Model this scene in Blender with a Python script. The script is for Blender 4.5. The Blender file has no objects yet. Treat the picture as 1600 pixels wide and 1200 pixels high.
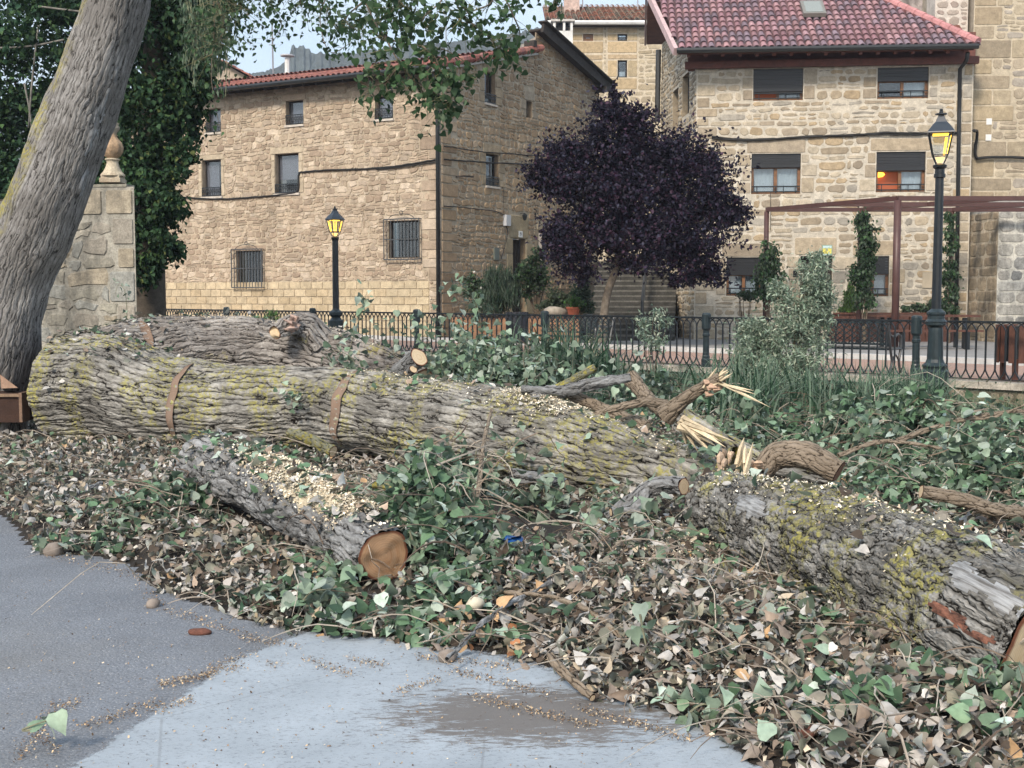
import bpy, math, random
import numpy as np
from mathutils import Vector, Matrix, noise
random.seed(7); rng = np.random.default_rng(11)
R = math.radians
C = bpy.context.scene.collection
sc = bpy.context.scene
# ------------------------------------------------------------------ camera
F = 1900.0; HZ = 462.0; TH = math.atan((600-HZ)/F); CH = 1.6
cam_d = bpy.data.cameras.new('camera'); cam = bpy.data.objects.new('camera', cam_d); C.objects.link(cam)
cam.location = (0, 0, CH); cam.rotation_euler = (math.pi/2 - TH, 0, 0)
cam_d.sensor_width = 36; cam_d.lens = 36*F/1600; cam_d.clip_end = 6000; cam_d.clip_start = .05
sc.camera = cam
# ------------------------------------------------------------------ sky, sun, exposure
SUN_EL, SUN_AZ = R(38), R(205)      # azimuth measured from +Y clockwise: behind the camera, to the left
w = bpy.data.worlds.new('World'); sc.world = w; w.use_nodes = True
wn = w.node_tree.nodes; wl = w.node_tree.links; bg = wn['Background']
sky = wn.new('ShaderNodeTexSky'); sky.sky_type = 'NISHITA'; sky.sun_disc = False
sky.sun_elevation = SUN_EL; sky.sun_rotation = SUN_AZ
sky.air_density = 1.0; sky.dust_density = 2.5; sky.ozone_density = 1.0
wt = wn.new('ShaderNodeTexCoord'); wm = wn.new('ShaderNodeMapping'); wm.inputs['Scale'].default_value = (1, 1, 2.6)
wno = wn.new('ShaderNodeTexNoise'); wno.inputs['Scale'].default_value = 2.3; wno.inputs['Detail'].default_value = 6
wr = wn.new('ShaderNodeMapRange'); wr.inputs[1].default_value = .35; wr.inputs[2].default_value = .62
wr.inputs[3].default_value = .3; wr.inputs[4].default_value = .85
wx = wn.new('ShaderNodeMixRGB'); wx.inputs[2].default_value = (3.9, 4.6, 5.2, 1)
wl.new(wt.outputs['Generated'], wm.inputs[0]); wl.new(wm.outputs[0], wno.inputs['Vector'])
wl.new(wno.outputs[0], wr.inputs[0]); wl.new(wr.outputs[0], wx.inputs[0]); wl.new(sky.outputs[0], wx.inputs[1])
wl.new(wx.outputs[0], bg.inputs[0]); bg.inputs[1].default_value = 0.10
sl = bpy.data.lights.new('sun', 'SUN'); sl.energy = 1.5; sl.angle = R(10); sl.color = (1, .88, .73)
so = bpy.data.objects.new('sun', sl); C.objects.link(so)
sd = Vector((math.sin(SUN_AZ)*math.cos(SUN_EL), math.cos(SUN_AZ)*math.cos(SUN_EL), math.sin(SUN_EL)))
so.rotation_euler = sd.to_track_quat('Z', 'Y').to_euler()
sc.view_settings.view_transform = 'Standard'; sc.view_settings.look = 'None'
sc.view_settings.exposure = 1.25; sc.view_settings.gamma = 1
sc.render.engine = 'CYCLES'; sc.cycles.use_denoising = True
sc.cycles.max_bounces = 6; sc.cycles.diffuse_bounces = 1; sc.cycles.transparent_max_bounces = 12
# ------------------------------------------------------------------ pixel helpers (photo is 1600 x 1200)
def ray(px, py):
    x = (px-800)/F; y = (600-py)/F
    return Vector((x, math.cos(TH)+y*math.sin(TH), -math.sin(TH)+y*math.cos(TH)))
def at(px, py, D):
    r = ray(px, py); return Vector((0, 0, CH)) + r*(D/r.y)
def gp(px, py, z=0.0):
    r = ray(px, py); return Vector((0, 0, CH)) + r*((z-CH)/r.z)
def project(x, y, z):
    zc = y*math.cos(TH) - (z-CH)*math.sin(TH); yc = y*math.sin(TH) + (z-CH)*math.cos(TH)
    zc = np.maximum(zc, .05)
    return 800+F*x/zc, 600-F*yc/zc
def tag(o, label=None, cat=None, group=None, kind=None):
    if label: o['label'] = label
    if cat: o['category'] = cat
    if group: o['group'] = group
    if kind: o['kind'] = kind
    return o
def empty(name, loc, label=None, cat=None, group=None):
    o = bpy.data.objects.new(name, None); C.objects.link(o); o.location = loc; o.empty_display_size = .2
    return tag(o, label, cat, group)
# ------------------------------------------------------------------ mesh collector
class M:
    def __init__(s): s.V = []; s.Fc = []; s.Cc = []; s.MI = []
    def add(s, vs, fs, col=(1, 1, 1), mi=0):
        b = len(s.V); s.V += [tuple(v) for v in vs]; s.Cc += [col]*len(vs)
        s.Fc += [tuple(b+i for i in f) for f in fs]; s.MI += [mi]*len(fs); return s
    def hexa(s, p, col=(1, 1, 1), mi=0):   # 8 points, bottom loop then top loop
        return s.add(p, [(3, 2, 1, 0), (4, 5, 6, 7), (0, 1, 5, 4), (1, 2, 6, 5), (2, 3, 7, 6), (3, 0, 4, 7)], col, mi)
    def box(s, c, sz, ax=None, col=(1, 1, 1), mi=0):
        c = Vector(c); X, Y, Z = ax or (Vector((1, 0, 0)), Vector((0, 1, 0)), Vector((0, 0, 1)))
        a, b, d = X*sz[0]/2, Y*sz[1]/2, Z*sz[2]/2
        return s.hexa([c-a-b-d, c+a-b-d, c+a+b-d, c-a+b-d, c-a-b+d, c+a-b+d, c+a+b+d, c-a+b+d], col, mi)
    def beam(s, p, q, w, h, col=(1, 1, 1), mi=0, up=Vector((0, 0, 1))):
        p, q = Vector(p), Vector(q); Y = (q-p); L = Y.length
        if L < 1e-5: return s
        Y /= L; X = Y.cross(up)
        if X.length < 1e-3: X = Y.cross(Vector((1, 0, 0)))
        X.normalize(); Z = X.cross(Y)
        return s.box((p+q)/2, (w, L, h), (X, Y, Z), col, mi)
    def tube(s, pts, r, n=6, col=(1, 1, 1), mi=0, cap=True):
        pts = [Vector(p) for p in pts]; k = len(pts)
        rs = r if isinstance(r, (list, tuple)) else [r]*k
        b = len(s.V); X = None
        for i, p in enumerate(pts):
            t = pts[min(i+1, k-1)]-pts[max(i-1, 0)]
            if t.length < 1e-6: t = Vector((0, 0, 1))
            t.normalize()
            if X is None: X = t.orthogonal().normalized()
            else:
                X = X - t*X.dot(t)
                X = X.normalized() if X.length > 1e-4 else t.orthogonal().normalized()
            Y = t.cross(X)
            for j in range(n):
                a = 2*math.pi*j/n; q = p + (X*math.cos(a)+Y*math.sin(a))*rs[i]
                s.V.append(tuple(q)); s.Cc.append(col)
        for i in range(k-1):
            for j in range(n):
                s.Fc.append((b+i*n+j, b+i*n+(j+1) % n, b+(i+1)*n+(j+1) % n, b+(i+1)*n+j)); s.MI.append(mi)
        if cap:
            s.Fc.append(tuple(b+j for j in reversed(range(n)))); s.MI.append(mi)
            s.Fc.append(tuple(b+(k-1)*n+j for j in range(n))); s.MI.append(mi)
        return s
    def lathe(s, c, prof, n=16, col=(1, 1, 1), mi=0, rot=0.0, sides=None):
        c = Vector(c); b = len(s.V); n = sides or n
        for (r, z) in prof:
            for j in range(n):
                a = 2*math.pi*j/n+rot; s.V.append((c.x+r*math.cos(a), c.y+r*math.sin(a), c.z+z)); s.Cc.append(col)
        for i in range(len(prof)-1):
            for j in range(n):
                s.Fc.append((b+i*n+j, b+i*n+(j+1) % n, b+(i+1)*n+(j+1) % n, b+(i+1)*n+j)); s.MI.append(mi)
        s.Fc.append(tuple(b+(len(prof)-1)*n+j for j in range(n))); s.MI.append(mi)
        s.Fc.append(tuple(b+j for j in reversed(range(n)))); s.MI.append(mi)
        return s
    def build(s, name, mats, parent=None, smooth=False):
        me = bpy.data.meshes.new(name); me.from_pydata(s.V, [], s.Fc)
        at_ = me.attributes.new('col', 'FLOAT_COLOR', 'POINT')
        arr = np.ones((len(s.V), 4), dtype=np.float32)
        if s.V: arr[:, :3] = np.array(s.Cc, dtype=np.float32)
        at_.data.foreach_set('color', arr.ravel())
        for m in (mats if isinstance(mats, (list, tuple)) else [mats]): me.materials.append(m)
        me.polygons.foreach_set('material_index', s.MI)
        if smooth: me.polygons.foreach_set('use_smooth', [True]*len(me.polygons))
        me.update()
        o = bpy.data.objects.new(name, me); C.objects.link(o)
        if parent is not None:
            o.parent = parent
            o.matrix_parent_inverse = Matrix.Translation(-Vector(parent.location))
        return o
def np_mesh(name, V, Fs, cols, mats, parent=None, smooth=False, extra=None):
    """V (n,3), Fs list of int arrays (m,k)"""
    me = bpy.data.meshes.new(name); me.vertices.add(len(V)); me.vertices.foreach_set('co', V.astype(np.float32).ravel())
    loops = np.concatenate([f.ravel() for f in Fs]); tot = np.concatenate([np.full(len(f), f.shape[1]) for f in Fs])
    st = np.concatenate([[0], np.cumsum(tot)[:-1]])
    me.loops.add(len(loops)); me.loops.foreach_set('vertex_index', loops.astype(np.int32))
    me.polygons.add(len(tot)); me.polygons.foreach_set('loop_start', st.astype(np.int32)); me.polygons.foreach_set('loop_total', tot.astype(np.int32))
    if smooth: me.polygons.foreach_set('use_smooth', np.ones(len(tot), dtype=bool))
    if cols is not None:
        a = me.attributes.new('col', 'FLOAT_COLOR', 'POINT'); arr = np.ones((len(V), 4), dtype=np.float32); arr[:, :3] = cols
        a.data.foreach_set('color', arr.ravel())
    if extra is not None:
        a = me.attributes.new('bk', 'FLOAT_VECTOR', 'POINT'); a.data.foreach_set('vector', extra.astype(np.float32).ravel())
    for m in (mats if isinstance(mats, (list, tuple)) else [mats]): me.materials.append(m)
    me.update(calc_edges=True); me.validate()
    o = bpy.data.objects.new(name, me); C.objects.link(o)
    if parent is not None:
        o.parent = parent; o.matrix_parent_inverse = Matrix.Translation(-Vector(parent.location))
    return o
def smooth_path(pts, n=6):
    pts = [Vector(p) for p in pts]
    if len(pts) < 3: return [pts[0].lerp(pts[-1], i/n) for i in range(n+1)]
    P = [pts[0]*2-pts[1]]+pts+[pts[-1]*2-pts[-2]]; out = []
    for i in range(1, len(P)-2):
        a, b, c, d = P[i-1], P[i], P[i+1], P[i+2]
        for k in range(n):
            t = k/n
            out.append(.5*((2*b)+(c-a)*t+(2*a-5*b+4*c-d)*t*t+(3*b-a-3*c+d)*t**3))
    out.append(P[-2]); return out
# ------------------------------------------------------------------ materials
def mat(name):
    m = bpy.data.materials.new(name); m.use_nodes = True; nt = m.node_tree
    return m, nt, nt.nodes['Principled BSDF']
def nd(nt, t, **k):
    n = nt.nodes.new(t)
    for a, b in k.items():
        if a == 'op': n.operation = b
        elif a == 'blend': n.blend_type = b
        else: n.inputs[a.replace('_', ' ')].default_value = b
    return n
def noise_n(nt, vec, scale, detail=4, rough=.6):
    n = nt.nodes.new('ShaderNodeTexNoise'); n.inputs['Scale'].default_value = scale; n.inputs['Detail'].default_value = detail
    n.inputs['Roughness'].default_value = rough
    if vec is not None: nt.links.new(vec, n.inputs['Vector'])
    return n.outputs['Fac']
def mr(nt, v, a, b, c=0, d=1):
    n = nt.nodes.new('ShaderNodeMapRange'); n.inputs[1].default_value = a; n.inputs[2].default_value = b
    n.inputs[3].default_value = c; n.inputs[4].default_value = d; nt.links.new(v, n.inputs[0]); return n.outputs[0]
def mul(nt, a, b, op='MULTIPLY'):
    n = nt.nodes.new('ShaderNodeMath'); n.operation = op
    for i, v in enumerate((a, b)):
        if isinstance(v, (int, float)): n.inputs[i].default_value = v
        else: nt.links.new(v, n.inputs[i])
    return n.outputs[0]
def mixc(nt, f, a, b, blend='MIX'):
    n = nt.nodes.new('ShaderNodeMixRGB'); n.blend_type = blend
    for i, v in enumerate((f, a, b)):
        if isinstance(v, (int, float)): n.inputs[i].default_value = v
        elif isinstance(v, tuple): n.inputs[i].default_value = v+(1,) if len(v) == 3 else v
        else: nt.links.new(v, n.inputs[i])
    return n.outputs[0]
def bump(nt, p, h, strength=.5, dist=.02):
    b = nt.nodes.new('ShaderNodeBump'); b.inputs['Strength'].default_value = strength; b.inputs['Distance'].default_value = dist
    nt.links.new(h, b.inputs['Height']); nt.links.new(b.outputs[0], p.inputs['Normal'])
def objco(nt): return nt.nodes.new('ShaderNodeTexCoord').outputs['Object']
def mapping(nt, vec, scale, rot=(0, 0, 0), loc=(0, 0, 0)):
    n = nt.nodes.new('ShaderNodeMapping'); n.inputs['Scale'].default_value = scale; n.inputs['Rotation'].default_value = rot
    n.inputs['Location'].default_value = loc
    nt.links.new(vec, n.inputs[0]); return n.outputs[0]
def attr(nt, name='col'):
    n = nt.nodes.new('ShaderNodeAttribute'); n.attribute_name = name; return n
def simple(name, col, rough=.6, metal=0, nscale=0, namt=.25, bscale=0, bs=.3, bd=.005):
    m, nt, p = mat(name); p.inputs['Roughness'].default_value = rough; p.inputs['Metallic'].default_value = metal
    if nscale:
        f = noise_n(nt, objco(nt), nscale)
        c = mixc(nt, mr(nt, f, .3, .7), tuple(x*(1-namt) for x in col), tuple(min(1, x*(1+namt)) for x in col))
        nt.links.new(c, p.inputs['Base Color'])
    else: p.inputs['Base Color'].default_value = (*col, 1)
    if bscale: bump(nt, p, noise_n(nt, objco(nt), bscale), bs, bd)
    return m
def attr_mat(name, rough=.9, n1=6, a1=.3, n2=40, a2=.25, bs=.6, bd=.02, stain=None, bscale=18, spec=.3):
    m, nt, p = mat(name); co = objco(nt); p.inputs['Roughness'].default_value = rough; p.inputs['Specular IOR Level'].default_value = spec
    a = attr(nt).outputs['Color']
    f1 = mr(nt, noise_n(nt, co, n1, 5), .3, .7, 1-a1, 1+a1); f2 = mr(nt, noise_n(nt, co, n2, 4), .3, .7, 1-a2, 1+a2)
    c = mixc(nt, 1.0, a, mul(nt, f1, f2), 'MULTIPLY')
    if stain:
        s = mr(nt, noise_n(nt, mapping(nt, co, (1, 1, .35)), stain[0], 6), stain[1], stain[1]+.15)
        c = mixc(nt, mul(nt, s, stain[3]), c, stain[2])
    nt.links.new(c, p.inputs['Base Color']); bump(nt, p, noise_n(nt, co, bscale, 6), bs, bd)
    return m
def bark_mat(name, dark, plate, light, lichen_amt=.0, lichen=(.42, .37, .075), sa=2.2, sr=13, depth=.045, seed=0.0, lscale=2.2, dist=.075, side=None):
    m, nt, p = mat(name); m.displacement_method = 'BOTH'; p.inputs['Roughness'].default_value = .95
    p.inputs['Specular IOR Level'].default_value = .15
    v = attr(nt, 'bk').outputs['Vector']
    # wandering distortion
    nz = nt.nodes.new('ShaderNodeTexNoise'); nz.inputs['Scale'].default_value = 5.5; nz.inputs['Roughness'].default_value = .65; nz.inputs['Detail'].default_value = 4
    nt.links.new(v, nz.inputs['Vector'])
    sub = nt.nodes.new('ShaderNodeVectorMath'); sub.operation = 'SUBTRACT'; sub.inputs[1].default_value = (.5, .5, .5); nt.links.new(nz.outputs['Color'], sub.inputs[0])
    scl = nt.nodes.new('ShaderNodeVectorMath'); scl.operation = 'SCALE'; scl.inputs['Scale'].default_value = dist; nt.links.new(sub.outputs[0], scl.inputs[0])
    add = nt.nodes.new('ShaderNodeVectorMath'); nt.links.new(v, add.inputs[0]); nt.links.new(scl.outputs[0], add.inputs[1])
    mp = mapping(nt, add.outputs[0], (sa, sr, sr), loc=(seed, seed*.7, 0))
    vo = nt.nodes.new('ShaderNodeTexVoronoi'); vo.feature = 'DISTANCE_TO_EDGE'; vo.inputs['Scale'].default_value = 1; nt.links.new(mp, vo.inputs['Vector'])
    mp2 = mapping(nt, add.outputs[0], (sa*2.6, sr*1.9, sr*1.9), loc=(seed+3, 1, 2))
    vo2 = nt.nodes.new('ShaderNodeTexVoronoi'); vo2.feature = 'DISTANCE_TO_EDGE'; vo2.inputs['Scale'].default_value = 1; nt.links.new(mp2, vo2.inputs['Vector'])
    e1 = mr(nt, vo.outputs['Distance'], 0.0, .26); e2 = mr(nt, vo2.outputs['Distance'], 0, .22)
    fine = noise_n(nt, mapping(nt, v, (14, 40, 40)), 1, 6, .7)
    h = mul(nt, mul(nt, mul(nt, e1, .66), mul(nt, e2, .18), 'ADD'), mul(nt, fine, .36), 'ADD')
    big = noise_n(nt, v, 2.6, 5)
    col = mixc(nt, mr(nt, h, .25, .40), dark, plate)
    lt = mr(nt, mul(nt, mul(nt, fine, .5), mul(nt, big, .5), 'ADD'), .44, .62)
    col = mixc(nt, mul(nt, mul(nt, lt, mr(nt, h, .3, .7)), .8), col, light)
    if lichen_amt > 0:
        l1 = mr(nt, noise_n(nt, v, lscale, 3), .62-lichen_amt*.3, .72-lichen_amt*.3)
        l2 = mr(nt, noise_n(nt, v, 26, 6, .75), .48, .54)
        lm = mul(nt, mul(nt, l1, l2), mr(nt, h, .25, .5))
        if side:
            sx_ = nt.nodes.new('ShaderNodeSeparateXYZ'); nt.links.new(v, sx_.inputs[0]); lm = mul(nt, mul(nt, mr(nt, mul(nt, mul(nt, sx_.outputs['Y'], .8), mul(nt, sx_.outputs['Z'], -.6), 'ADD'), side[0], side[1]), mr(nt, noise_n(nt, v, 3, 3), .4, .5)), mr(nt, noise_n(nt, v, 30, 6, .75), .44, .52))
        gr = mixc(nt, mr(nt, noise_n(nt, v, 9, 3), .4, .6), tuple(x*.6 for x in lichen), lichen)
        col = mixc(nt, mul(nt, lm, .8), col, gr)
    nt.links.new(col, p.inputs['Base Color'])
    d = nt.nodes.new('ShaderNodeDisplacement'); d.inputs['Scale'].default_value = depth; d.inputs['Midlevel'].default_value = .55
    nt.links.new(h, d.inputs['Height']); nt.links.new(d.outputs[0], nt.nodes['Material Output'].inputs['Displacement'])
    return m
def leaf_mat(name, back=(1.0, 1.0, 1.0), backmix=.0, trans=.25, rough=.55):
    m, nt, p = mat(name); p.inputs['Roughness'].default_value = rough; p.inputs['Specular IOR Level'].default_value = .22
    a = attr(nt).outputs['Color']; f = mr(nt, noise_n(nt, objco(nt), 30, 3), .3, .7, .8, 1.2)
    c = mixc(nt, 1.0, a, f, 'MULTIPLY')
    if backmix:
        g = nt.nodes.new('ShaderNodeNewGeometry'); c = mixc(nt, mul(nt, g.outputs['Backfacing'], backmix), c, back)
    nt.links.new(c, p.inputs['Base Color'])
    if trans:
        t = nt.nodes.new('ShaderNodeBsdfTranslucent'); nt.links.new(c, t.inputs[0]); x = nt.nodes.new('ShaderNodeMixShader')
        x.inputs[0].default_value = trans; nt.links.new(p.outputs[0], x.inputs[1]); nt.links.new(t.outputs[0], x.inputs[2])
        nt.links.new(x.outputs[0], nt.nodes['Material Output'].inputs[0])
    return m
def cut_wood(name, base, rim, rings=26):
    m, nt, p = mat(name); p.inputs['Roughness'].default_value = .8; v = attr(nt, 'bk').outputs['Vector']
    wv = nt.nodes.new('ShaderNodeTexWave'); wv.wave_type = 'RINGS'; wv.rings_direction = 'X'; wv.inputs['Scale'].default_value = rings
    wv.inputs['Distortion'].default_value = 2.5; wv.inputs['Detail'].default_value = 3; nt.links.new(v, wv.inputs['Vector'])
    sepn = nt.nodes.new('ShaderNodeSeparateXYZ'); nt.links.new(v, sepn.inputs[0])
    c = mixc(nt, mul(nt, wv.outputs['Fac'], .35), base, tuple(x*.6 for x in base))
    c = mixc(nt, mr(nt, noise_n(nt, v, 5), .45, .7, 0, .6), c, tuple(x*y for x, y in zip(base, (.75, .6, .45))))
    c = mixc(nt, mr(nt, sepn.outputs['X'], .88, .94), c, rim)
    nt.links.new(c, p.inputs['Base Color']); bump(nt, p, noise_n(nt, v, 40), .4, .01)
    return m
STONE = attr_mat('stone', a1=.2, a2=.2, stain=(.9, .57, (.17, .13, .09), .4))
STONE_CLEAN = attr_mat('stone_clean', a1=.22, a2=.2, bs=.45)
STONE_GREY = attr_mat('weathered_stone', stain=(1.8, .48, (.06, .06, .055), .7), bs=.8)
TILE = attr_mat('roof_tile', rough=.8, n1=3, a1=.2, n2=25, a2=.2, bs=.2)
IRON = simple('black_iron_paint', (.012, .016, .02), .38, .0, 12, .3, 30, .2, .003)
IRON2 = simple('dark_green_iron', (.018, .03, .035), .35, .0, 12, .3)
STEEL_BR = simple('brown_red_steel', (.085, .040, .035), .45, .0, 5, .15)
WOOD_BR = simple('brown_stained_wood', (.09, .035, .022), .5, 0, 8, .35, 30)
WOOD_FR = simple('varnished_window_wood', (.21, .10, .045), .45, 0, 10, .3)
WOOD_OLD = simple('old_dark_timber', (.035, .028, .024), .85, 0, 10, .4, 25)
SHUT = simple('black_roller_shutter', (.018, .019, .022), .4)
GUT = simple('dark_gutter_metal', (.02, .022, .024), .4)
CURT = simple('white_curtain', (.62, .66, .7), .8, 0, 30, .12)
BLIND = simple('lilac_blind', (.27, .24, .27), .7, 0, 8, .1)
DARK = simple('dark_interior', (.012, .012, .014), .9)
PLAST = simple('pale_plaster', (.55, .52, .48), .9, 0, 3, .15, 20)
WHITE = simple('white_render', (.72, .72, .70), .8, 0, 3, .15)
CABLE = simple('black_cable', (.012, .012, .012), .6)
STREAM = simple('grey_box_plastic', (.5, .52, .55), .5)
TERRA = simple('terracotta', (.36, .10, .05), .8, 0, 10, .2)
SOIL = simple('dark_soil', (.022, .017, .013), .95, 0, 6, .5, 20, .8, .04)
TWIG = attr_mat('twig_bark', rough=.9, n1=8, a1=.3, n2=40, a2=.2, bs=.3, bd=.004)
RAWWOOD = attr_mat('splintered_wood', rough=.85, n1=10, a1=.2, n2=60, a2=.2, bs=.5, bd=.006)
LEAF = leaf_mat('poplar_leaf', (.33, .40, .33), .4, .08, .55)
LEAF_HI = leaf_mat('poplar_leaf_on_tree', (.13, .2, .12), .25, .28, .5)
PURPLE = leaf_mat('plum_leaf', trans=.12, rough=.6)
IVY = leaf_mat('ivy_leaf', trans=.15, rough=.7)
HERB = leaf_mat('herb_leaf', (.32, .38, .30), .3, .3, .6)
CHIP = attr_mat('wood_chip', rough=.9, n1=20, a1=.2, n2=80, a2=.2, bs=.2, bd=.003)
def glass_mat():
    m, nt, p = mat('window_glass'); g = nt.nodes.new('ShaderNodeBsdfGlossy'); g.inputs['Roughness'].default_value = .04
    t = nt.nodes.new('ShaderNodeBsdfTransparent'); t.inputs[0].default_value = (.82, .86, .88, 1); x = nt.nodes.new('ShaderNodeMixShader'); x.inputs[0].default_value = .10
    nt.links.new(t.outputs[0], x.inputs[1]); nt.links.new(g.outputs[0], x.inputs[2]); nt.links.new(x.outputs[0], nt.nodes['Material Output'].inputs[0]); return m
GLASS = glass_mat()
def emis(name, col, e):
    m, nt, p = mat(name); p.inputs['Base Color'].default_value = (*col, 1); p.inputs['Emission Color'].default_value = (*col, 1); p.inputs['Emission Strength'].default_value = e; return m
LAMP_ON = emis('lit_lamp_glass', (1.0, .56, .06), 1.5)
ROOM_ON = emis('lit_orange_room', (.34, .09, .035), .12)
ROOM_LAMP = emis('lit_room_lamp', (1.0, .42, .04), 2.0)
CUT_PALE = cut_wood('fresh_cut_wood', (.72, .57, .38), (.22, .08, .04))
CUT_RED = cut_wood('reddish_cut_wood', (.27, .14, .085), (.16, .05, .03))
KERF_M = cut_wood('weathered_saw_cut', (.25, .175, .13), (.08, .045, .035), 40)
BARK_MAIN = bark_mat('fissured_poplar_bark', (.010, .008, .007), (.155, .148, .135), (.54, .52, .48), .54, sa=1.2, sr=16, depth=.026, dist=.085, lichen=(.40, .37, .10))
BARK_BACK = bark_mat('grey_poplar_bark', (.015, .013, .012), (.20, .18, .165), (.54, .51, .48), .12, seed=5, sa=1.4, sr=17, depth=.028, dist=.10)
BARK_RIGHT = bark_mat('lichen_poplar_bark', (.008, .007, .006), (.12, .115, .105), (.48, .47, .45), .52, seed=9, sa=3.0, sr=20, depth=.026, dist=.17, lichen=(.38, .35, .10))
BARK_SMALL = bark_mat('plain_poplar_bark', (.014, .013, .013), (.15, .15, .15), (.42, .43, .44), .0, seed=13, sa=2.6, sr=16, depth=.022, dist=.12)
BARK_TREE = bark_mat('standing_poplar_bark', (.045, .042, .04), (.19, .18, .17), (.42, .41, .40), .30, seed=21, sa=1.8, sr=22, depth=.012, side=(.24, .33))
BARK_BR = bark_mat('brown_branch_bark', (.04, .03, .022), (.2, .16, .12), (.34, .28, .22), .0, seed=31, sa=8, sr=30, depth=.01)
BARK_LICH = bark_mat('lichen_branch_bark', (.03, .03, .02), (.15, .15, .11), (.26, .26, .2), .9, seed=33, sa=8, sr=30, depth=.008, lichen=(.36, .31, .05), lscale=7)
# ------------------------------------------------------------------ ground height
FA = Vector((6.35, 19.1)); FD = Vector((.7022, -.712))       # fence line: a post, and the direction towards the right
FN = Vector((-.712, -.7022))                                    # towards the camera
def sdist(x, y): return (x-FA.x)*FN.x + (y-FA.y)*FN.y
def lerp_tab(tab, v):
    return np.interp(v, [t[0] for t in tab], [t[1] for t in tab])
BND = [(-400, 780), (0, 808), (30, 828), (55, 868), (140, 878), (215, 890), (240, 930), (300, 952), (400, 985), (470, 1000), (560, 1008), (650, 1022), (700, 1028), (780, 1035),
       (860, 1050), (895, 1085), (935, 1112), (1000, 1128), (1060, 1142), (1110, 1165), (1150, 1200), (1200, 1250), (1300, 1330), (1600, 1500), (2200, 1900)]
def in_depth(x, y):
    """metres a ground point lies beyond the edge of the litter (negative on the road)"""
    px, py = project(x, y, 0*x)
    b = lerp_tab(BND, px); ang = TH + np.arctan((b-600)/F)
    return y - CH/np.tan(ang) + .06*np.sin(x*9.1)*np.sin(y*7.3+1)+.03*np.sin(x*23+y*17)
def _h(px, py, z, r1, r2, h):
    g = gp(px, py, z); return (g.x, g.y, r1, r2, h)
HEAPS = [_h(740, 600, .5, 1.2, .9, .78), _h(890, 625, .35, 1.1, .9, .36), _h(1080, 645, .2, 1.2, 1.1, .2), _h(1300, 725, .12, 1.4, 1.1, .24), _h(1470, 720, .12, 1.4, 1.1, .24),
         _h(1560, 780, .12, 1.0, .6, .26), _h(690, 860, .15, .42, .55, .50), _h(720, 775, .2, .48, .5, .44), _h(630, 965, .1, .36, .32, .18), _h(290, 800, .15, .45, .4, .22), _h(1100, 860, .1, .3, .25, .06), _h(400, 705, .2, .5, .3, .14), _h(830, 815, .0, .42, .42, -.30),
         _h(470, 935, .05, .3, .2, .08), _h(110, 845, .1, .35, .18, .05), _h(1330, 1130, .05, .22, .16, .05), _h(1560, 1120, .05, .25, .3, .07), _h(1090, 1120, .05, .12, .08, .04), _h(1250, 1010, .05, .2, .14, .04)]
random.seed(77)
NP = np.array([[random.uniform(-9, 9), random.uniform(2, 20), random.uniform(.12, .5), random.uniform(-.05, .07)] for _ in range(500)])
def heap_h(x, y):
    h = np.zeros_like(x)
    for (cx, cy, a, b, k) in HEAPS: h = h + k*np.exp(-((x-cx)/a)**2-((y-cy)/b)**2)
    return h
def gz(x, y, heaps=True, hk=1.0):
    x = np.asarray(x, float); y = np.asarray(y, float)
    d = in_depth(x, y); t = np.clip(d/1.1, 0, 1); m = t*t*(3-2*t)
    bumps = np.zeros_like(x)
    for a in NP:
        q = ((x-a[0])**2+(y-a[1])**2)/a[2]**2
        bumps = bumps + a[3]*np.exp(-q)
    s = sdist(x, y); dr = np.clip((4.2-s)/2.6, 0, 1); dr = dr*dr*(3-2*dr)
    z = m*(.09 + bumps) - dr*.45
    z = np.where(s < -.3, -1.0, z)
    far = (np.abs(x) > 60) | (y > 60) | (y < -60); z = np.where(far, np.where(s < 0, -1, 0), z)
    if heaps: z = z + heap_h(x, y)*m*hk
    return z
def grid_axis(a, b, step, far): return np.concatenate([[-far, -400, -90, -30], np.arange(a, b+1e-6, step), [30, 90, 400, far]])
xs = np.concatenate([[-600., -400, -90, -30], np.arange(-12, -5, .16), np.arange(-5, 5, .08), np.arange(5, 12.1, .16), [30, 90, 400, 600.]])
ys = np.concatenate([[-600., -300, -40, -5, 1], np.arange(3, 9.6, .07), np.arange(9.6, 20, .14), np.arange(20, 40, 1.0), [60, 200, 400, 600.]])
X, Y = np.meshgrid(xs, ys); Z = gz(X, Y, hk=.6)
nx, ny = len(xs), len(ys); ii = np.arange(nx*ny).reshape(ny, nx)
Fq = np.stack([ii[:-1, :-1], ii[:-1, 1:], ii[1:, 1:], ii[1:, :-1]], -1).reshape(-1, 4)
g = np_mesh('ground', np.stack([X.ravel(), Y.ravel(), Z.ravel()], 1), [Fq], None, SOIL, smooth=True); tag(g, kind='structure')
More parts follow.
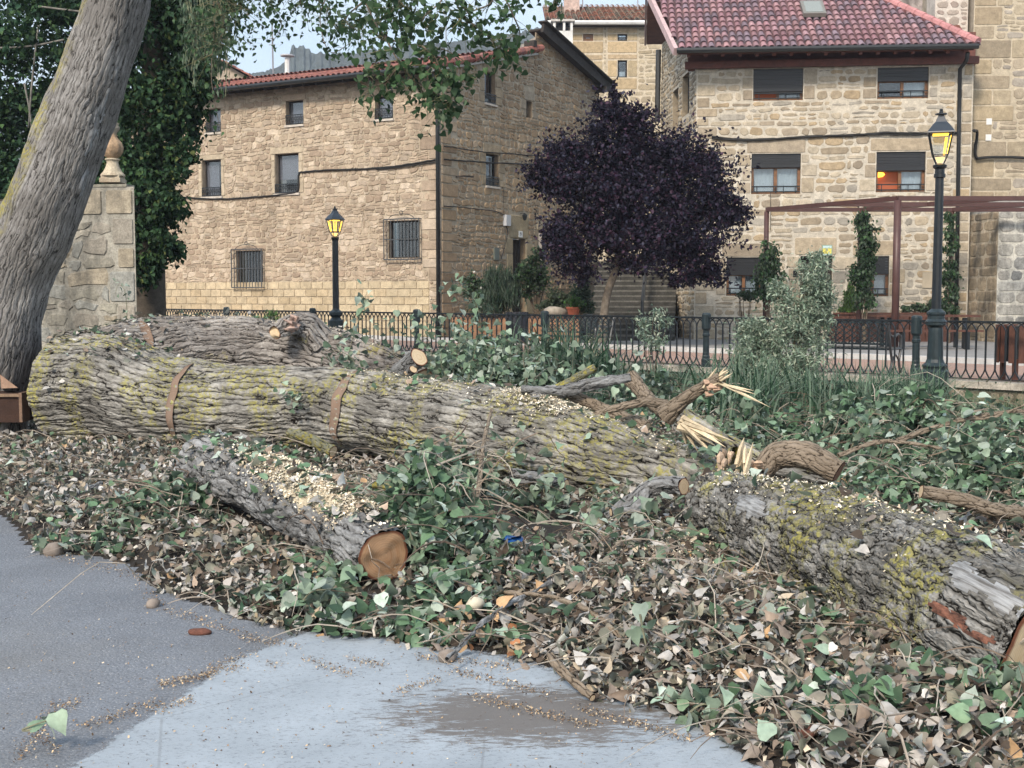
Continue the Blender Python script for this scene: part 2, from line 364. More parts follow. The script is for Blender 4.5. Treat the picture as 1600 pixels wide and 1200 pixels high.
# ------------------------------------------------------------------ road and concrete
def asphalt_mat():
    m, nt, p = mat('asphalt'); co = objco(nt); p.inputs['Roughness'].default_value = .85
    f = noise_n(nt, co, 1.3, 5); g_ = noise_n(nt, co, 90, 4, .8); v = nt.nodes.new('ShaderNodeTexVoronoi'); v.inputs['Scale'].default_value = 70; nt.links.new(co, v.inputs['Vector'])
    c = mixc(nt, mr(nt, f, .3, .7), (.19, .208, .238), (.27, .292, .328)); c = mixc(nt, mr(nt, g_, .35, .7, 0, .6), c, (.045, .045, .05))
    c = mixc(nt, mul(nt, mr(nt, v.outputs['Distance'], .24, .12), mr(nt, noise_n(nt, co, 23, 2), .46, .54)), c, (.48, .48, .49))
    dust = mr(nt, noise_n(nt, co, .7, 4), .5, .7, 0, .35); c = mixc(nt, dust, c, (.2, .19, .17))
    nt.links.new(c, p.inputs['Base Color']); bump(nt, p, mul(nt, g_, v.outputs['Distance'], 'ADD'), .7, .006); return m
def concrete_mat():
    m, nt, p = mat('road_concrete'); co = objco(nt); p.inputs['Roughness'].default_value = .85
    f = noise_n(nt, co, 2.2, 6); g_ = noise_n(nt, mapping(nt, co, (1, 1.7, 1), rot=(0, 0, R(-35))), 42, 7, .85)
    c = mixc(nt, mr(nt, f, .3, .7), (.30, .34, .38), (.41, .46, .51))
    c = mixc(nt, mr(nt, g_, .53, .64, 0, .75), c, (.13, .13, .14))
    # muddy smear left by dragged branches
    P0 = gp(830, 1120); d = nt.nodes.new('ShaderNodeVectorMath'); d.operation = 'LENGTH'
    mp = mapping(nt, co, (1.15, 1.9, 1), rot=(0, 0, R(12)))
    q = Matrix.Rotation(R(12), 3, 'Z') @ Vector((P0.x*1.15, P0.y*1.9, 0))
    s_ = nt.nodes.new('ShaderNodeVectorMath'); s_.operation = 'SUBTRACT'; s_.inputs[1].default_value = q; nt.links.new(mp, s_.inputs[0]); nt.links.new(s_.outputs[0], d.inputs[0])
    st = noise_n(nt, mapping(nt, co, (1, 3.6, 1), rot=(0, 0, R(-28))), 6.5, 9, .85)
    k = mul(nt, mul(nt, mr(nt, d.outputs['Value'], 0, 1.25, .34, -.12), st, 'ADD'), 1)
    c = mixc(nt, mr(nt, k, .60, .66, 0, .85), c, (.13, .11, .095))
    cr = nt.nodes.new('ShaderNodeTexVoronoi'); cr.feature = 'DISTANCE_TO_EDGE'; cr.inputs['Scale'].default_value = .55
    nt.links.new(mapping(nt, co, (1, 1, 1)), cr.inputs['Vector'])
    c = mixc(nt, mr(nt, cr.outputs['Distance'], .003, .001, 0, .3), c, (.15, .15, .15))
    nt.links.new(c, p.inputs['Base Color']); bump(nt, p, g_, .6, .006)
    e_ = attr(nt).outputs['Fac']; al = mr(nt, mul(nt, e_, mul(nt, noise_n(nt, co, 16, 8, .8), .9), 'ADD'), .52, .66); nt.links.new(al, p.inputs['Alpha']); return m
ASPH, CONC = asphalt_mat(), concrete_mat()
m_ = M(); pts = [gp(px, py-14 if px > 20 else py-14) for px, py in BND if -400 <= px <= 1300]
pts = [Vector((p.x, p.y, .004)) for p in pts] + [Vector((4, 2, .004)), Vector((6, -20, .004)), Vector((-40, -20, .004)), Vector((-40, pts[0].y, .004))]
m_.add(pts, [tuple(range(len(pts)))]); tag(m_.build('road', ASPH), kind='structure')
cb = [(60, 1290), (120, 1200), (180, 1160), (250, 1112), (310, 1075), (352, 1040), (420, 1012), (480, 990), (700, 1010), (900, 1060), (1100, 1140), (1300, 1300)]
gx = np.arange(-3.2, 3.4, .06); gy = np.arange(1.0, 6.2, .06); GX, GY = np.meshgrid(gx, gy); ppx, ppy = project(GX, GY, 0*GX)
cbx = lerp_tab([(-2000, 3000), (-200, 1700)]+cb+[(1800, 1500), (4000, 2600)], ppx); cf_ = np.clip(.15+(ppy-cbx)/34.0, 0, 1)
gi = np.arange(GX.size).reshape(GX.shape); fq = np.stack([gi[:-1, :-1], gi[:-1, 1:], gi[1:, 1:], gi[1:, :-1]], -1).reshape(-1, 4); fq = fq[cf_.ravel()[fq].max(1) > 0]
used = np.unique(fq); mp_ = np.zeros(GX.size, int); mp_[used] = np.arange(len(used)); VV_ = np.stack([GX.ravel(), GY.ravel(), np.full(GX.size, .008)], 1)[used]
tag(np_mesh('concrete_path', VV_, [mp_[fq]], np.repeat(cf_.ravel()[used][:, None], 3, 1), CONC), kind='structure')
# ------------------------------------------------------------------ plaza behind the fence
PZ = .3
def pave_mat(name, a, b, jx=.2, jy=.1):
    m, nt, p = mat(name); co = objco(nt); br = nt.nodes.new('ShaderNodeTexBrick'); br.inputs['Scale'].default_value = 1
    br.inputs['Brick Width'].default_value = jx; br.inputs['Row Height'].default_value = jy; br.inputs['Mortar Size'].default_value = .006
    br.inputs['Color1'].default_value = (*a, 1); br.inputs['Color2'].default_value = (*b, 1); br.inputs['Mortar'].default_value = (.12, .11, .1, 1)
    nt.links.new(mapping(nt, co, (1, 1, 1), rot=(0, 0, R(45))), br.inputs['Vector'])
    c = mixc(nt, mr(nt, noise_n(nt, co, 1.5, 5), .3, .7, 0, .5), br.outputs['Color'], tuple(x*.7 for x in a)); nt.links.new(c, p.inputs['Base Color']); p.inputs['Roughness'].default_value = .85; return m
PAVE_O = pave_mat('orange_pavers', (.46, .27, .20), (.40, .29, .24)); PAVE_G = pave_mat('grey_paving', (.30, .29, .28), (.26, .26, .26), .6, .4)
def fpt(u, s, z): return Vector((FA.x+FD.x*u+FN.x*s, FA.y+FD.y*u+FN.y*s, z))
m_ = M(); m_.hexa([fpt(-90, 0, -1.2), fpt(60, 0, -1.2), fpt(60, -160, -1.2), fpt(-90, -160, -1.2), fpt(-90, 0, PZ), fpt(60, 0, PZ), fpt(60, -160, PZ), fpt(-90, -160, PZ)])
tag(m_.build('plaza_paving', PAVE_G), kind='structure')
m_ = M(); m_.add([fpt(-60, -.35, PZ+.004), fpt(40, -.35, PZ+.004), fpt(40, -4.6, PZ+.004), fpt(-60, -4.6, PZ+.004)], [(0, 1, 2, 3)]); tag(m_.build('orange_walkway', PAVE_O), kind='structure')
m_ = M(); m_.box(fpt(-10, -4.75, PZ+.05), (100, .22, .12), (Vector((FD.x, FD.y, 0)), Vector((FN.x, FN.y, 0)), Vector((0, 0, 1)))); tag(m_.build('kerb', simple('kerb_stone', (.5, .5, .49), .8, 0, 4, .2)), kind='structure')
# ------------------------------------------------------------------ rubble wall generator
class Wall:
    """vertical plane: origin (x,y), direction d, outward normal n"""
    def __init__(s, P0, d, toward=(0, 0)):
        s.P = Vector((P0[0], P0[1], 0)); s.d = Vector((d[0], d[1], 0)).normalized()
        s.n = Vector((s.d.y, -s.d.x, 0))
        if s.n.dot(Vector((toward[0], toward[1], 0))-s.P) < 0: s.n = -s.n
    def pt(s, u, v, e=0.0): return s.P + s.d*u + Vector((0, 0, v)) + s.n*e
    def uv(s, px, py):
        r = ray(px, py); o = Vector((0, 0, CH)); t = (s.P-o).dot(s.n)/r.dot(s.n); q = o+r*t
        return (q-s.P).dot(s.d), q.z
    def rect(s, x0, y0, x1, y1):
        xm, ym = (x0+x1)/2, (y0+y1)/2
        ua, ub = s.uv(x0, ym)[0], s.uv(x1, ym)[0]; va, vb = s.uv(xm, y1)[1], s.uv(xm, y0)[1]
        return (min(ua, ub), min(va, vb), max(ua, ub), max(va, vb))
    def ax(s): return (s.d, s.n, Vector((0, 0, 1)))
def wall_mesh(mm, W, u0, u1, v0, top, openings=(), blocks=(), hrow=(.12, .24), wst=(.18, .5), gap=.02, warp=.03, pal=((.4, .3, .2),), mortar=(.4, .35, .28), proud=.02, split=.2, rough=.014, reveal=.28, thick=None, blockpal=None, cell=.5, seed=1, holes=True):
    rd = random.Random(seed)
    tops = sorted(top); T = lambda u: float(np.interp(u, [a for a, b in tops], [b for a, b in tops]))
    # mortar bed with holes
    ub = sorted(set([u0, u1]+[o[0] for o in openings]+[o[2] for o in openings]+[a for a, b in tops if u0 < a < u1]))
    for a, b in zip(ub[:-1], ub[1:]):
        if b-a < 1e-4: continue
        segs = [(v0, None)]; mid = (a+b)/2
        os_ = sorted([o for o in openings if o[0] <= mid <= o[2]], key=lambda o: o[1]); lo = v0
        for o in os_:
            mm.add([W.pt(a, lo), W.pt(b, lo), W.pt(b, o[1]), W.pt(a, o[1])], [(0, 1, 2, 3)], mortar); lo = o[3]
        mm.add([W.pt(a, lo), W.pt(b, lo), W.pt(b, T(b)), W.pt(a, T(a))], [(0, 1, 2, 3)], mortar)
    for o in openings:
        a, b, c, d = o; q = [(a, b), (c, b), (c, d), (a, d)]
        for i in range(4):
            p, r_ = q[i], q[(i+1) % 4]
            mm.add([W.pt(*p), W.pt(*r_), W.pt(*r_, -reveal), W.pt(*p, -reveal)], [(0, 1, 2, 3)], tuple(x*.8 for x in pal[0]))
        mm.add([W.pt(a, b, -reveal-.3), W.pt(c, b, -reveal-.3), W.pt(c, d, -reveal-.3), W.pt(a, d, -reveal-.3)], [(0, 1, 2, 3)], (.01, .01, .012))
    # stones
    blocked = list(openings)+[b[:4] for b in blocks]
    def stone(a, b, c, d, col, wp, pr, rg):
        # rounded polygon ring around the rectangle
        w_, h_ = c-a, d-b; g2 = gap/2*rd.uniform(.7, 1.3)
        a += g2; b += g2; c -= g2; d -= g2
        if c-a < .03 or d-b < .025: return
        k = min(w_, h_)*.22 if wp > 0 else min(w_, h_)*.05
        ring = [(a+k, b), ((a+c)/2, b), (c-k, b), (c, b+k), (c, d-k), (c-k, d), ((a+c)/2, d), (a+k, d), (a, d-k), (a, b+k)]
        out = []; inn = []; cu, cv = (a+c)/2, (b+d)/2
        for (u, v) in ring:
            if wp > 0:
                q = Vector((u/cell, v/cell, seed*3.1)); nn = noise.noise_vector(q); u += nn.x*wp*2; v += nn.y*wp*2
                u += rd.uniform(-rg, rg); v += rd.uniform(-rg, rg)
                for o in blocked:
                    if o[0] < u < o[2] and o[1] < v < o[3]:
                        e = [(u-o[0], 0), (o[2]-u, 1), (v-o[1], 2), (o[3]-v, 3)]; e = min(e)[1]
                        if e == 0: u = o[0]-.004
                        elif e == 1: u = o[2]+.004
                        elif e == 2: v = o[1]-.004
                        else: v = o[3]+.004
            u = min(max(u, u0), u1); v = min(max(v, v0), T(u)-.01)
            out.append(W.pt(u, v, .0)); f = .86 if wp > 0 else .96
            inn.append(W.pt(cu+(u-cu)*f, cv+(v-cv)*f, pr))
        n = len(ring); fs = [(i, (i+1) % n, n+(i+1) % n, n+i) for i in range(n)]+[tuple(range(n, 2*n))]
        mm.add(out+inn, fs, col)
    for bl in blocks:
        a, b, c, d = bl[:4]; col = bl[4] if len(bl) > 4 else rd.choice(blockpal or pal)
        f = rd.uniform(.88, 1.12); stone(a, b, c, d, tuple(x*f for x in col), 0, proud+.004, 0)
    v = v0; vmax = max(b for a, b in tops)
    while v < vmax-.03:
        h = rd.uniform(*hrow)
        if v+h > vmax: h = vmax-v
        iv = [(u0, u1)]
        for o in blocked:
            ov = min(v+h, o[3])-max(v, o[1])
            if ov > .3*h:
                ni = []
                for a, b in iv:
                    if o[2] <= a or o[0] >= b: ni.append((a, b)); continue
                    if o[0] > a: ni.append((a, o[0]))
                    if o[2] < b: ni.append((o[2], b))
                iv = ni
        for a, b in iv:
            u = a
            while u < b-.03:
                w_ = rd.uniform(*wst)*rd.choice((.7, 1, 1, 1.35))
                if b-u-w_ < wst[0]*.6: w_ = b-u
                w_ = min(w_, b-u); mt = T(u+w_/2)
                if v < mt-.04:
                    c0 = rd.choice(pal); f = rd.uniform(.87, 1.13); col = tuple(x*f for x in c0)
                    if rd.random() < split and h > .13:
                        hh = h*rd.uniform(.4, .6); f2 = rd.uniform(.8, 1.2)
                        stone(u, v, u+w_, v+hh, col, warp, proud*rd.uniform(.6, 1.3), rough)
                        stone(u, v+hh, u+w_, v+h, tuple(x*f2 for x in rd.choice(pal)), warp, proud*rd.uniform(.6, 1.3), rough)
                    else: stone(u, v, u+w_, v+h, col, warp, proud*rd.uniform(.6, 1.3), rough)
                u += w_
        v += h
def surround(o, rd, col=None, wl=(.16, .34), lint=.3, jamb=True, sill=0, hb=(.22, .42)):
    """large dressed blocks round an opening"""
    a, b, c, d = o; out = [(a-rd.uniform(.12, .22), d, c+rd.uniform(.12, .22), d+lint*rd.uniform(.9, 1.1))]
    if jamb:
        for side in (0, 1):
            v = b
            while v < d-.05:
                h = min(rd.uniform(*hb), d-v); h = d-v if d-v-h < .1 else h; w_ = rd.uniform(*wl)
                out.append((a-w_, v, a, v+h) if side == 0 else (c, v, c+w_, v+h)); v += h
    if sill: out.append((a-.1, b-sill, c+.1, b))
    return [x+(col,) if col else x for x in out]
def quoins(ua, ub, v0, v1, rd, both=False):
    out = []; v = v0; k = 0; s = 1 if ub > ua else -1; L = abs(ub-ua)
    while v < v1-.1:
        h = min(rd.uniform(.24, .42), v1-v); w_ = L*(1 if k % 2 else .62)*rd.uniform(.9, 1.05)
        out.append((min(ua, ua+s*w_), v, max(ua, ua+s*w_), v+h)); v += h; k += 1
    return out
def slab(mm, W, a, b, c, d, e0, e1, col=(1, 1, 1), mi=0):
    mm.hexa([W.pt(a, b, e0), W.pt(c, b, e0), W.pt(c, b, e1), W.pt(a, b, e1), W.pt(a, d, e0), W.pt(c, d, e0), W.pt(c, d, e1), W.pt(a, d, e1)], col, mi)
# ------------------------------------------------------------------ windows and roofs
def iron_rail(parent, W, o, h, e=.03, step=.09):
    m = M(); a, b, c, d = o
    for v in (b+.03, b+h): m.beam(W.pt(a, v, e), W.pt(c, v, e), .025, .03)
    n = max(3, int((c-a)/step))
    for i in range(n+1): m.beam(W.pt(a+(c-a)*i/n, b+.03, e), W.pt(a+(c-a)*i/n, b+h, e), .014, .014)
    for i in range(n): # small scroll work along the band
        u = a+(c-a)*(i+.5)/n; m.beam(W.pt(u-.03, b+h*.45, e), W.pt(u+.03, b+h*.8, e), .012, .012); m.beam(W.pt(u+.03, b+h*.45, e), W.pt(u-.03, b+h*.8, e), .012, .012)
    return m.build('railing', IRON, parent)
def frame_mesh(W, o, e, t=.05, mull=(), mat_=WOOD_FR, dpt=.06, rails=()):
    m = M(); a, b, c, d = o
    slab(m, W, a, b, a+t, d, e-dpt, e); slab(m, W, c-t, b, c, d, e-dpt, e); slab(m, W, a+t, d-t, c-t, d, e-dpt, e); slab(m, W, a+t, b, c-t, b+t, e-dpt, e)
    for f in mull:
        u = a+(c-a)*f; slab(m, W, u-t*.6, b+t, u+t*.6, d-t, e-dpt, e-.002)
    for f in rails:
        v = b+(d-b)*f; slab(m, W, a+t, v-t*.3, c-t, v+t*.3, e-dpt, e-.004)
    return m
def pane(W, o, e, parent, mat_=None, name='pane'):
    m = M(); slab(m, W, *o, e-.008, e); return m.build(name, mat_ or GLASS, parent)
def curtain(W, o, e, parent, mat_=None, gather=.02, n=18, name='curtain', skew=0.0):
    m = M(); a, b, c, d = o; vs = []
    for i in range(n+1):
        f = i/n; g_ = gather*math.sin(i*2.4)+gather*.5*math.sin(i*5.1)
        vs += [W.pt(a+(c-a)*f+skew*(1-f), b, e+g_), W.pt(a+(c-a)*f, d, e+g_)]
    m.add(vs, [(2*i, 2*i+2, 2*i+3, 2*i+1) for i in range(n)]); return m.build(name, mat_ or CURT, parent, smooth=True)
def tile_roof(parent, O, A, S, na, ns, pal, pitch=.21, exp=.36, r=.085, clip=None, seed=1, name='roof', under=None, lift=.03, base_col=(.12, .05, .045)):
    rd = random.Random(seed); m = M(); A = A.normalized(); S = S.normalized(); N = A.cross(S).normalized()
    if N.z < 0: N = -N
    La, Ls = na*pitch, ns*exp
    if clip is None: m.add([O, O+A*La, O+A*La+S*Ls, O+S*Ls], [(0, 1, 2, 3)], base_col)
    K = 6
    for i in range(na):
        u = (i+.5)*pitch
        for j in range(ns):
            v = j*exp
            if clip and not clip(u, v): continue
            c0 = rd.choice(pal); f = rd.uniform(.75, 1.2); col = tuple(x*f for x in c0); jx = rd.uniform(-.006, .006)
            if clip: m.add([O+A*(u-pitch/2)+S*v, O+A*(u+pitch/2)+S*v, O+A*(u+pitch/2)+S*(v+exp), O+A*(u-pitch/2)+S*(v+exp)], [(0, 1, 2, 3)], tuple(x*.45 for x in col))
            ring = []
            for (vv, rr, l0) in ((v, r, lift), (v+exp*1.12, r*.84, .0)):
                for k in range(K+1):
                    a = math.pi*k/K; ring.append(O+A*(u+jx+rr*math.cos(a))+S*vv+N*(rr*math.sin(a)*.85+l0+.004))
            ring += [O+A*(u+jx+r*.82*math.cos(math.pi*k/K))+S*v+N*(r*.82*math.sin(math.pi*k/K)*.85+lift+.002) for k in range(K+1)]
            fs = [(k, k+1, K+2+k, K+1+k) for k in range(K)] + [(k, 2*K+2+k, 2*K+3+k, k+1) for k in range(K)]
            m.add(ring, fs, col)
    return m.build(name, TILE, parent)
def cable(parent, pts, r=.02, seed=3, wob=.02, name='cable', n=8):
    rd = random.Random(seed); pts = smooth_path(pts, n)
    pts = [p+Vector((rd.uniform(-1, 1), 0, rd.uniform(-1, 1)))*wob*.4 for p in pts]
    return M().tube(pts, r, 5).build(name, CABLE, parent, smooth=True)
rd = random.Random(5)
# ------------------------------------------------------------------ left stone house
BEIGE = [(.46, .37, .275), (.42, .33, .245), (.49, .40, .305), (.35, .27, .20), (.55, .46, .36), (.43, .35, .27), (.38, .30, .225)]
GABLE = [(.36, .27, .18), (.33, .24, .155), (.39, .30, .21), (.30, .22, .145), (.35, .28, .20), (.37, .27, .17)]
DC = 38.0; cP = at(690, 462, DC)
fd = Vector((-3500/F, 1, 0)).normalized(); gd = Vector((1210/F, 1, 0)).normalized()
WF = Wall((cP.x, cP.y), fd); WG = Wall((cP.x, cP.y), gd)
EH = at(690, 108, DC).z; HL = 15.5
house = empty('stone_house', (cP.x, cP.y, PZ), 'long beige rubble stone house with iron window grilles behind the small lamp', 'house')
wf_small = [WF.rect(322, 170, 345, 207), WF.rect(447, 157, 474, 195), WF.rect(586, 150, 614, 186)]
wf_mid = [WF.rect(316, 250, 346, 307), WF.rect(430, 240, 467, 302)]
wf_gr = [WF.rect(369, 392, 411, 447), WF.rect(607, 345, 656, 403)]
mw = M(); PL = WF.uv(600, 439)[1]
plinth = []
v = PZ; hh = (PL-PZ)/7
for k in range(7):
    u = .45; off = (k % 2)*.22
    while u < HL:
        w_ = .46 if u > .5 else .46-off; plinth.append((u, v, min(u+w_, HL), v+hh-.002, (.53, .44, .30) if rd.random() < .75 else (.47, .38, .25))); u += w_
    v += hh
bl = plinth[:]
for o in wf_small: bl += surround(o, rd, jamb=False, lint=.22)
for o in wf_mid: bl += surround(o, rd, col=(.5, .42, .31), wl=(.12, .2), lint=.2, hb=(.4, .7))
for o in wf_gr: bl += surround(o, rd, jamb=False, lint=.18)
bl += quoins(0, .75, PL, EH, rd)
# blocks for the plinth keep their joints, the rest is rubble
wall_mesh(mw, WF, 0, HL, PZ-.3, [(0, EH), (HL, EH)], wf_small+wf_mid+wf_gr, bl, hrow=(.10, .21), wst=(.13, .40), gap=.020, warp=.045, pal=BEIGE, mortar=(.47, .395, .295), proud=.022, split=.3, rough=.022, seed=3)
RH = at(835, 50, 42.7).z; RH1 = at(835, 85, 42.7).z; REH = at(930, 135, 46.4).z; tR = 5.56; tE = 10.2
wg = [WG.rect(757, 113, 774, 162), WG.rect(822, 158, 831, 184), WG.rect(759, 241, 779, 291)]
door_o = WG.rect(801, 373, 821, 440); nic = WG.rect(841, 361, 857, 410)
door_o = (door_o[0], .95, door_o[2], door_o[3])
bl = quoins(0, .9, PZ, EH-.3, rd)
for i, o in enumerate(wg): bl += surround(o, rd, col=(.37, .32, .25) if i == 1 else (.36, .29, .2), wl=(.2, .45), lint=.35)
bl += surround(door_o, rd, col=(.36, .30, .20), wl=(.3, .5), lint=.75, hb=(.4, .8)) + surround(nic, rd, col=(.34, .28, .2), wl=(.2, .3), lint=.3)
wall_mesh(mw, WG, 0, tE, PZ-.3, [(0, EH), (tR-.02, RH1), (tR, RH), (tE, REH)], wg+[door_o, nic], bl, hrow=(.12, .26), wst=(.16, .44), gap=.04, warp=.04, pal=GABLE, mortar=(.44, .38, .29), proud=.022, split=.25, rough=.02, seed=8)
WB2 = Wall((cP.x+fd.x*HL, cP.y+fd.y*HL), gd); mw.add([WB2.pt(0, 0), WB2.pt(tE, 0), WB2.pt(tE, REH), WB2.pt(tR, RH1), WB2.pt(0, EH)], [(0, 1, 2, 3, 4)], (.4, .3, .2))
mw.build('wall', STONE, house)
for i, o in enumerate(wf_small+wf_mid+[wg[0], wg[2]]):
    W = WF if i < 5 else WG; a, b, c, d = o; small = i < 3
    f = frame_mesh(W, o, -.16, .045, mat_=None).build('window', WOOD_OLD, house)
    if i in (3, 4, 6, 1, 0, 2):
        bo = (a+.05 + (c-a)*.25*(i in (3,)), b+(.42 if i == 4 else .0)+.05, c-.05, d-.05)
        if i == 6: bo = (a+.05, b+.05, c-.2*(c-a), d-.08)
        m = M(); slab(m, W, *bo, -.22, -.205); m.build('blind', BLIND, f)
    pane(W, (a+.046, b+.046, c-.046, d-.046), -.185, f)
    iron_rail(f, W, o, .30 if not small else .32, .02)
    m = M(); slab(m, W, a-.04, b-.07, c+.04, b-.003, -.1, .06, (.55, .5, .44)); m.build('sill', STONE_CLEAN, f)
for o in wf_gr:
    a, b, c, d = o; f = frame_mesh(WF, o, -.15, .04).build('window', WOOD_OLD, house); pane(WF, (a+.04, b+.04, c-.04, d-.04), -.17, f)
    m = M(); e = .16; A, B_, C_, D_ = a-.07, b-.05, c+.07, d+.05
    for (p, q) in (((A, B_), (C_, B_)), ((C_, B_), (C_, D_)), ((C_, D_), (A, D_)), ((A, D_), (A, B_))): m.beam(WF.pt(*p, e), WF.pt(*q, e), .035, .035)
    for (u, v_) in ((A, B_), (C_, B_), (A, D_), (C_, D_), (A, (B_+D_)/2), (C_, (B_+D_)/2)): m.beam(WF.pt(u, v_, 0), WF.pt(u, v_, e), .025, .025)
    for k in range(1, 10): m.beam(WF.pt(A+(C_-A)*k/10, B_, e), WF.pt(A+(C_-A)*k/10, D_, e), .018, .018)
    m.beam(WF.pt(A, (B_+D_)/2, e), WF.pt(C_, (B_+D_)/2, e), .016, .03)
    mid = (A+C_)/2
    m.tube([WF.pt(mid+(C_-A)*.36*math.cos(t), D_+.16*math.sin(t), e) for t in np.linspace(0, math.pi, 9)], .012, 4); m.tube([WF.pt(mid+.06*math.cos(t), D_+.2+.06*math.sin(t), e) for t in np.linspace(0, 6.28, 9)], .012, 4)
    m.build('window_grille', simple('grille_iron', (.06, .065, .07), .5), f)
o = wg[1]; pane(WG, (o[0]+.01, o[1]+.01, o[2]-.01, o[3]-.01), -.2, house, DARK, 'window')
# door, niche, number plate, meter boxes
f = frame_mesh(WG, (door_o[0]+.02, door_o[1], door_o[2]-.02, door_o[3]-.02), -.2, .08, dpt=.05).build('door', WOOD_OLD, house)
m = M()
for k in range(5):
    u0_ = door_o[0]+.1+(door_o[2]-door_o[0]-.2)*k/5; slab(m, WG, u0_+.006, door_o[1]+.05, u0_+(door_o[2]-door_o[0]-.2)/5-.006, door_o[3]-.1, -.25, -.22)
m.build('door_panel', WOOD_OLD, f)
m = M(); m.lathe(WG.pt(door_o[2]-.25, 1.95, -.19), [(.001, -.03), (.03, -.02), (.035, 0), (.03, .02), (.001, .03)], 8); m.build('handle', simple('brass', (.5, .4, .15), .3, .9), f)
m = frame_mesh(WG, nic, -.15, .06); m.build('window', WOOD_OLD, house)
o = WG.rect(809, 361, 815, 371); m = M(); slab(m, WG, *o, .03, .045, (.8, .8, .78)); np_ = m.build('number_plate', simple('enamel', (.75, .75, .72), .3), house)
def text_obj(name, body, loc, size, W, mat_, parent, ext=.004):
    cu = bpy.data.curves.new(name, 'FONT'); cu.body = body; cu.size = size; cu.align_x = 'CENTER'; cu.align_y = 'CENTER'; cu.extrude = ext
    tmp = bpy.data.objects.new(name, cu); C.objects.link(tmp); dg = bpy.context.evaluated_depsgraph_get(); me = bpy.data.meshes.new_from_object(tmp.evaluated_get(dg)); bpy.data.objects.remove(tmp)
    xax = W.n.cross(Vector((0, 0, 1))) * -1
    Mx = Matrix((( xax.x, 0, W.n.x, loc.x), (xax.y, 0, W.n.y, loc.y), (0, 1, W.n.z, loc.z), (0, 0, 0, 1)))
    me.transform(Mx); me.materials.clear(); me.materials.append(mat_); o_ = bpy.data.objects.new(name, me); C.objects.link(o_)
    o_.parent = parent; 
    r_ = parent
    while r_.parent: r_ = r_.parent
    o_.matrix_parent_inverse = Matrix.Translation(-Vector(r_.location)) if parent.type == 'EMPTY' else Matrix.Identity(4)
    return o_
text_obj('numeral', '9', WG.pt((o[0]+o[2])/2, (o[1]+o[3])/2, .047), .17, WG, simple('ink', (.02, .02, .05), .5), np_)
o = WG.rect(786, 336, 793, 353); m = M(); slab(m, WG, *o, .0, .14); m.build('meter_box', STREAM, house)
o = WG.rect(770, 387, 777, 406); m = M(); slab(m, WG, *o, .0, .08); m.build('letter_box', simple('green_grey_metal', (.13, .15, .13), .5), house)
m = M(); q = WG.pt(*WG.uv(813, 338), .18); m.lathe(q, [(.02, .1), (.09, .04), (.08, -.03), (.05, -.12), (.01, -.15)], 8); m.beam(q+Vector((0, 0, .1)), WG.pt(*WG.uv(813, 334), 0), .02, .02); m.build('wall_lantern', IRON, house)
m = M(); m.beam(WG.pt(*WG.uv(713, 276), 0), WG.pt(*WG.uv(713, 276), .3), .06, .05); m.beam(WG.pt(*WG.uv(713, 276), .3), WG.pt(*WG.uv(727, 277), .3), .05, .05); m.build('bracket', WOOD_OLD, house)
# roof: front slope facing the camera side, rear slope, gutter, rafters, verge
up = (WG.pt(tR, RH1)-WG.pt(0, EH)).normalized(); ov = .65
OTl = WF.pt(-.12, EH+.12, 0)-up*ov + Vector((0, 0, .02))
REDP = [(.33, .13, .10), (.28, .105, .085), (.37, .17, .13), (.25, .11, .10), (.32, .15, .13)]
Lup = (WG.pt(tR, RH1)-WG.pt(0, EH)).length+ov
na = int((HL+.3)/.21); ns = int(Lup/.36)+1
roof = tile_roof(house, OTl, fd, up, na, ns, REDP, seed=4)
dn = (WG.pt(tE, REH)-WG.pt(tR, RH)).normalized(); 
O2 = WG.pt(tE, REH-.05)+fd*.4
d2 = (WG.pt(tR, RH1)-WG.pt(tE, REH-.05)).normalized()
tile_roof(roof, O2, fd, d2, na, int(((tE-tR)/abs(dn.dot(gd))+.6)/.36)+1, REDP, seed=6, name='rear_slope')
m = M()
for k in range(26): # verge tiles along the near rake and the ridge
    p = OTl+up*(k*.31)-fd*.06+Vector((0, 0, .04))
    if k*.31 < Lup: m.tube([p, p+up*.335+Vector((0, 0, .012))], [.135, .115], 8, random.choice(REDP))
m.build('verge_tiles', TILE, roof); m = M()
rp = WG.pt(tR, RH1+.12)+fd*.4
for k in range(42): m.tube([rp+fd*(k*.38), rp+fd*(k*.38+.4)], [.12, .1], 8, random.choice(REDP))
m.build('ridge_tiles', TILE, roof)
m = M(); m.hexa([OTl-Vector((0, 0, .16)), OTl-Vector((0, 0, .16))+up*Lup, OTl+fd*.3-Vector((0, 0, .16))+up*Lup, OTl+fd*.3-Vector((0, 0, .16)), OTl-Vector((0, 0, .03)), OTl-Vector((0, 0, .03))+up*Lup, OTl+fd*.3-Vector((0, 0, .03))+up*Lup, OTl+fd*.3-Vector((0, 0, .03))])
m.build('mortar_verge', WHITE, roof)
m = M(); e0 = WG.pt(tR-.05, RH+.16)-fd*.32; e1 = WG.pt(tE, REH+.1)+dn*.6-fd*.32
so_ = WG.n*.62; pa, pb2 = WG.pt(tR, RH+.03, -.25), WG.pt(tE+.15, REH+.0, -.25); zz_ = Vector((0, 0, .06)); m.hexa([pa, pb2, pb2+so_, pa+so_, pa+zz_, pb2+zz_, pb2+so_+zz_, pa+so_+zz_]); m.beam(e0-Vector((0, 0, .06)), e1-Vector((0, 0, .06)), .1, .30); m.beam(e0+Vector((0, 0, .16)), e1+Vector((0, 0, .16)), .34, .05); m.beam(WG.pt(tE-.15, REH-.12, -.1), WG.pt(tE-.15, REH-.12, .45), .18, .2); m.beam(WG.pt(tR-.45, RH-.5, -.1), WG.pt(tR-.45, RH-.5, .3), .2, .2)
m.build('bargeboard', WOOD_OLD, roof)
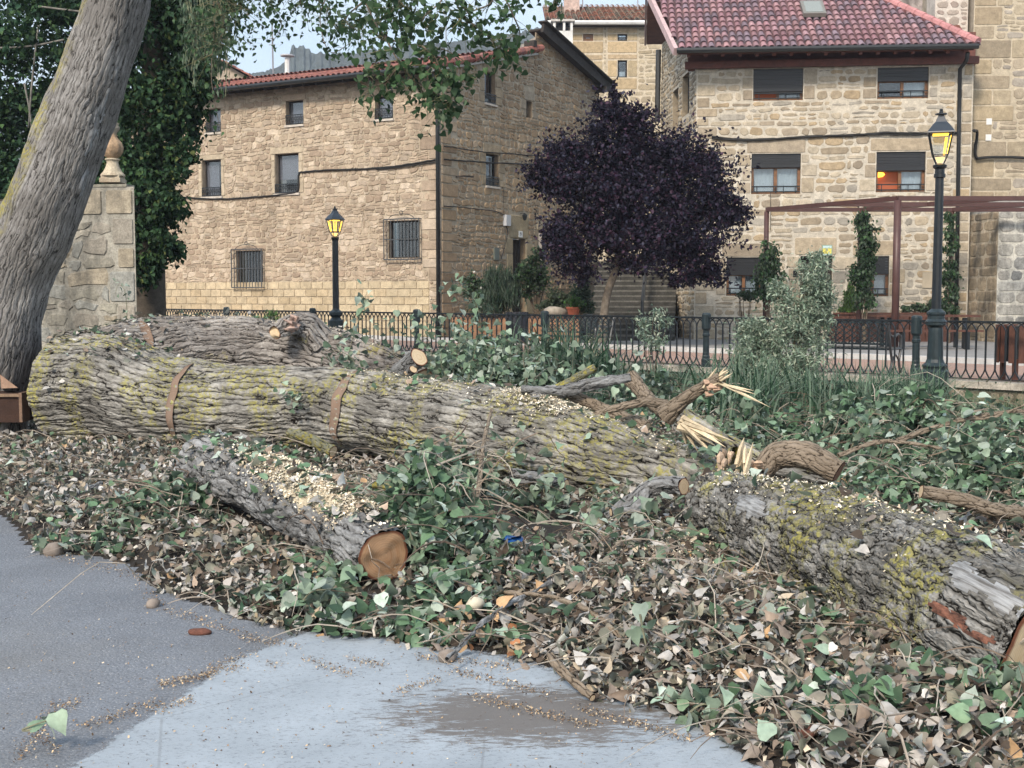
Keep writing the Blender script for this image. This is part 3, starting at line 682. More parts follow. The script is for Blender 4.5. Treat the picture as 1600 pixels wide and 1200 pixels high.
m = M(); ge = OTl+Vector((0, 0, -.05))-gd*.06
m.tube([ge, ge+fd*(HL+.3)], .085, 8); m.build('gutter', GUT, roof)
m = M()
for k in range(30):
    p = OTl+fd*(.25+k*.52)-Vector((0, 0, .16)); m.beam(p+up*.05, p+up*(ov+.35), .09, .13, (1, 1, 1))
m.hexa([OTl-Vector((0, 0, .1))+up*.05, OTl-Vector((0, 0, .1))+fd*HL+up*.05, OTl-Vector((0, 0, .1))+fd*HL+up*(ov+.3), OTl-Vector((0, 0, .1))+up*(ov+.3), OTl-Vector((0, 0, .05))+up*.05, OTl-Vector((0, 0, .05))+fd*HL+up*.05, OTl-Vector((0, 0, .05))+fd*HL+up*(ov+.3), OTl-Vector((0, 0, .05))+up*(ov+.3)])
m.build('rafters', WOOD_OLD, roof)
bis = (WF.n*1.0+fd*.25).normalized()
q = WF.pt(.05, 0, .12)
M().tube([OTl+fd*.1-Vector((0, 0, .1)), WF.pt(.05, EH-.55, .14), WF.pt(.05, EH-1.2, .12), q+Vector((0, 0, PZ))], .065, 8).build('downpipe', GUT, house, smooth=True)
def wp(W, pts, e): return [W.pt(*W.uv(x, y), e) for x, y in pts]
cable(house, wp(WF, [(686, 249), (640, 257), (590, 263), (520, 266), (475, 269), (468, 274), (467, 297), (450, 303), (400, 308), (340, 311), (268, 307)], .05), .032)
cable(house, wp(WF, [(686, 253), (640, 260), (590, 265)], .07), .02)
cable(house, wp(WG, [(692, 229), (705, 230), (740, 236), (800, 241), (850, 245)], .06), .018)
cable(house, wp(WG, [(692, 249), (730, 252), (800, 256), (850, 257)], .06), .024)
cable(house, wp(WG, [(692, 322), (720, 324), (770, 330), (786, 336)], .05), .016)
cable(house, wp(WG, [(789, 353), (791, 362), (788, 380), (781, 405)], .05), .014)
cable(house, wp(WG, [(786, 336), (785, 300), (783, 292)], .04), .008)
# ------------------------------------------------------------------ right stone house
hr0 = at(1085, 462, 36.2); hr1 = at(1512, 462, 35.4); hd = (hr1-hr0); hd.z = 0; LR = hd.length; hd.normalize()
WR = Wall((hr0.x, hr0.y), hd); HRT = WR.uv(1300, 104)[1]
hs1 = at(1031, 462, 42.0); sdn = Vector((hs1.x-hr0.x, hs1.y-hr0.y, 0)); LS = sdn.length; WS = Wall((hr0.x, hr0.y), sdn, (-20, 20))
rhouse = empty('stone_house', (hr0.x, hr0.y, PZ), 'stone house with wide white mortar joints and a pinkish tile roof, behind the pergola', 'house')
W1 = [WR.rect(1177, 107, 1255, 157), WR.rect(1371, 105, 1451, 154)]; W1 = [(a, b, c, min(d, HRT-.03)) for a, b, c, d in W1]
W2 = [WR.rect(1174, 240, 1251, 303), WR.rect(1369, 237, 1446, 300)]
W3 = [WR.rect(1135, 402, 1190, 462), WR.rect(1340, 400, 1389, 463)]
DR = WR.rect(1250, 400, 1300, 505)
GREYB = [(.40, .335, .245), (.37, .305, .22), (.43, .37, .28), (.34, .285, .215), (.45, .39, .30), (.36, .33, .28), (.41, .32, .21)]
mw = M(); bl = []
for o in W1: bl += surround(o, rd, jamb=True, lint=.01, wl=(.28, .5), hb=(.3, .45))[1:]
for o in W2+W3: bl += surround(o, rd, lint=.45, wl=(.25, .5), hb=(.3, .5))
bl += surround(DR, rd, lint=.62, wl=(.3, .55), hb=(.35, .5))
bl += quoins(0, .62, .0, HRT, rd) + quoins(LR, LR-.5, .0, HRT, rd)
wall_mesh(mw, WR, 0, LR, -.2, [(0, HRT), (LR, HRT)], W1+W2+W3+[DR], bl, hrow=(.15, .30), wst=(.22, .62), gap=.062, warp=.022, pal=GREYB, mortar=(.55, .50, .415), proud=.014, split=.22, rough=.02, seed=12, cell=.9)
SO = [WS.rect(1066, 116, 1077, 180), WS.rect(1051, 140, 1060, 205)]
SH = HRT+.3
wall_mesh(mw, WS, 0, LS, -.2, [(0, HRT), (2.6, HRT+1.75), (LS, HRT+1.9)], SO, [], hrow=(.12, .26), wst=(.18, .5), gap=.05, warp=.03, pal=GREYB, mortar=(.62, .56, .46), proud=.02, split=.2, seed=13)
mw.build('wall', STONE_CLEAN, rhouse)
def shutter_window(o, sh, lit=None, open_=False, mull=(.5,), lower=True):
    a, b, c, d = o; H = d-b; W = WR
    f = frame_mesh(W, (a, b, c, d-sh*H), -.12, .075, mull=mull).build('window', WOOD_FR, rhouse)
    m = M(); n = int(sh*H/.07); e = -.05
    for k in range(n): slab(m, W, a+.01, d-sh*H+k*(sh*H/n)+.006, c-.01, d-sh*H+(k+1)*(sh*H/n), e-.03, e-.006*(k % 2))
    slab(m, W, a+.01, d-sh*H-.05, c-.01, d-sh*H+.03, e-.03, e+.03)
    m.build('roller_shutter', SHUT, f)
    mid = (a+c)/2; top = d-sh*H-.06
    lo = (a+.08, b+.08, mid-.05, top); ro = (mid+.05, b+.08, c-.08, top)
    if lit: pane(W, (a+.06, b+.04, mid, top), -.42, f, ROOM_ON, 'lit_room')
    else:
        pane(W, lo, -.15, f)
        if not open_: curtain(W, lo, -.24, f, skew=.05)
    pane(W, ro, -.15, f); curtain(W, ro, -.24, f, skew=-.06)
    m = M()
    for v_ in (.22, .05): m.beam(W.pt(a+.02, b+v_*.9+.02, -.03), W.pt(c-.02, b+v_*.9+.02, -.03), .03, .035)
    for t in (.12, .5, .66, .9): m.beam(W.pt(a+(c-a)*t, b+.02, -.03), W.pt(a+(c-a)*t, b+.24, -.03), .02, .02)
    m.build('railing', IRON, f); return f
f = shutter_window(W1[0], .66, lit=True); f = shutter_window(W1[1], .38, open_=True)
f = shutter_window(W2[0], .3); f = shutter_window(W2[1], .42, lit=True)
m = M(); m.lathe(WR.pt(W2[1][0]+.12, W2[1][3]-.62, -.36), [(.01, .07), (.16, .05), (.2, 0), (.14, -.06), (.01, -.08)], 12); m.build('ceiling_lamp', ROOM_LAMP, f)
shutter_window(W3[0], .42); shutter_window(W3[1], .4)
a, b, c, d = DR; f = frame_mesh(WR, (a, b, c, d), -.2, .09).build('door', WOOD_OLD, rhouse)
m = M(); 
for k in range(6): slab(m, WR, a+.1+(c-a-.2)*k/6+.005, b+.02, a+.1+(c-a-.2)*(k+1)/6-.005, d-.1, -.26, -.22)
m.build('door_panel', WOOD_OLD, f); m = M(); m.box(WR.pt(c-.2, b+1.05, -.19), (.03, .05, .2), WR.ax()); m.build('handle', simple('steel_handle', (.5, .5, .5), .3, .9), f)
# notice over the door: blue heading strip, yellow picture
o = WR.rect(1284, 383, 1300, 399); m = M(); slab(m, WR, *o, .03, .04); nb = m.build('notice_board', simple('sign_green', (.25, .38, .3), .5), rhouse)
a, b, c, d = o; m = M(); slab(m, WR, a+.02, b+.05, c-.02, b+.2, .0405, .043); m.build('yellow_picture', simple('sign_yellow', (.75, .68, .15), .5), nb)
m = M(); slab(m, WR, a+.02, d-.085, c-.02, d-.02, .0405, .043); slab(m, WR, a+.02, b+.01, a+.14, b+.035, .0405, .043); m.build('pale_heading', simple('sign_pale', (.55, .72, .74), .5), nb)
o = WR.rect(1239, 423, 1246, 432); m = M(); slab(m, WR, *o, .02, .05); m.build('wall_box', DARK, rhouse)
o = WR.rect(1441, 425, 1457, 450); m = M(); slab(m, WR, *o, .02, .035); m.build('meter_cover', simple('painted_cover', (.42, .36, .27), .6, 0, 6, .1), rhouse)
for o in SO: pane(WS, (o[0]+.01, o[1]+.01, o[2]-.01, o[3]-.01), -.18, rhouse, DARK, 'window')
# roof
E0 = at(1060, 78, 35.3); E1 = at(1528, 71, 34.6); ed = (E1-E0).normalized(); RG = at(1012, -22, 39.4)
upr = (RG-E0); upr = (upr - ed*upr.dot(ed)).normalized()
vd = (RG-E0); va = vd.dot(ed); vs_ = vd.dot(upr)
LE = (E1-E0).length; nsr = int(vs_/.36)+1; nar = int(LE/.21)+4
c1 = at(1465, 40, 36.0)
clipf = lambda u, v: (u-1.05 > va*v/vs_-.0) and (u-1.05 < LE - v*.62)
PINKP = [(.33, .19, .205), (.30, .165, .185), (.36, .22, .235), (.28, .165, .19), (.23, .165, .195), (.215, .16, .19), (.34, .20, .21), (.32, .195, .215)]
rr = tile_roof(rhouse, E0-ed*1.05, ed, upr, nar+6, nsr, PINKP, clip=clipf, seed=9, lift=.04)
m = M()
hp = lambda v: E0+ed*(LE-v*.62)+upr*v+Vector((0, 0, .1))
for k in range(int(vs_/.3)): m.tube([hp(k*.3), hp(k*.3+.33)], [.13, .11], 8, (.50, .24, .24))
m.build('hip_tiles', TILE, rr)
m = M(); m.beam(E0-upr*.02-ed*.08-Vector((0, 0, .04)), E0+vd*1.02-ed*.08-Vector((0, 0, .04)), .12, .22, (.55, .38, .38)); m.build('verge', simple('pink_verge_mortar', (.55, .4, .4), .8, 0, 5, .15), rr)
# rear slope seen from below at the left, with its timber soffit
RE = at(1010, 66, 43.2); m = M(); ed2 = ed*2.5
def sheet(mm, p, q, ex, t, col=(1, 1, 1)):
    z = Vector((0, 0, t)); mm.hexa([p-z, q-z, q+ex-z, p+ex-z, p, q, q+ex, p+ex], col)
sheet(m, RG+Vector((0, 0, -.05)), RE, ed*3.0, .08); m.build('rear_soffit', simple('red_brown_boarding', (.20, .075, .045), .6, 0, 6, .25), rr)
m = M(); sheet(m, RG+Vector((0, 0, .07)), RE+Vector((0, 0, .1)), ed*3, .1); m.beam(RG-ed*.04, RE-ed*.04, .06, .25); m.build('rear_slope', simple('pink_verge_board', (.5, .36, .36), .7, 0, 5, .1), rr)
m = M(); q0 = E0+upr*.05-Vector((0, 0, .05)); q1 = E0+ed*(LE-.1)+upr*.05-Vector((0, 0, .05))
WBm = simple('red_brown_boarding_front', (.15, .05, .035), .6, 0, 6, .25)
hex_in = Vector((WR.n.x, WR.n.y, 0))*-1
z = Vector((0, 0, 1))
sheet(m, q0, q0+hex_in*1.9+z*1.1, ed*(LE-.1), .05)
m.beam(WR.pt(-.35, HRT+.09, .1), WR.pt(LR+.1, HRT+.09, .1), .16, .2)
slab(m, WR, -.25, HRT+.002, LR+.1, HRT+.95, -.35, -.25)
for k in range(17):
    p = q0+ed*(.3+k*(LE-.6)/16)-z*.10; m.beam(p+hex_in*.05, p+hex_in*.95+z*.36, .1, .14)
m.beam(q0-z*.02, q0-z*.02+ed*(LE-.1), .05, .16)
m.build('eaves_boarding', WBm, rr)
m = M(); m.tube([E0-ed*.05+Vector((0, 0, -.03))+WR.n*.07, E1+Vector((0, 0, -.03))+WR.n*.07], .08, 8); m.build('gutter', GUT, rr)
g1 = at(1512, 88, 34.7); M().tube([g1+Vector((0, 0, .1)), at(1510, 95, 34.9), at(1500, 108, 35.2), at(1498.5, 180, 35.25), at(1494, 495, 35.25)], .06, 8).build('downpipe', GUT, rhouse, smooth=True)
M().tube([at(1029, 78, 41.8), at(1027, 190, 41.8)], .09, 6).build('downpipe', GUT, rhouse)
# skylight
o0 = at(1272, 28, 37.4); su = (o0-E0).dot(ed); svv = 1.9+.75
m = M(); sx = E0+ed*((1288-1060)/468*LE-.05)+upr*3.0; N_ = ed.cross(upr).normalized(); N_ = N_ if N_.z > 0 else -N_
sx = E0+ed*4.05+upr*2.45
m.box(sx+N_*.16, (.66, .98, .12), (ed, upr, N_)); sk = m.build('skylight', simple('skylight_frame', (.2, .19, .17), .5), rr)
m = M(); m.box(sx+N_*.225, (.5, .8, .01), (ed, upr, N_)); m.build('pane', simple('skylight_glass', (.25, .27, .25), .15), sk)
# stone chimney mass by the hip and cables
WC = Wall((at(1461, 30, 36.3).x, 36.3), (1, -.02, 0)); cw = at(1512, 30, 36.3).x-at(1461, 30, 36.3).x; zb, zt = at(1480, 62, 36.3).z-.6, at(1480, -30, 36.3).z
m = M(); wall_mesh(m, WC, 0, cw, zb, [(0, zt), (cw, zt)], [], [], hrow=(.2, .32), wst=(.25, .5), gap=.07, warp=.02, pal=[(.4, .34, .29), (.37, .3, .26)], mortar=(.6, .54, .48), proud=.012, seed=44)
slab(m, WC, 0, zb, cw, zt, -.8, -.005, (.6, .54, .48)); m.build('chimney', STONE_CLEAN, rhouse)
cable(rhouse, wp(WR, [(1112, 214), (1150, 218), (1200, 218), (1260, 214), (1330, 212), (1380, 208), (1440, 209), (1496, 208)], .06), .035)
cable(rhouse, wp(WR, [(1112, 217), (1170, 220), (1240, 216), (1330, 211), (1400, 211), (1440, 211)], .08), .02)
cable(rhouse, wp(WR, [(1204, 300), (1204, 360)], .03), .008, wob=0)
# ------------------------------------------------------------------ tower on the right, with buttress
tP = at(1510, 462, 36.0); WT = Wall((tP.x, tP.y), (1, -.03, 0))
tower = empty('stone_tower', (tP.x, tP.y, PZ), 'tall weathered stone tower with patchy pale mortar at the right edge', 'tower')
TOP = at(1510, -260, 36).z; m = M(); bl = []
v = .0; k = 0
while v < TOP:
    h = rd.uniform(.38, .58); w_ = rd.uniform(.55, .8) if k % 2 else rd.uniform(.8, 1.25); bl.append((0, v, w_, v+h, rd.choice([(.36, .29, .20), (.33, .275, .20), (.38, .31, .21)])))
    if k % 3 == 0: bl.append((w_, v, w_+rd.uniform(.4, .7), v+h, (.37, .31, .22)))
    v += h; k += 1
wall_mesh(m, WT, 0, 6, -.2, [(0, TOP), (6, TOP)], [], bl, hrow=(.2, .36), wst=(.25, .6), gap=.05, warp=.03, pal=[(.38, .32, .24), (.35, .295, .22), (.40, .34, .25), (.37, .33, .28)], mortar=(.52, .45, .34), proud=.012, seed=21, cell=.8)
slab(m, WT, 0, -.2, 6, TOP, -5, -.02, (.4, .35, .28)); m.build('wall', STONE, tower)
# plastered wing seen over the hip
m = M(); W_ = Wall((at(1395, 20, 41).x, 41), (1, 0, 0)); slab(m, W_, 0, 4, 3.0, 14, -2, 0, (.42, .37, .36)); m.build('plastered_wing', STONE_GREY, tower)
bx0, bx1 = at(1541, 462, 34.3).x, at(1660, 462, 34.3).x
m = M(); bt = at(1550, 332, 34.8).z
Wb = Wall((bx0+.25, 34.2), (1, 0, 0)); wall_mesh(m, Wb, 0, 3.2, -.2, [(0, bt), (3.2, bt)], [], [], hrow=(.26, .42), wst=(.4, .9), gap=.045, warp=.006, pal=[(.36, .35, .32), (.33, .32, .29), (.40, .38, .34), (.24, .24, .23)], mortar=(.55, .53, .47), proud=.014, seed=31, split=0)
Wb2 = Wall((bx0+.25, 34.2), (-.12, 1, 0), (0, 20)); wall_mesh(m, Wb2, 0, 2.0, -.2, [(0, bt), (2.0, bt)], [], [], hrow=(.28, .42), wst=(.4, .9), gap=.045, warp=.01, pal=[(.38, .31, .22), (.34, .27, .19)], mortar=(.5, .43, .33), proud=.012, seed=32, split=0)
m.hexa([Wb.pt(0, bt), Wb.pt(3.2, bt), Wb.pt(3.2, bt, -2), Wb2.pt(2.0, bt), Wb.pt(.05, bt+.12), Wb.pt(3.2, bt+.12), Wb.pt(3.2, bt+.5, -2), Wb2.pt(2.0, bt+.5)], (.34, .33, .31))
m.build('buttress', STONE_GREY, tower)
q = [WR.pt(LR+.02, WR.uv(1500, 205)[1], .1), WT.pt(.1, WT.uv(1512, 210)[1], .25), WT.pt(.12, WT.uv(1515, 245)[1], .12), WT.pt(.6, WT.uv(1530, 247)[1], .1), WT.pt(3.5, WT.uv(1600, 247)[1], .1)]
cable(tower, q, .045, wob=.03)
for (px, py) in ((1545, 190), (1544, 215)):
    p = WT.pt(*WT.uv(px, py), .02); M().box(p, (.16, .02, .18), WT.ax()).build('patch', WHITE, tower)
# ------------------------------------------------------------------ distant middle house
WM = Wall((at(862, 462, 58).x, 58), (1, 0, 0)); mh = empty('stone_house', (WM.P.x, WM.P.y, 0), 'tall ochre house with white gutter and four small windows, between the two larger houses', 'house')
LM = at(1045, 462, 58).x-WM.P.x; MT = WM.uv(950, 42)[1]
ow = [WM.rect(911, 53, 927, 64), WM.rect(965, 53, 980, 64), WM.rect(911, 95, 926, 122), WM.rect(965, 94, 980, 121)]
bl = []
for o in ow: a, b, c, d = o; bl += [(a-.5, b-.58, c+.5, b, (.48, .37, .23)), (a-.5, b, a, d+.02, (.47, .36, .22)), (c, b, c+.5, d+.02, (.46, .37, .24)), (a-.5, d+.02, c+.5, d+.3, (.48, .37, .24))]
m = M(); wall_mesh(m, WM, 0, LM, 1, [(0, MT), (LM, MT)], ow, bl, hrow=(.2, .38), wst=(.3, .8), gap=.07, warp=.03, pal=[(.42, .35, .25), (.39, .32, .22), (.45, .38, .27)], mortar=(.58, .50, .38), proud=.015, seed=51); m.build('wall', STONE_CLEAN, mh)
WMs = Wall((WM.P.x, WM.P.y), (-.35, 1, 0), (-40, 50)); m = M(); slab(m, WMs, 0, 1, 5, MT, -.2, 0, (.4, .35, .3)); m.build('side_wall', STONE_CLEAN, mh)
for i, o in enumerate(ow):
    a, b, c, d = o; f = frame_mesh(WM, o, -.1, .06 if i else .14).build('window', WOOD_FR if i == 0 else WOOD_OLD, mh); pane(WM, (a+.06, b+.06, c-.06, d-.06), -.14, f)
    if i != 1: curtain(WM, (a+.08, b+.06, c-.08, d-(.5 if i > 1 else .06)), -.2, f)
m = M(); slab(m, WM, -.3, MT+.002, LM, MT+.10, -.6, .42); m.build('eaves_board', WOOD_OLD, mh)
O3 = WM.pt(-.35, MT+.15, .5); tile_roof(mh, O3, Vector((1, 0, 0)), Vector((0, .93, .33)), int((LM+.6)/.26), 16, [(.42, .2, .15), (.45, .33, .26), (.38, .33, .27), (.5, .25, .18), (.33, .3, .26)], pitch=.26, r=.11, seed=5, lift=.06)
m = M(); m.tube([O3-z*.06, O3-z*.06+Vector((LM+.4, 0, 0))], .11, 8); m.tube([O3-z*.1+Vector((.3, 0, 0)), O3-z*.5+Vector((.3, .0, 0)), O3+Vector((.05, .45, -1.1))], .07, 6); m.build('gutter', WHITE, mh)
m = M(); p = at(893, 12, 61); m.box(p, (.75, .6, 2.0), col=(.5, .38, .33)); m.build('chimney', attr_mat('chimney_render'), mh)
for px in (911, 997): M().tube([at(px, 26, 61), at(px-1, -20, 61)], .03, 5).build('antenna', simple('grey_mast', (.4, .4, .42), .5, .3), mh)
# chimney in front of it
ch = empty('chimney', at(876, 110, 52), 'white rendered chimney with dark openings under a flat cap, right of the gable ridge', 'chimney'); cx = at(879, 66, 52)
m = M(); m.box((cx.x, 52, cx.z-.9), (.82, .7, 2.6)); m.build('shaft', WHITE, ch)
m = M(); zt = cx.z+.4
for sx_ in (-.36, .36, .05):
    for sy in (-.3, .3): M().box((cx.x+sx_, 52+sy, zt+.18), (.1, .1, .40)).build('vent_post', WHITE, ch)
m = M(); m.box((cx.x, 52, zt+.16), (.5, .4, .36)); m.build('flue', DARK, ch)
m = M(); m.box((cx.x, 52, zt+.42), (1.0, .85, .09)); m.build('cap', simple('concrete_cap', (.5, .48, .45), .8, 0, 5, .2), ch)
# house behind on the left: a small gable over the long roof
bh = empty('stone_house', at(365, 300, 60), 'small pale gable with red tiles peeking over the long roof at the left', 'house'); p0 = at(350, 100, 60); p1 = at(300, 140, 60); p2 = at(405, 130, 60)
m = M(); m.hexa([Vector((p1.x, 60, 3)), Vector((p2.x, 60, 3)), Vector((p2.x, 68, 3)), Vector((p1.x, 68, 3)), Vector((p1.x, 60, p1.z)), Vector((p2.x, 60, p2.z)), Vector((p2.x, 68, p2.z)), Vector((p1.x, 68, p1.z))], (.45, .38, .3))
m.add([Vector((p1.x, 60, p1.z)), Vector((p2.x, 60, p2.z)), Vector((p0.x, 60, p0.z))], [(0, 1, 2)], (.45, .38, .3)); m.build('wall', STONE_CLEAN, bh)
tile_roof(bh, Vector((p2.x+.5, 59.6, p2.z-.2)), Vector((0, 1, 0)), p0-p2, 26, int((p0-p2).length/.36)+2, REDP, seed=71)
tile_roof(bh, Vector((p1.x-.5, 59.6, p1.z-.2)), Vector((0, 1, 0)), p0-p1, 26, int((p0-p1).length/.36)+2, REDP, seed=72, name='roof')
ch2 = empty('chimney', at(448, 110, 52), 'slim white flue pipe with a flat cap above the long roof', 'chimney'); m = M(); m.tube([at(449, 120, 52), at(449, 91, 52)], .11, 8); m.build('flue', WHITE, ch2); m = M(); c_ = at(449, 88, 52); m.lathe(c_, [(.3, 0), (.3, .05)], 10); m.build('cap', STREAM, ch2)
an = tag(M().tube([at(427, 118, 50), at(425, 30, 50)], .035, 5).beam(at(421, 60, 50), at(429, 60, 50), .03, .03).beam(at(420, 70, 50), at(430, 70, 50), .03, .03).build('antenna', simple('mast_metal', (.3, .3, .32), .5, .3)), 'thin television mast above the long roof, left of the slim flue', 'antenna')
an = tag(M().tube([at(697, 105, 50), at(697, -30, 50)], .035, 5).build('antenna', simple('mast_metal_light', (.4, .45, .5), .5, .3)), 'tall thin mast rising behind the corner of the long house into the poplar leaves', 'antenna')
# ------------------------------------------------------------------ wooded hill
m = M(); tab = [(-400, 190), (150, 150), (380, 120), (440, 105), (458, 86), (462, 70), (480, 74), (500, 84), (560, 82), (640, 68), (700, 66), (760, 58), (800, 50), (850, 42), (930, 60), (1100, 90), (1500, 130), (2200, 190)]
V = []; pxs = list(range(-400, 2201, 3)); nn = len(pxs)
for r_ in range(6):
    for px in pxs:
        y = lerp_tab(tab, px) + (0 if r_ else -0.0); D = 420+r_*0
        top = at(px, y, 420).z; j = noise.noise(Vector((px*.11, 0, 0)))*1.6+noise.noise(Vector((px*.4, 5, 0)))*.9
        f = [1, .93, .7, .4, .15, -.03][r_]; DD = [420, 412, 380, 330, 280, 240][r_]
        V.append((at(px, 462, DD).x, DD, (top+j)*f+(noise.noise(Vector((px*.02, r_*3, 0)))*5 if r_ > 1 else 0) if r_ < 5 else -2))
m.add(V, [(r_*nn+i, r_*nn+i+1, (r_+1)*nn+i+1, (r_+1)*nn+i) for r_ in range(5) for i in range(nn-1)])
HILL = simple('pine_forest', (.07, .085, .085), .95, 0, .08, .4, .22, 1.0, 3); tag(m.build('hill', HILL), kind='structure')
# ------------------------------------------------------------------ retaining wall and iron fence
WRW = Wall((fpt(-16, .12, 0).x, fpt(-16, .12, 0).y), (FD.x, FD.y)); rw = empty('retaining_wall', fpt(0, .1, PZ), 'low mossy rubble retaining wall with a pale coping under the iron fence', 'wall')
m = M(); wall_mesh(m, WRW, 0, 24, -.9, [(0, PZ-.09), (24, PZ-.09)], [], [], hrow=(.10, .2), wst=(.14, .36), gap=.04, warp=.03, pal=[(.26, .22, .16), (.21, .18, .13), (.17, .17, .11), (.30, .26, .2)], mortar=(.12, .11, .08), proud=.03, seed=61); m.build('wall_face', STONE_GREY, rw)
m = M(); slab(m, WRW, 0, PZ-.09, 24, PZ+.012, -.3, .05, (.46, .42, .36)); m.build('coping', STONE_GREY, rw)
fence = empty('iron_fence', fpt(0, 0, PZ), 'black iron fence of interlaced arched bars and round posts along the plaza edge', 'fence')
FX, FY = Vector((FD.x, FD.y, 0)).normalized(), Vector((FN.x, FN.y, 0)).normalized(); SP = 4.045
def fence_post(u):
    m = M(); p = fpt(u, 0, PZ+.01)
    m.lathe(p, [(.085, 0), (.085, .14), (.07, .16), (.07, .2), (.062, .22), (.062, .26), (.058, .28), (.058, .55), (.068, .565), (.068, .6), (.058, .615), (.058, .66), (.072, .68), (.085, .70), (.085, .95), (.07, .975), (.03, .985)], 14)
    return m.build('post', IRON2, fence, smooth=False)
def fence_panel(u0, u1):
    m = M(); P = lambda u, h: fpt(u, 0, PZ+.012+h)
    L = u1-u0; n = int(round(L/.152)); st = L/n
    m.beam(P(u0, .895), P(u1, .895), .055, .028); m.beam(P(u0, .03), P(u1, .03), .04, .016)
    for i in range(n+1):
        u = u0+i*st
        if 0 < i < n: m.beam(P(u, .17), P(u, .72), .022, .022, up=FY)
        # interlaced pointed arches at the top
        for sgn in (-1, 1):
            pr = None
            for k in range(6):
                a = k/5*math.pi/2; uu = u+sgn*st*1.0*(1-math.cos(a)); hh = .72+.165*math.sin(a)
                if u0 <= uu <= u1 and pr: m.beam(P(*pr), P(uu, hh), .014, .02, up=FY)
                pr = (uu, hh) if u0 <= uu <= u1 else None
        if 0 < i < n:
            for sgn in (-1, 1):
                pr = (u, .2)
                for (du, h) in ((.008, .16), (.03, .11), (.055, .07), (.072, .035)):
                    q = (u+sgn*du, h); m.beam(P(*pr), P(*q), .016, .02, up=FY); pr = q
    return m.build('panel', IRON, fence)
for k in range(-7, 2):
    u = k*SP; 
    if k < 1: fence_panel(u+.06, u+SP-.06)
    fence_post(u)
# ------------------------------------------------------------------ street lamps
def lantern(p, root, s=1.0, sides=4, rot=R(28)):
    def L(prof, name, mt, sd=sides, par=root, cols=None):
        return M().lathe(p, [(r*s, h*s) for r, h in prof], sides=sd, rot=rot).build(name, mt, par)
    L([(.10, 0), (.105, .03), (.06, .05)], 'collar', IRON, 10)
    m = M(); n = sides
    def pt(r, h, k, f=0.0):
        a0 = 2*math.pi*k/n+rot; a1 = 2*math.pi*(k+1)/n+rot
        v0 = Vector((math.cos(a0), math.sin(a0), 0))*r*s; v1 = Vector((math.cos(a1), math.sin(a1), 0))*r*s
        return p+v0.lerp(v1, f)+Vector((0, 0, h*s))
    for k in range(n):
        m.beam(pt(.075, .05, k), pt(.15, .18, k), .013*s, .013*s); m.beam(pt(.15, .18, k), pt(.235, .50, k), .016*s, .016*s)
        m.beam(pt(.15, .18, k), pt(.15, .18, k+1), .014*s, .014*s); m.beam(pt(.235, .50, k), pt(.235, .50, k+1), .02*s, .02*s)
    fr = m.build('lantern_frame', IRON, root)
    for k in range(n):
        g = M(); g.add([pt(.147, .185, k, .06), pt(.147, .185, k, .94), pt(.23, .495, k, .94), pt(.23, .495, k, .06)], [(0, 1, 2, 3)]); g.build('pane', GLASS, fr)
        if sides == 4 and k in (1, 2): continue
        g = M(); 
        g.hexa([pt(.138, .19, k, .12), pt(.138, .19, k, .26), pt(.125, .19, k, .26), pt(.125, .19, k, .12), pt(.215, .46, k, .14), pt(.215, .46, k, .25), pt(.2, .46, k, .25), pt(.2, .46, k, .14)])
        g.build('lit_strip', LAMP_ON, fr)
    b = M(); b.lathe(p, [(.045*s, .07*s), (.09*s, .14*s), (.08*s, .145*s)], sides=sides, rot=rot); b.build('lit_cup', emis('lit_lamp_base', (1, .62, .2), .8) if 'lit_lamp_base' not in bpy.data.materials else bpy.data.materials['lit_lamp_base'], fr)
    b = M(); b.lathe(p, [(.15*s, .475*s), (.16*s, .485*s)], sides=sides, rot=rot); b.build('lamp_plate', LAMP_ON, fr)
    L([(.275, .50), (.27, .515), (.17, .62), (.115, .665), (.06, .76), (.06, .775)], 'hood', simple('blue_black_iron', (.03, .04, .055), .3) if 'blue_black_iron' not in bpy.data.materials else bpy.data.materials['blue_black_iron'])
    L([(.03, .77), (.09, .78), (.085, .795), (.03, .80), (.03, .82), (.022, .835), (.03, .85), (.01, .865)], 'finial', IRON, 10)
lp = fpt(.62, -.55, PZ); lp = at(1461, 560, 18.4); lp.z = PZ
lamp = empty('street_lamp', lp, 'tall black cast iron street lamp with a lit four sided lantern, nearest on the right', 'street lamp', None)
ztop = at(1468, 170, 18.4).z; H = ztop-PZ; s_ = 1.0; hz = H-.865
M().lathe(lp, [(.20, 0), (.20, .16), (.17, .19), (.17, .21), (.19, .23), (.19, .25), (.14, .29), (.12, .34), (.105, .78), (.10, .82), (.15, .86), (.15, .9), (.16, .91), (.125, .95), (.125, 1.0), (.14, 1.02), (.14, 1.05), (.10, 1.08), (.08, 1.1)], 16).build('base', IRON2, lamp, smooth=False)
M().lathe(lp, [(.072, 1.1), (.062, hz-.16), (.085, hz-.15), (.085, hz-.1), (.07, hz-.09), (.07, hz-.03), (.1, hz)], 12).build('pole', IRON, lamp, smooth=False)
lantern(lp+Vector((0, 0, hz)), lamp)
lp2 = at(525, 500, 28.2); lp2.z = PZ; lamp2 = empty('street_lamp', lp2, 'smaller black street lamp with a glowing lantern before the long beige house', 'street lamp')
H = at(525, 322, 28.2).z-PZ; s2 = .86; hz = H-.865*s2
M().lathe(lp2, [(.19, 0), (.19, .14), (.165, .17), (.165, .72), (.13, .76), (.10, .8), (.16, .86), (.16, .92), (.09, .97), (.075, 1.0)], 16).build('base', IRON2, lamp2)
M().lathe(lp2, [(.075, 1.0), (.07, hz-.05), (.09, hz)], 12).build('pole', IRON, lamp2)
lantern(lp2+Vector((0, 0, hz)), lamp2, s2, 6, .3)
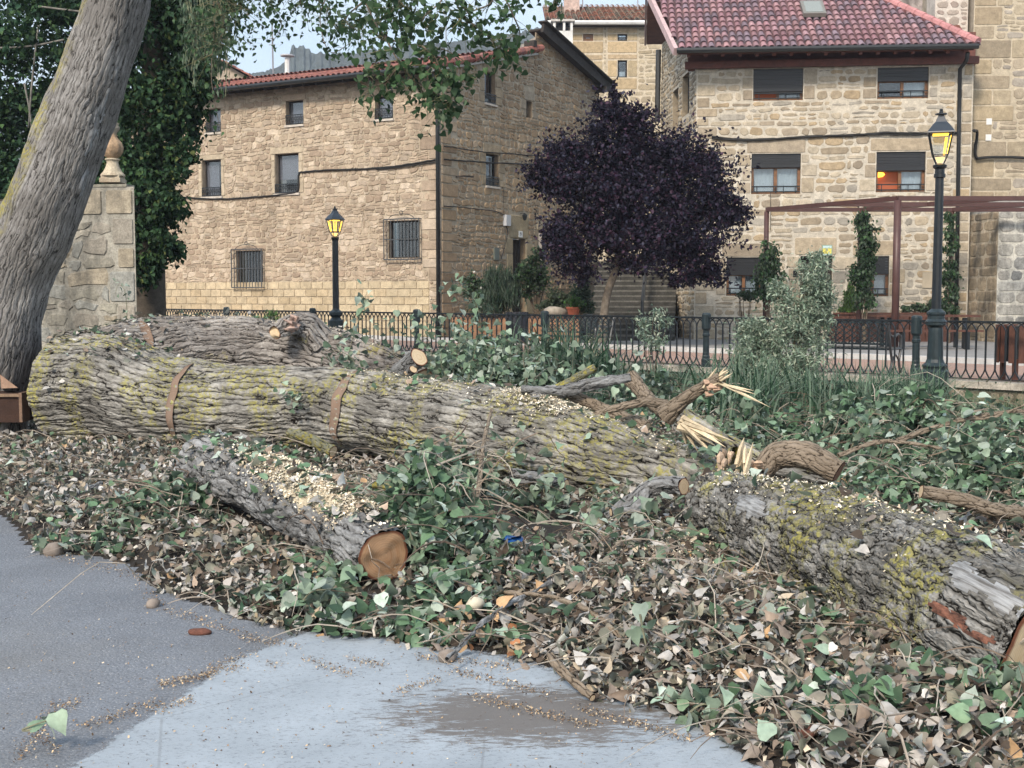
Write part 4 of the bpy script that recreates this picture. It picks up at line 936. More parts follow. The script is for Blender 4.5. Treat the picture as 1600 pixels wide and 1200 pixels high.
# ------------------------------------------------------------------ bench, bins, tables, planters, pergola
def bench(p, yaw, label, w_=1.7):
    b = empty('park_bench', p, label, 'bench'); c, s = math.cos(yaw), math.sin(yaw)
    Xv, Yv, Zv = Vector((c, s, 0)), Vector((-s, c, 0)), Vector((0, 0, 1)); P = lambda x, y, z_: p+Xv*x+Yv*y+Zv*z_
    m = M()
    for k in range(int(w_/.085)): m.beam(P(-w_/2+.05+k*.085, -.02, .43), P(-w_/2+.05+k*.085, .44, .42), .055, .02)
    for y in (0, .22, .43): m.beam(P(-w_/2, y, .41), P(w_/2, y, .41), .03, .02)
    m.build('seat', IRON2, b); m = M()
    for z0 in (.5, .86): m.beam(P(-w_/2, .46+(z0-.43)*.25, z0), P(w_/2, .46+(z0-.43)*.25, z0), .03, .03)
    n = 14
    for k in range(n):
        x0 = -w_/2+w_*k/n; x1 = x0+w_/n
        for i in range(4):
            za, zb = .5+.09*i, .59+.09*i; ya, yb = .46+(za-.43)*.25, .46+(zb-.43)*.25
            m.beam(P(x0, ya, za), P(x1, yb, zb), .016, .014); m.beam(P(x1, ya, za), P(x0, yb, zb), .016, .014)
    m.build('backrest', IRON2, b)
    for sx in (-w_/2, w_/2):
        m = M(); m.tube(smooth_path([P(sx, -.04, 0), P(sx, .05, .2), P(sx, -.02, .42), P(sx, .0, .6), P(sx, .12, .66), P(sx, .3, .62), P(sx, .5, .66)], 4), .022, 6)
        m.tube(smooth_path([P(sx, .5, 0), P(sx, .38, .2), P(sx, .46, .43), P(sx, .58, .88)], 4), .022, 6); m.tube([P(sx, -.02, .42), P(sx, .46, .42)], .02, 6); m.tube(smooth_path([P(sx, .05, .2), P(sx, .22, .32), P(sx, .38, .2)], 4), .016, 5)
        m.build('end_frame', simple('bench_iron', (.05, .055, .06), .4) if 'bench_iron' not in bpy.data.materials else bpy.data.materials['bench_iron'], b)
yaw = math.atan2(FD.y, FD.x)
q = at(1330, 560, 20.9); bench(Vector((q.x, q.y, PZ)), yaw+math.pi+R(8), 'black iron lattice bench behind the silvery willow bush')
q = at(880, 545, 26.4); bench(Vector((q.x, q.y, PZ)), yaw, 'black iron lattice bench behind the fence left of the purple tree', 1.9)
def slat_bin(p, label, w_=.5, h=.75, mat_=WOOD_BR):
    b = empty('litter_bin', p, label, 'litter bin'); m = M()
    for k in range(14):
        a = 2*math.pi*k/14; q = p+Vector((math.cos(a), math.sin(a), 0))*w_/2; m.beam(q+Vector((0, 0, .28)), q+Vector((0, 0, h)), .085, .025, up=Vector((math.cos(a), math.sin(a), 0)))
    m.build('slats', mat_, b); M().lathe(p, [(w_*.44, .3), (w_*.44, h-.02)], 14).build('liner', IRON, b)
    for k in (0, 1, 2): 
        a = k*2.1; q = p+Vector((math.cos(a), math.sin(a), 0))*w_*.42; M().beam(q, q+Vector((0, 0, .34)), .07, .07).build('leg', mat_, b)
    return b
q = at(1590, 560, 18.6); slat_bin(Vector((q.x, q.y, PZ)), 'brown slatted wooden litter bin at the right edge behind the fence', .62, .86)
q = at(808, 540, 26.2); slat_bin(Vector((q.x, q.y, PZ)), 'dark slatted litter bin behind the fence left of the lattice bench', .46, .95, simple('dark_blue_slats', (.02, .022, .03), .6))
# pergola
pg = empty('pergola', at(1300, 540, 32), 'brown red steel pergola in front of the right house', 'pergola')
PH = at(1403, 310, 29.8).z; b1, b2, b3, b4 = [at(x, 330, 33.7) for x in (1198, 1345, 1488, 1650)]; f1, f2, f3 = [at(x, 308, 29.8) for x in (1403, 1567, 1740)]
def setz(v, z_): return Vector((v.x, v.y, z_))
for v, r_ in ((b1, .07), (b2, .07), (b3, .06), (f1, .09), (f3, .09)): M().tube([setz(v, PZ), setz(v, PH-.05)], r_, 10).build('post', STEEL_BR, pg, smooth=True)
for p, q_ in ((b1, b4), (f1, f3), (b1, f1), (b2, f2), (b3, f3), ((b1+f1)/2, (b4+f3)/2)): M().beam(setz(p, PH), setz(q_, PH), .10, .11).build('beam', STEEL_BR, pg)
def box_planter(x0, x1, D, z0, z1, label, name='planter', dep=.6):
    a, b = at(x0, 480, D), at(x1, 480, D); e = empty(name, Vector(((a.x+b.x)/2, D, PZ)), label, 'planter'); m = M(); n = max(2, int((b.x-a.x)/.4))
    for k in range(n): m.box((a.x+(b.x-a.x)*(k+.5)/n, D, (z0+z1)/2), ((b.x-a.x)/n-.012, .04, z1-z0))
    for sx in (a.x, b.x): m.box((sx, D+dep/2, (z0+z1)/2), (.04, dep, z1-z0))
    m.box(((a.x+b.x)/2, D+dep, (z0+z1)/2), (b.x-a.x, .04, z1-z0)); m.build('boards', WOOD_BR, e)
    M().box(((a.x+b.x)/2, D-.01, z1+.02), (b.x-a.x+.08, .12, .05)).build('rim', WOOD_BR, e)
    M().box(((a.x+b.x)/2, D+dep/2, z1-.1), (b.x-a.x-.1, dep-.1, .04)).build('soil', SOIL, e); return (a.x, b.x)
box_planter(1305, 1420, 34.4, PZ, 1.08, 'long brown wooden planter box below the narrow conifer, left half')
box_planter(1424, 1492, 34.4, PZ, 1.08, 'short brown wooden planter box below the right hand vine', 'planter')
def table(x0, x1, D, ztop, label, wdt=.8, benchy=True):
    a, b = at(x0, 490, D), at(x1, 490, D); e = empty('picnic_table', Vector(((a.x+b.x)/2, D, PZ)), label, 'table'); m = M()
    for k in range(5): m.box(((a.x+b.x)/2, D-wdt/2+wdt*(k+.5)/5, ztop), (b.x-a.x, wdt/5-.012, .05))
    m.build('tabletop', WOOD_BR, e)
    for sx in (a.x+.35, b.x-.35):
        for y in (-wdt*.35, wdt*.35): M().box((sx, D+y, (ztop+PZ)/2-.02), (.09, .09, ztop-PZ-.04)).build('leg', IRON, e)
    if benchy:
        for y in (-wdt/2-.45,):
            m = M(); m.box(((a.x+b.x)/2, D+y, PZ+.45), (b.x-a.x-.3, .3, .045)); m.build('seat', WOOD_BR, e)
            for sx in (a.x+.5, b.x-.5): M().box((sx, D+y, PZ+.215), (.07, .25, .42)).build('leg', IRON, e)
table(1362, 1523, 30.3, 1.1, 'long dark brown picnic table in front of the planters beside the pergola post')
# raised flower bed, stairs, garden
bed = empty('flower_bed', at(800, 520, 33.5), 'raised flower bed with dull brick edging at the gable wall', 'flower bed')
p1_, p2_ = at(706, 500, 35.2), at(905, 500, 31.5); pb = [setz(p1_, PZ), setz(p2_, PZ), setz(at(905, 500, 37), PZ), setz(at(735, 500, 38.8), PZ)]
m = M(); m.hexa(pb+[setz(v, .98) for v in pb], (.30, .17, .10)); m.build('edging', attr_mat('brick_edging', n1=4), bed)
m = M(); pbi = [v.lerp((pb[0]+pb[2])/2, .04) for v in pb]; m.hexa([setz(v, .97) for v in pbi]+[setz(v, 1.03) for v in pbi]); m.build('soil', simple('reddish_mulch', (.13, .07, .045), .95, 0, 8, .5, 20, 1, .04), bed)
stairs = empty('stone_stairs', at(985, 500, 35.5), 'dark stone stairs with a middle handrail climbing behind the purple tree', 'stairs')
xl, xr = at(912, 480, 35.6).x, at(1052, 480, 35.6).x; zt = at(985, 412, 44).z; nS = 15; 
mt = attr_mat('stair_stone', n1=3, a1=.35, n2=20); mt2 = None
for k in range(nS):
    z1 = PZ+(zt-PZ)*(k+1)/nS; y0 = 35.2+k*.42; m = M(); sh_ = k*.06
    m.box(((xl+xr)/2+sh_, y0+.4+ (9-k*.42)/2, z1-.09), (xr-xl-.02, .8+9-k*.42, .18), col=(.06, .058, .052)); m.box(((xl+xr)/2+sh_, y0+.03, z1-.02), (xr-xl+.0, .07, .05), col=(.14, .135, .12)); m.build('step', mt, stairs)
m = M(); hp_ = []
for k in range(0, nS, 3):
    z1 = PZ+(zt-PZ)*(k+1)/nS; p = Vector(((xl+xr)/2+.35+k*.06, 35.3+k*.42, z1)); hp_.append(p+Vector((0, 0, .95))); m.tube([p, p+Vector((0, 0, .95))], .025, 6)
for o_ in (0, .35): m.tube([q-Vector((0, 0, o_)) for q in hp_], .03, 6)
m.build('handrail', simple('rail_paint', (.05, .055, .06), .5), stairs)


# ------------------------------------------------------------------ leaves (numpy scatter)
def leaf_template(kind):
    if kind.startswith('poplar') or kind.startswith('crumple'):
        fold, bend, curl, sq = {'poplar0': (.18, .15, 0, 1), 'poplar1': (.45, .35, .1, .95), 'poplar2': (-.25, -.3, 0, 1), 'poplar3': (.8, .6, .25, .7), 'crumple0': (.7, .5, .5, .72), 'crumple1': (-.5, .9, .4, .8), 'crumple2': (.2, -.7, .6, .6)}[kind]
        rl_ = random.Random(kind); jit = .13 if kind[0] == 'c' else .03
        mid = [(0, .03), (0, .3), (0, .6), (0, .82), (0, 1.04)]; side = [(.28, -.02), (.45, .18), (.43, .40), (.26, .68), (.09, .88)]
        P = mid+[(-x, y) for x, y in side]+side; V = []
        for (x, y) in P: V.append((x*sq+rl_.uniform(-jit, jit)*.4, y*(1-.1*abs(bend))+rl_.uniform(-jit, jit)*.4, fold*abs(x)*(.5+y) - bend*y*y + curl*math.sin(y*5+x*4)*.2 + rl_.uniform(-jit, jit)))
        Q = []; T = []
        for o_ in (5, 10):
            for q in ((0, 1, o_+1, o_), (1, 2, o_+2, o_+1), (2, 3, o_+3, o_+2), (3, 4, o_+4, o_+3)): Q.append(q if o_ == 5 else q[::-1])
    elif kind == 'simple':
        V = [(0, 0, 0), (-.36, .4, .12), (0, 1, -.12), (.36, .4, .12)]; Q = []; T = [(0, 2, 1), (0, 3, 2)]
    elif kind == 'narrow':
        V = [(0, 0, 0), (-.09, .35, .03), (0, 1, -.1), (.09, .35, .03)]; Q = []; T = [(0, 2, 1), (0, 3, 2)]
    elif kind == 'chip':
        V = [(-.5, 0, 0), (.5, 0, .05), (.45, 1, 0), (-.4, .9, .06)]; Q = [(0, 1, 2, 3)]; T = []
    return np.array(V), np.array(Q, int).reshape(-1, 4), np.array(T, int).reshape(-1, 3)
def scatter(name, P, size, col, mats, kinds, parent=None, tilt=.5, yaw=None, droop=None, aspect=None, label=None, cat=None, kind=None, group=None, smooth=False):
    """P (n,3); leaves lie with +Y of the leaf in direction yaw, tilted about a random axis; droop: mean pitch (downwards)"""
    n = len(P); r_ = rng
    yaw = r_.uniform(0, 2*np.pi, n) if yaw is None else yaw
    pitch = r_.normal(0 if droop is None else -droop, tilt, n); roll = r_.normal(0, tilt, n)
    cy, sy, cp, sp, cr, sr = np.cos(yaw), np.sin(yaw), np.cos(pitch), np.sin(pitch), np.cos(roll), np.sin(roll)
    fwd = np.stack([cy*cp, sy*cp, sp], 1); rt0 = np.stack([sy, -cy, 0*cy], 1); up0 = np.cross(rt0, fwd)
    rt = rt0*cr[:, None]+up0*sr[:, None]; up_ = np.cross(rt, fwd)
    which = r_.integers(0, len(kinds), n); Vs, Fq, Ft, Cs = [], [], [], []; base = 0
    for ki, k in enumerate(kinds):
        idx = np.where(which == ki)[0]
        if not len(idx): continue
        TV, TQ, TT = leaf_template(k); m_ = len(TV); s = size[idx][:, None, None]
        asp = (np.ones(len(idx)) if aspect is None else aspect[idx])[:, None]
        vv = P[idx][:, None, :] + s*(TV[None, :, 0, None]*asp[:, :, None]*rt[idx][:, None, :] + TV[None, :, 1, None]*fwd[idx][:, None, :] + TV[None, :, 2, None]*up_[idx][:, None, :])
        Vs.append(vv.reshape(-1, 3)); off = base+np.arange(len(idx))[:, None, None]*m_
        if len(TQ): Fq.append((TQ[None]+off).reshape(-1, 4))
        if len(TT): Ft.append((TT[None]+off).reshape(-1, 3))
        Cs.append(np.repeat(col[idx], m_, axis=0)); base += len(idx)*m_
    Fs = ([np.concatenate(Fq)] if Fq else [])+([np.concatenate(Ft)] if Ft else [])
    o = np_mesh(name, np.concatenate(Vs), Fs, np.concatenate(Cs), mats, parent, smooth=smooth); return tag(o, label, cat, group, kind)
def palette(n, cols, probs=None, var=.42):
    cols = np.array(cols); i = rng.choice(len(cols), n, p=probs); return cols[i]*rng.uniform(1-var, 1+var, (n, 1))
GREEN_CUT = [(.075, .135, .075), (.11, .19, .11), (.18, .27, .17), (.035, .065, .04), (.28, .37, .29), (.44, .52, .45)]
GREEN_P = [.25, .24, .18, .16, .10, .07]
DRY = [(.44, .41, .38), (.43, .41, .385), (.23, .19, .16), (.08, .06, .045), (.49, .48, .46), (.34, .26, .20), (.42, .35, .26), (.30, .27, .22), (.24, .22, .16)]
DRYP = [.13, .13, .15, .19, .12, .08, .04, .10, .06]
def clear_of(x, y, pts, r):
    k = np.ones(len(x), bool)
    for a, b in zip(pts[:-1], pts[1:]):
        d = np.array([b.x-a.x, b.y-a.y]); t = np.clip(((x-a.x)*d[0]+(y-a.y)*d[1])/(d@d), 0, 1); k &= np.hypot(x-a.x-t*d[0], y-a.y-t*d[1]) > r
    return k
LOGS = [([at(312, 726, 8.5), at(430, 773, 7.6), at(520, 822, 6.85), at(606, 874, 6.2)], .17), ([at(88, 606, 12.75), at(400, 640, 11.7), at(720, 675, 10.4), at(960, 728, 9.25), at(1140, 775, 8.75)], .30), ([at(1118, 790, 7.6), at(1300, 856, 6.2), at(1450, 916, 5.45), at(1640, 1004, 4.78)], .24)]
# ---- litter on the ground between road and fence
def sample_ground(n, dens):
    """rejection sample in photo space so that density follows dens(px, py)"""
    out = []
    while sum(len(o) for o in out) < n:
        x = rng.uniform(-7.5, 7, 60000); y = rng.uniform(3.6, 17, 60000); px, py = project(x, y, 0*x+.1)
        ok = (in_depth(x, y) > 0) & (px > -120) & (px < 1740) & (sdist(x, y) > .5)
        ok &= ~((px > 755) & (px < 900) & (py > 788) & (py < 856)); ok &= rng.uniform(0, 1, len(x)) < dens(x, y, px, py); out.append(np.stack([x[ok], y[ok]], 1))
    return np.concatenate(out)[:n]
def edge_fade(x, y): return np.clip(in_depth(x, y)/.18, .0, 1)
dens_d = lambda x, y, px, py: np.clip((5.2/y)**1.3, 0, 1)*edge_fade(x, y)
g2 = sample_ground(46000, dens_d); x, y = g2[:, 0], g2[:, 1]; qx, qy = project(x, y, 0*x-.1); kk = ~((qx > 750) & (qx < 905) & (qy > 770) & (qy < 862) & (rng.uniform(0, 1, len(x)) < .85)); kk &= clear_of(x, y, LOGS[2][0], .30) & clear_of(x, y, LOGS[0][0], .14); x, y = x[kk], y[kk]
z0_ = gz(x, y, hk=.62); lay = rng.uniform(0, 1, len(x))**1.6*.10
Pn = np.stack([x, y, z0_+.006+lay*np.clip(in_depth(x, y)/.4, .1, 1)], 1)
hp2 = heap_h(x, y); pg_ = np.clip(.055+np.clip(hp2-.015, 0, 1)*2.6, 0, .85); isg = rng.uniform(0, 1, len(x)) < pg_
cd = palette(len(x), DRY, DRYP); cg = palette(len(x), GREEN_CUT, GREEN_P)
warm = rng.uniform(0, 1, len(x)) < .012; col = np.where(isg[:, None], cg, cd); col[warm] = (.55, .36, .20)
size = rng.uniform(.032, .074, len(x))
scatter('leaf_litter', Pn[~isg], size[~isg], col[~isg], LEAF, ['crumple0', 'poplar1', 'poplar3', 'crumple1', 'crumple2', 'poplar2'], tilt=.62, kind='stuff', label='thick carpet of dry grey and brown poplar leaves around the logs', cat='leaf litter')
scatter('green_leaves', Pn[isg]+np.array([0, 0, .03]), size[isg]*1.15, col[isg], LEAF, ['poplar0', 'poplar1', 'poplar2', 'poplar3'], tilt=.6, kind='stuff', label='fresh green poplar leaves scattered over the dry litter', cat='leaves')
g4 = sample_ground(24000, dens_d); z4 = gz(g4[:, 0], g4[:, 1], hk=.62)
scatter('litter_crumbs', np.stack([g4[:, 0], g4[:, 1], z4+rng.uniform(.02, .07, len(g4))], 1), rng.uniform(.008, .03, len(g4)), palette(len(g4), [(.5, .46, .4), (.3, .23, .17), (.14, .1, .07), (.6, .52, .4), (.2, .17, .14)]), CHIP, ['chip'], tilt=.6, aspect=rng.uniform(.2, .9, len(g4)), kind='stuff', label='small crumbs of bark and broken leaf through the litter', cat='leaf litter')
# ---- heaps of cut green foliage
n = 30000; hs = np.array(HEAPS); wgt = hs[:, 2]*hs[:, 3]*(np.clip(hs[:, 4], 0, 9)**.7)*(7/hs[:, 1])**.9; pick = rng.choice(len(hs), n, p=wgt/wgt.sum())
hx = hs[pick, 0]+rng.normal(0, .72, n)*hs[pick, 2]; hy = hs[pick, 1]+rng.normal(0, .72, n)*hs[pick, 3]; ok = (in_depth(hx, hy) > .1) & (sdist(hx, hy) > .25); 
for lp_, r_l in LOGS: ok &= clear_of(hx, hy, lp_, r_l)
gpx, gpy = project(hx, hy, hx*0+.2); ok &= ~((gpx > 740) & (gpx < 900) & (gpy > 775) & (gpy < 870))
ok &= ~((gpx > 560) & (gpx < 640) & (gpy > 800) & (gpy < 930) & (hy < 6.3))
hx, hy = hx[ok], hy[ok]; n = len(hx)
nzv = np.array([noise.noise(Vector((a*3, b*3, 0))) for a, b in zip(hx, hy)])
hh_ = heap_h(hx, hy); hz_ = gz(hx, hy, hk=.6)+hh_*rng.uniform(0, .45, n)+rng.uniform(-.02, .10, n)+np.clip(nzv, -.5, .7)*.42*np.clip(hh_*3, 0, 1)
sz = rng.uniform(.045, .09, n); cg = palette(n, GREEN_CUT, GREEN_P)
scatter('cut_foliage', np.stack([hx, hy, hz_], 1), sz, cg, LEAF, ['poplar0', 'poplar1', 'poplar2'], tilt=.75, droop=.25, kind='stuff', label='heaps of wilting grey green poplar foliage around and behind the felled trunk', cat='cut foliage')
# ---- fine twigs
def twig_field(name, n, dens, L=(.12, .75), r0=(.0014, .0046), lift=.05, label=None, cols=((.22, .17, .13), (.33, .28, .23), (.12, .09, .07), (.42, .37, .31))):
    g3 = sample_ground(n, dens); m = M(); zz = gz(g3[:, 0], g3[:, 1])
    for i in range(n):
        a = rng.uniform(0, 6.28); l = rng.uniform(*L)*rng.uniform(.4, 1); p = Vector((g3[i, 0], g3[i, 1], zz[i]+rng.uniform(.02, lift))); d = Vector((math.cos(a), math.sin(a), rng.normal(0, .14)))
        pts = []; k = 6; bend_ = rng.normal(0, .5); arch = abs(rng.normal(0, .16))
        for j in range(k+1):
            t = j/k; q = p+d*l*t+Vector((-d.y, d.x, 0))*bend_*l*t*t+Vector((rng.normal(0, .02), rng.normal(0, .02), .04*math.sin(t*3)+arch*math.sin(t*math.pi)))*l
            q.z = max(q.z, float(gz(q.x, q.y))+.012) if j in (k,) else q.z; pts.append(q)
        r_ = rng.uniform(*r0); m.tube(pts, [r_, r_*.95, r_*.9, r_*.8, r_*.7, r_*.55, r_*.35], 4, random.choice(cols), cap=False)
    return tag(m.build(name, TWIG), label, 'twigs', None, 'stuff')
twig_field('fallen_twigs', 3200, dens_d, label='thin bare twigs tangled through the litter and cut foliage')
def heapdens(x, y, px, py): return np.clip(heap_h(x, y)*3, 0, 1)*np.clip(7/y, 0, 1)
twig_field('tangled_stems', 480, heapdens, (.3, .9), (.002, .007), .18, label='longer pale stems arching over the heaps of green foliage')
# ---- sawdust and wood chips
def chips(name, P, size, label, cols=((.84, .76, .60), (.78, .68, .50), (.90, .84, .70), (.62, .50, .36))):
    n = len(P); return scatter(name, P, size, palette(n, cols), CHIP, ['chip'], tilt=.5, aspect=rng.uniform(.25, .8, n), kind='stuff', label=label, cat='sawdust')
trails = [((380, 1045), (250, 1075)), ((250, 1075), (330, 1055)), ((400, 1020), (330, 1050)), ((250, 1100), (130, 1140)), ((90, 1100), (30, 1190)), ((480, 1035), (560, 1060)), ((600, 1045), (540, 1030)), ((620, 1085), (690, 1065)), ((380, 1000), (460, 1012)), ((220, 920), (255, 950)), ((240, 1120), (300, 1095)), ((100, 1115), (120, 1095)), ((420, 1040), (435, 1045)), ((700, 1050), (860, 1090)), ((730, 1090), (930, 1140)), ((90, 1180), (60, 1150)), ((70, 870), (230, 905)), ((260, 955), (400, 1000)), ((650, 1030), (800, 1045)), ((900, 1110), (1080, 1160))]
Pc = []
for a, b in trails:
    n = int(math.dist(a, b)*2.6)+30
    for _ in range(n):
        t = rng.uniform(); q = gp(a[0]+(b[0]-a[0])*t+rng.normal(0, 7), a[1]+(b[1]-a[1])*t+rng.normal(0, 4)); Pc.append((q.x, q.y, .012+rng.uniform(0, .006)))
for _ in range(1500):
    q = gp(rng.uniform(0, 1000), rng.uniform(900, 1230)); Pc.append((q.x, q.y, .012))
Pc = np.array(Pc); chips('sawdust_trails', Pc, rng.uniform(.003, .011, len(Pc)), 'trails of brown sawdust and bark crumbs on the road', cols=((.5, .36, .22), (.3, .2, .12), (.55, .45, .32), (.12, .08, .05), (.16, .12, .1)))
# ------------------------------------------------------------------ logs
def frames(path):
    T = [(path[min(i+1, len(path)-1)]-path[max(i-1, 0)]).normalized() for i in range(len(path))]
    X = T[0].cross(Vector((0, 0, 1))).normalized(); out = []
    for t in T:
        X = (X-t*X.dot(t)).normalized(); out.append((t, X, X.cross(t)*-1))
    return out
def log_mesh(name, pts, rad, mt, parent, step=.02, nv=150, lump=.05, seed=0.0, ell=None, tilt0=0.0, tilt1=0.0, smoothn=8):
    """bark surface along pts with radius rad; returns (object, end ring data)"""
    sp = smooth_path(pts, smoothn); k = len(pts)-1; rr = np.interp(np.linspace(0, k, len(sp)), range(k+1), rad)
    seg = np.array([(sp[i+1]-sp[i]).length for i in range(len(sp)-1)]); cum = np.concatenate([[0], np.cumsum(seg)]); L = cum[-1]; n = max(6, int(L/step))
    s = np.linspace(0, L, n+1); path = [Vector((np.interp(a, cum, [p.x for p in sp]), np.interp(a, cum, [p.y for p in sp]), np.interp(a, cum, [p.z for p in sp]))) for a in s]
    r_ = np.interp(s, cum, rr); fr = frames(path); th = np.linspace(0, 2*np.pi, nv, endpoint=False)
    V = np.zeros((n+1, nv, 3)); B = np.zeros((n+1, nv, 3)); ct, st = np.cos(th), np.sin(th)
    for i in range(n+1):
        T, X, Yv = fr[i]; lm = np.array([noise.noise(Vector((s[i]*1.6+seed, ct[j]*1.1, st[j]*1.1+seed)))*1.0+.5*noise.noise(Vector((s[i]*4+seed, ct[j]*2.6, st[j]*2.6))) for j in range(0, nv, 3)])
        lm = np.interp(np.arange(nv), np.arange(0, nv, 3), lm, period=nv); R_ = r_[i]*(1+lump*lm*2); tl = 0
        if tilt0: tl = tl + tilt0*ct*r_[i]*max(0, 1-s[i]/(r_[i]*2.5))
        if tilt1: tl = tl + tilt1*ct*r_[i]*max(0, 1-(L-s[i])/(r_[i]*2.5))
        ax = np.array(T); xv = np.array(X); yv = np.array(Yv); e = 1 if ell is None else ell
        V[i] = np.array(path[i]) + (R_*ct)[:, None]*xv + (R_*st*e)[:, None]*yv + (ax[None, :]*np.asarray(tl).reshape(-1, 1) if not np.isscalar(tl) else 0)
        B[i, :, 0] = s[i]+seed; B[i, :, 1] = r_[i]*ct; B[i, :, 2] = r_[i]*st
    idx = np.arange((n+1)*nv).reshape(n+1, nv); nx_ = np.roll(idx, -1, 1); Fq = np.stack([idx[:-1], nx_[:-1], nx_[1:], idx[1:]], -1).reshape(-1, 4)
    o = np_mesh(name, V.reshape(-1, 3), [Fq], None, mt, parent, smooth=True, extra=B.reshape(-1, 3))
    return o, (V, fr, path, r_, s)
def cut_cap(data, end, mt, parent, name='cut_face', shrink=.985, out=.004, ragged=.0, col=None, dome=0.0):
    V, fr, path, r_, s = data; i = 0 if end == 0 else -1; ring = V[i]; c = ring.mean(0); nr = 7; sgn = -1 if end == 0 else 1; T = np.array(fr[i][0])*sgn
    nv = len(ring); VV = [c+T*(out+dome)]; B = [(0, 0, 0)]; xv, yv = np.array(fr[i][1]), np.array(fr[i][2])
    for k in range(1, nr+1):
        f = k/nr*shrink
        for j in range(nv):
            p = c+(ring[j]-c)*f; rag = ragged*noise.noise(Vector(tuple(p*14)))*(1 if k < nr else 0); VV.append(p+T*(out+dome*(1-f*f)+rag)); d_ = (ring[j]-c)*f; B.append((k/nr, d_@xv, d_@yv))
    T3 = np.array([(0, 1+j, 1+(j+1) % nv) for j in range(nv)]); Q = np.array([(1+k*nv+j, 1+(k+1)*nv+j, 1+(k+1)*nv+(j+1) % nv, 1+k*nv+(j+1) % nv) for k in range(nr-1) for j in range(nv)])
    return np_mesh(name, np.array(VV), [Q, T3], None, mt, parent, smooth=False, extra=np.array(B))
def kerf(data, frac, t0, t1, wd, parent, mt, lift=.012):
    """saw cut: a band of exposed wood sunk across the bark"""
    V, fr, path, r_, s = data; n = len(s); i0 = int(frac*n); nv = V.shape[1]; VV = []; B = []; js = np.linspace(t0, t1, 40)
    for a in js:
        j = int(a/(2*math.pi)*nv) % nv; f = (a-t0)/(t1-t0); w_ = wd*(math.sin(math.pi*min(max(f, .02), .98))**.6); c = np.array(path[i0]); d = V[i0, j]-c; rr_ = np.linalg.norm(d); d /= rr_
        T = np.array(fr[i0][0]); wob = noise.noise(Vector((a*3, frac*9, 0)))*.02
        for (o_, h) in ((-.5, lift*1.6), (-.35, lift*.9), (.0, lift*.2), (.4, lift), (.5, lift*1.8)):
            VV.append(V[i0, j]+T*(o_*w_+wob)+d*h); B.append((.3 if abs(o_) < .45 else .95, a*rr_, o_*.1))
    F_ = np.array([(k*5+q, k*5+q+1, (k+1)*5+q+1, (k+1)*5+q) for k in range(len(js)-1) for q in range(4)])
    return np_mesh('saw_cut', np.array(VV), [F_], None, mt, parent, smooth=True, extra=np.array(B))
def patch(D_, px, py, La, Wa, mt, parent, name, lift=.028, skew=0.0, seed=0.0, rough=.35, tone=None):
    V, fr, path, r_, s = D_; n, nv = V.shape[0], V.shape[1]; P = V.reshape(-1, 3); ax_, ay_ = project(P[:, 0], P[:, 1], P[:, 2]); cen = np.repeat(np.array([tuple(p) for p in path]), nv, 0)
    face = ((P-cen)*(np.array([0, 0, CH])-P)).sum(1) > 0; d = (ax_-px)**2+(ay_-py)**2+np.where(face, 0, 1e9); k = int(np.argmin(d)); i0, j0 = k//nv, k % nv; ds = s[1]-s[0]; vs = {}; VV = []; Fx = []; Bq = []
    ni = int(La/ds*1.5)+1; nj = int(Wa/(2*math.pi*r_[i0]/nv)*1.5)+1
    def inside(i, j):
        a = (i-i0)*ds/La; b = (j-j0)*(2*math.pi*r_[i0]/nv)/Wa-skew*a; return a*a+b*b < 1+rough*noise.noise(Vector((i*ds*14, j*.25, seed)))*2
    def vid(i, j):
        if (i, j) not in vs:
            jj = j % nv; c = np.array(path[i]); dd = V[i, jj]-c; dd /= np.linalg.norm(dd); edge = not all(inside(i+a, j+b) for a in (-1, 1) for b in (-1, 1)); vs[(i, j)] = len(VV); VV.append(V[i, jj]+dd*(lift*(.35 if edge else 1)+.004*noise.noise(Vector((i*.5, j*.5, seed))))); Bq.append((s[i]+seed, r_[i]*math.cos(2*math.pi*jj/nv), r_[i]*math.sin(2*math.pi*jj/nv)))
        return vs[(i, j)]
    for i in range(max(0, i0-ni), min(n-1, i0+ni)):
        for j in range(j0-nj, j0+nj):
            if inside(i, j) and inside(i+1, j+1): Fx.append((vid(i, j), vid(i+1, j), vid(i+1, j+1), vid(i, j+1)))
    if Fx: return np_mesh(name, np.array(VV), [np.array(Fx)], None, mt, parent, smooth=True, extra=np.array(Bq))
def splinter(mm, p, d, L, w_, col=(.62, .47, .27), n=1, spread=.12):
    for _ in range(n):
        dd = (Vector(d).normalized()+Vector((random.gauss(0, spread), random.gauss(0, spread), random.gauss(0, spread)))).normalized(); l = L*random.uniform(.5, 1.0); ww = w_*random.uniform(.5, 1.2)
        s_ = dd.orthogonal().normalized()*ww; t_ = dd.cross(s_).normalized()*ww*.35; q = Vector(p)+Vector((random.gauss(0, w_), random.gauss(0, w_), random.gauss(0, w_))); f = random.uniform(.7, 1.15)
        a = q+dd*l*.6; mm.add([q-s_-t_, q+s_-t_, q+s_+t_, q-s_+t_, a-s_*.7-t_, a+s_*.55-t_, a+s_*.55+t_, a-s_*.7+t_, q+dd*l], [(3, 2, 1, 0), (0, 1, 5, 4), (1, 2, 6, 5), (2, 3, 7, 6), (3, 0, 4, 7), (4, 5, 8), (5, 6, 8), (6, 7, 8), (7, 4, 8)], tuple(x*f for x in col))
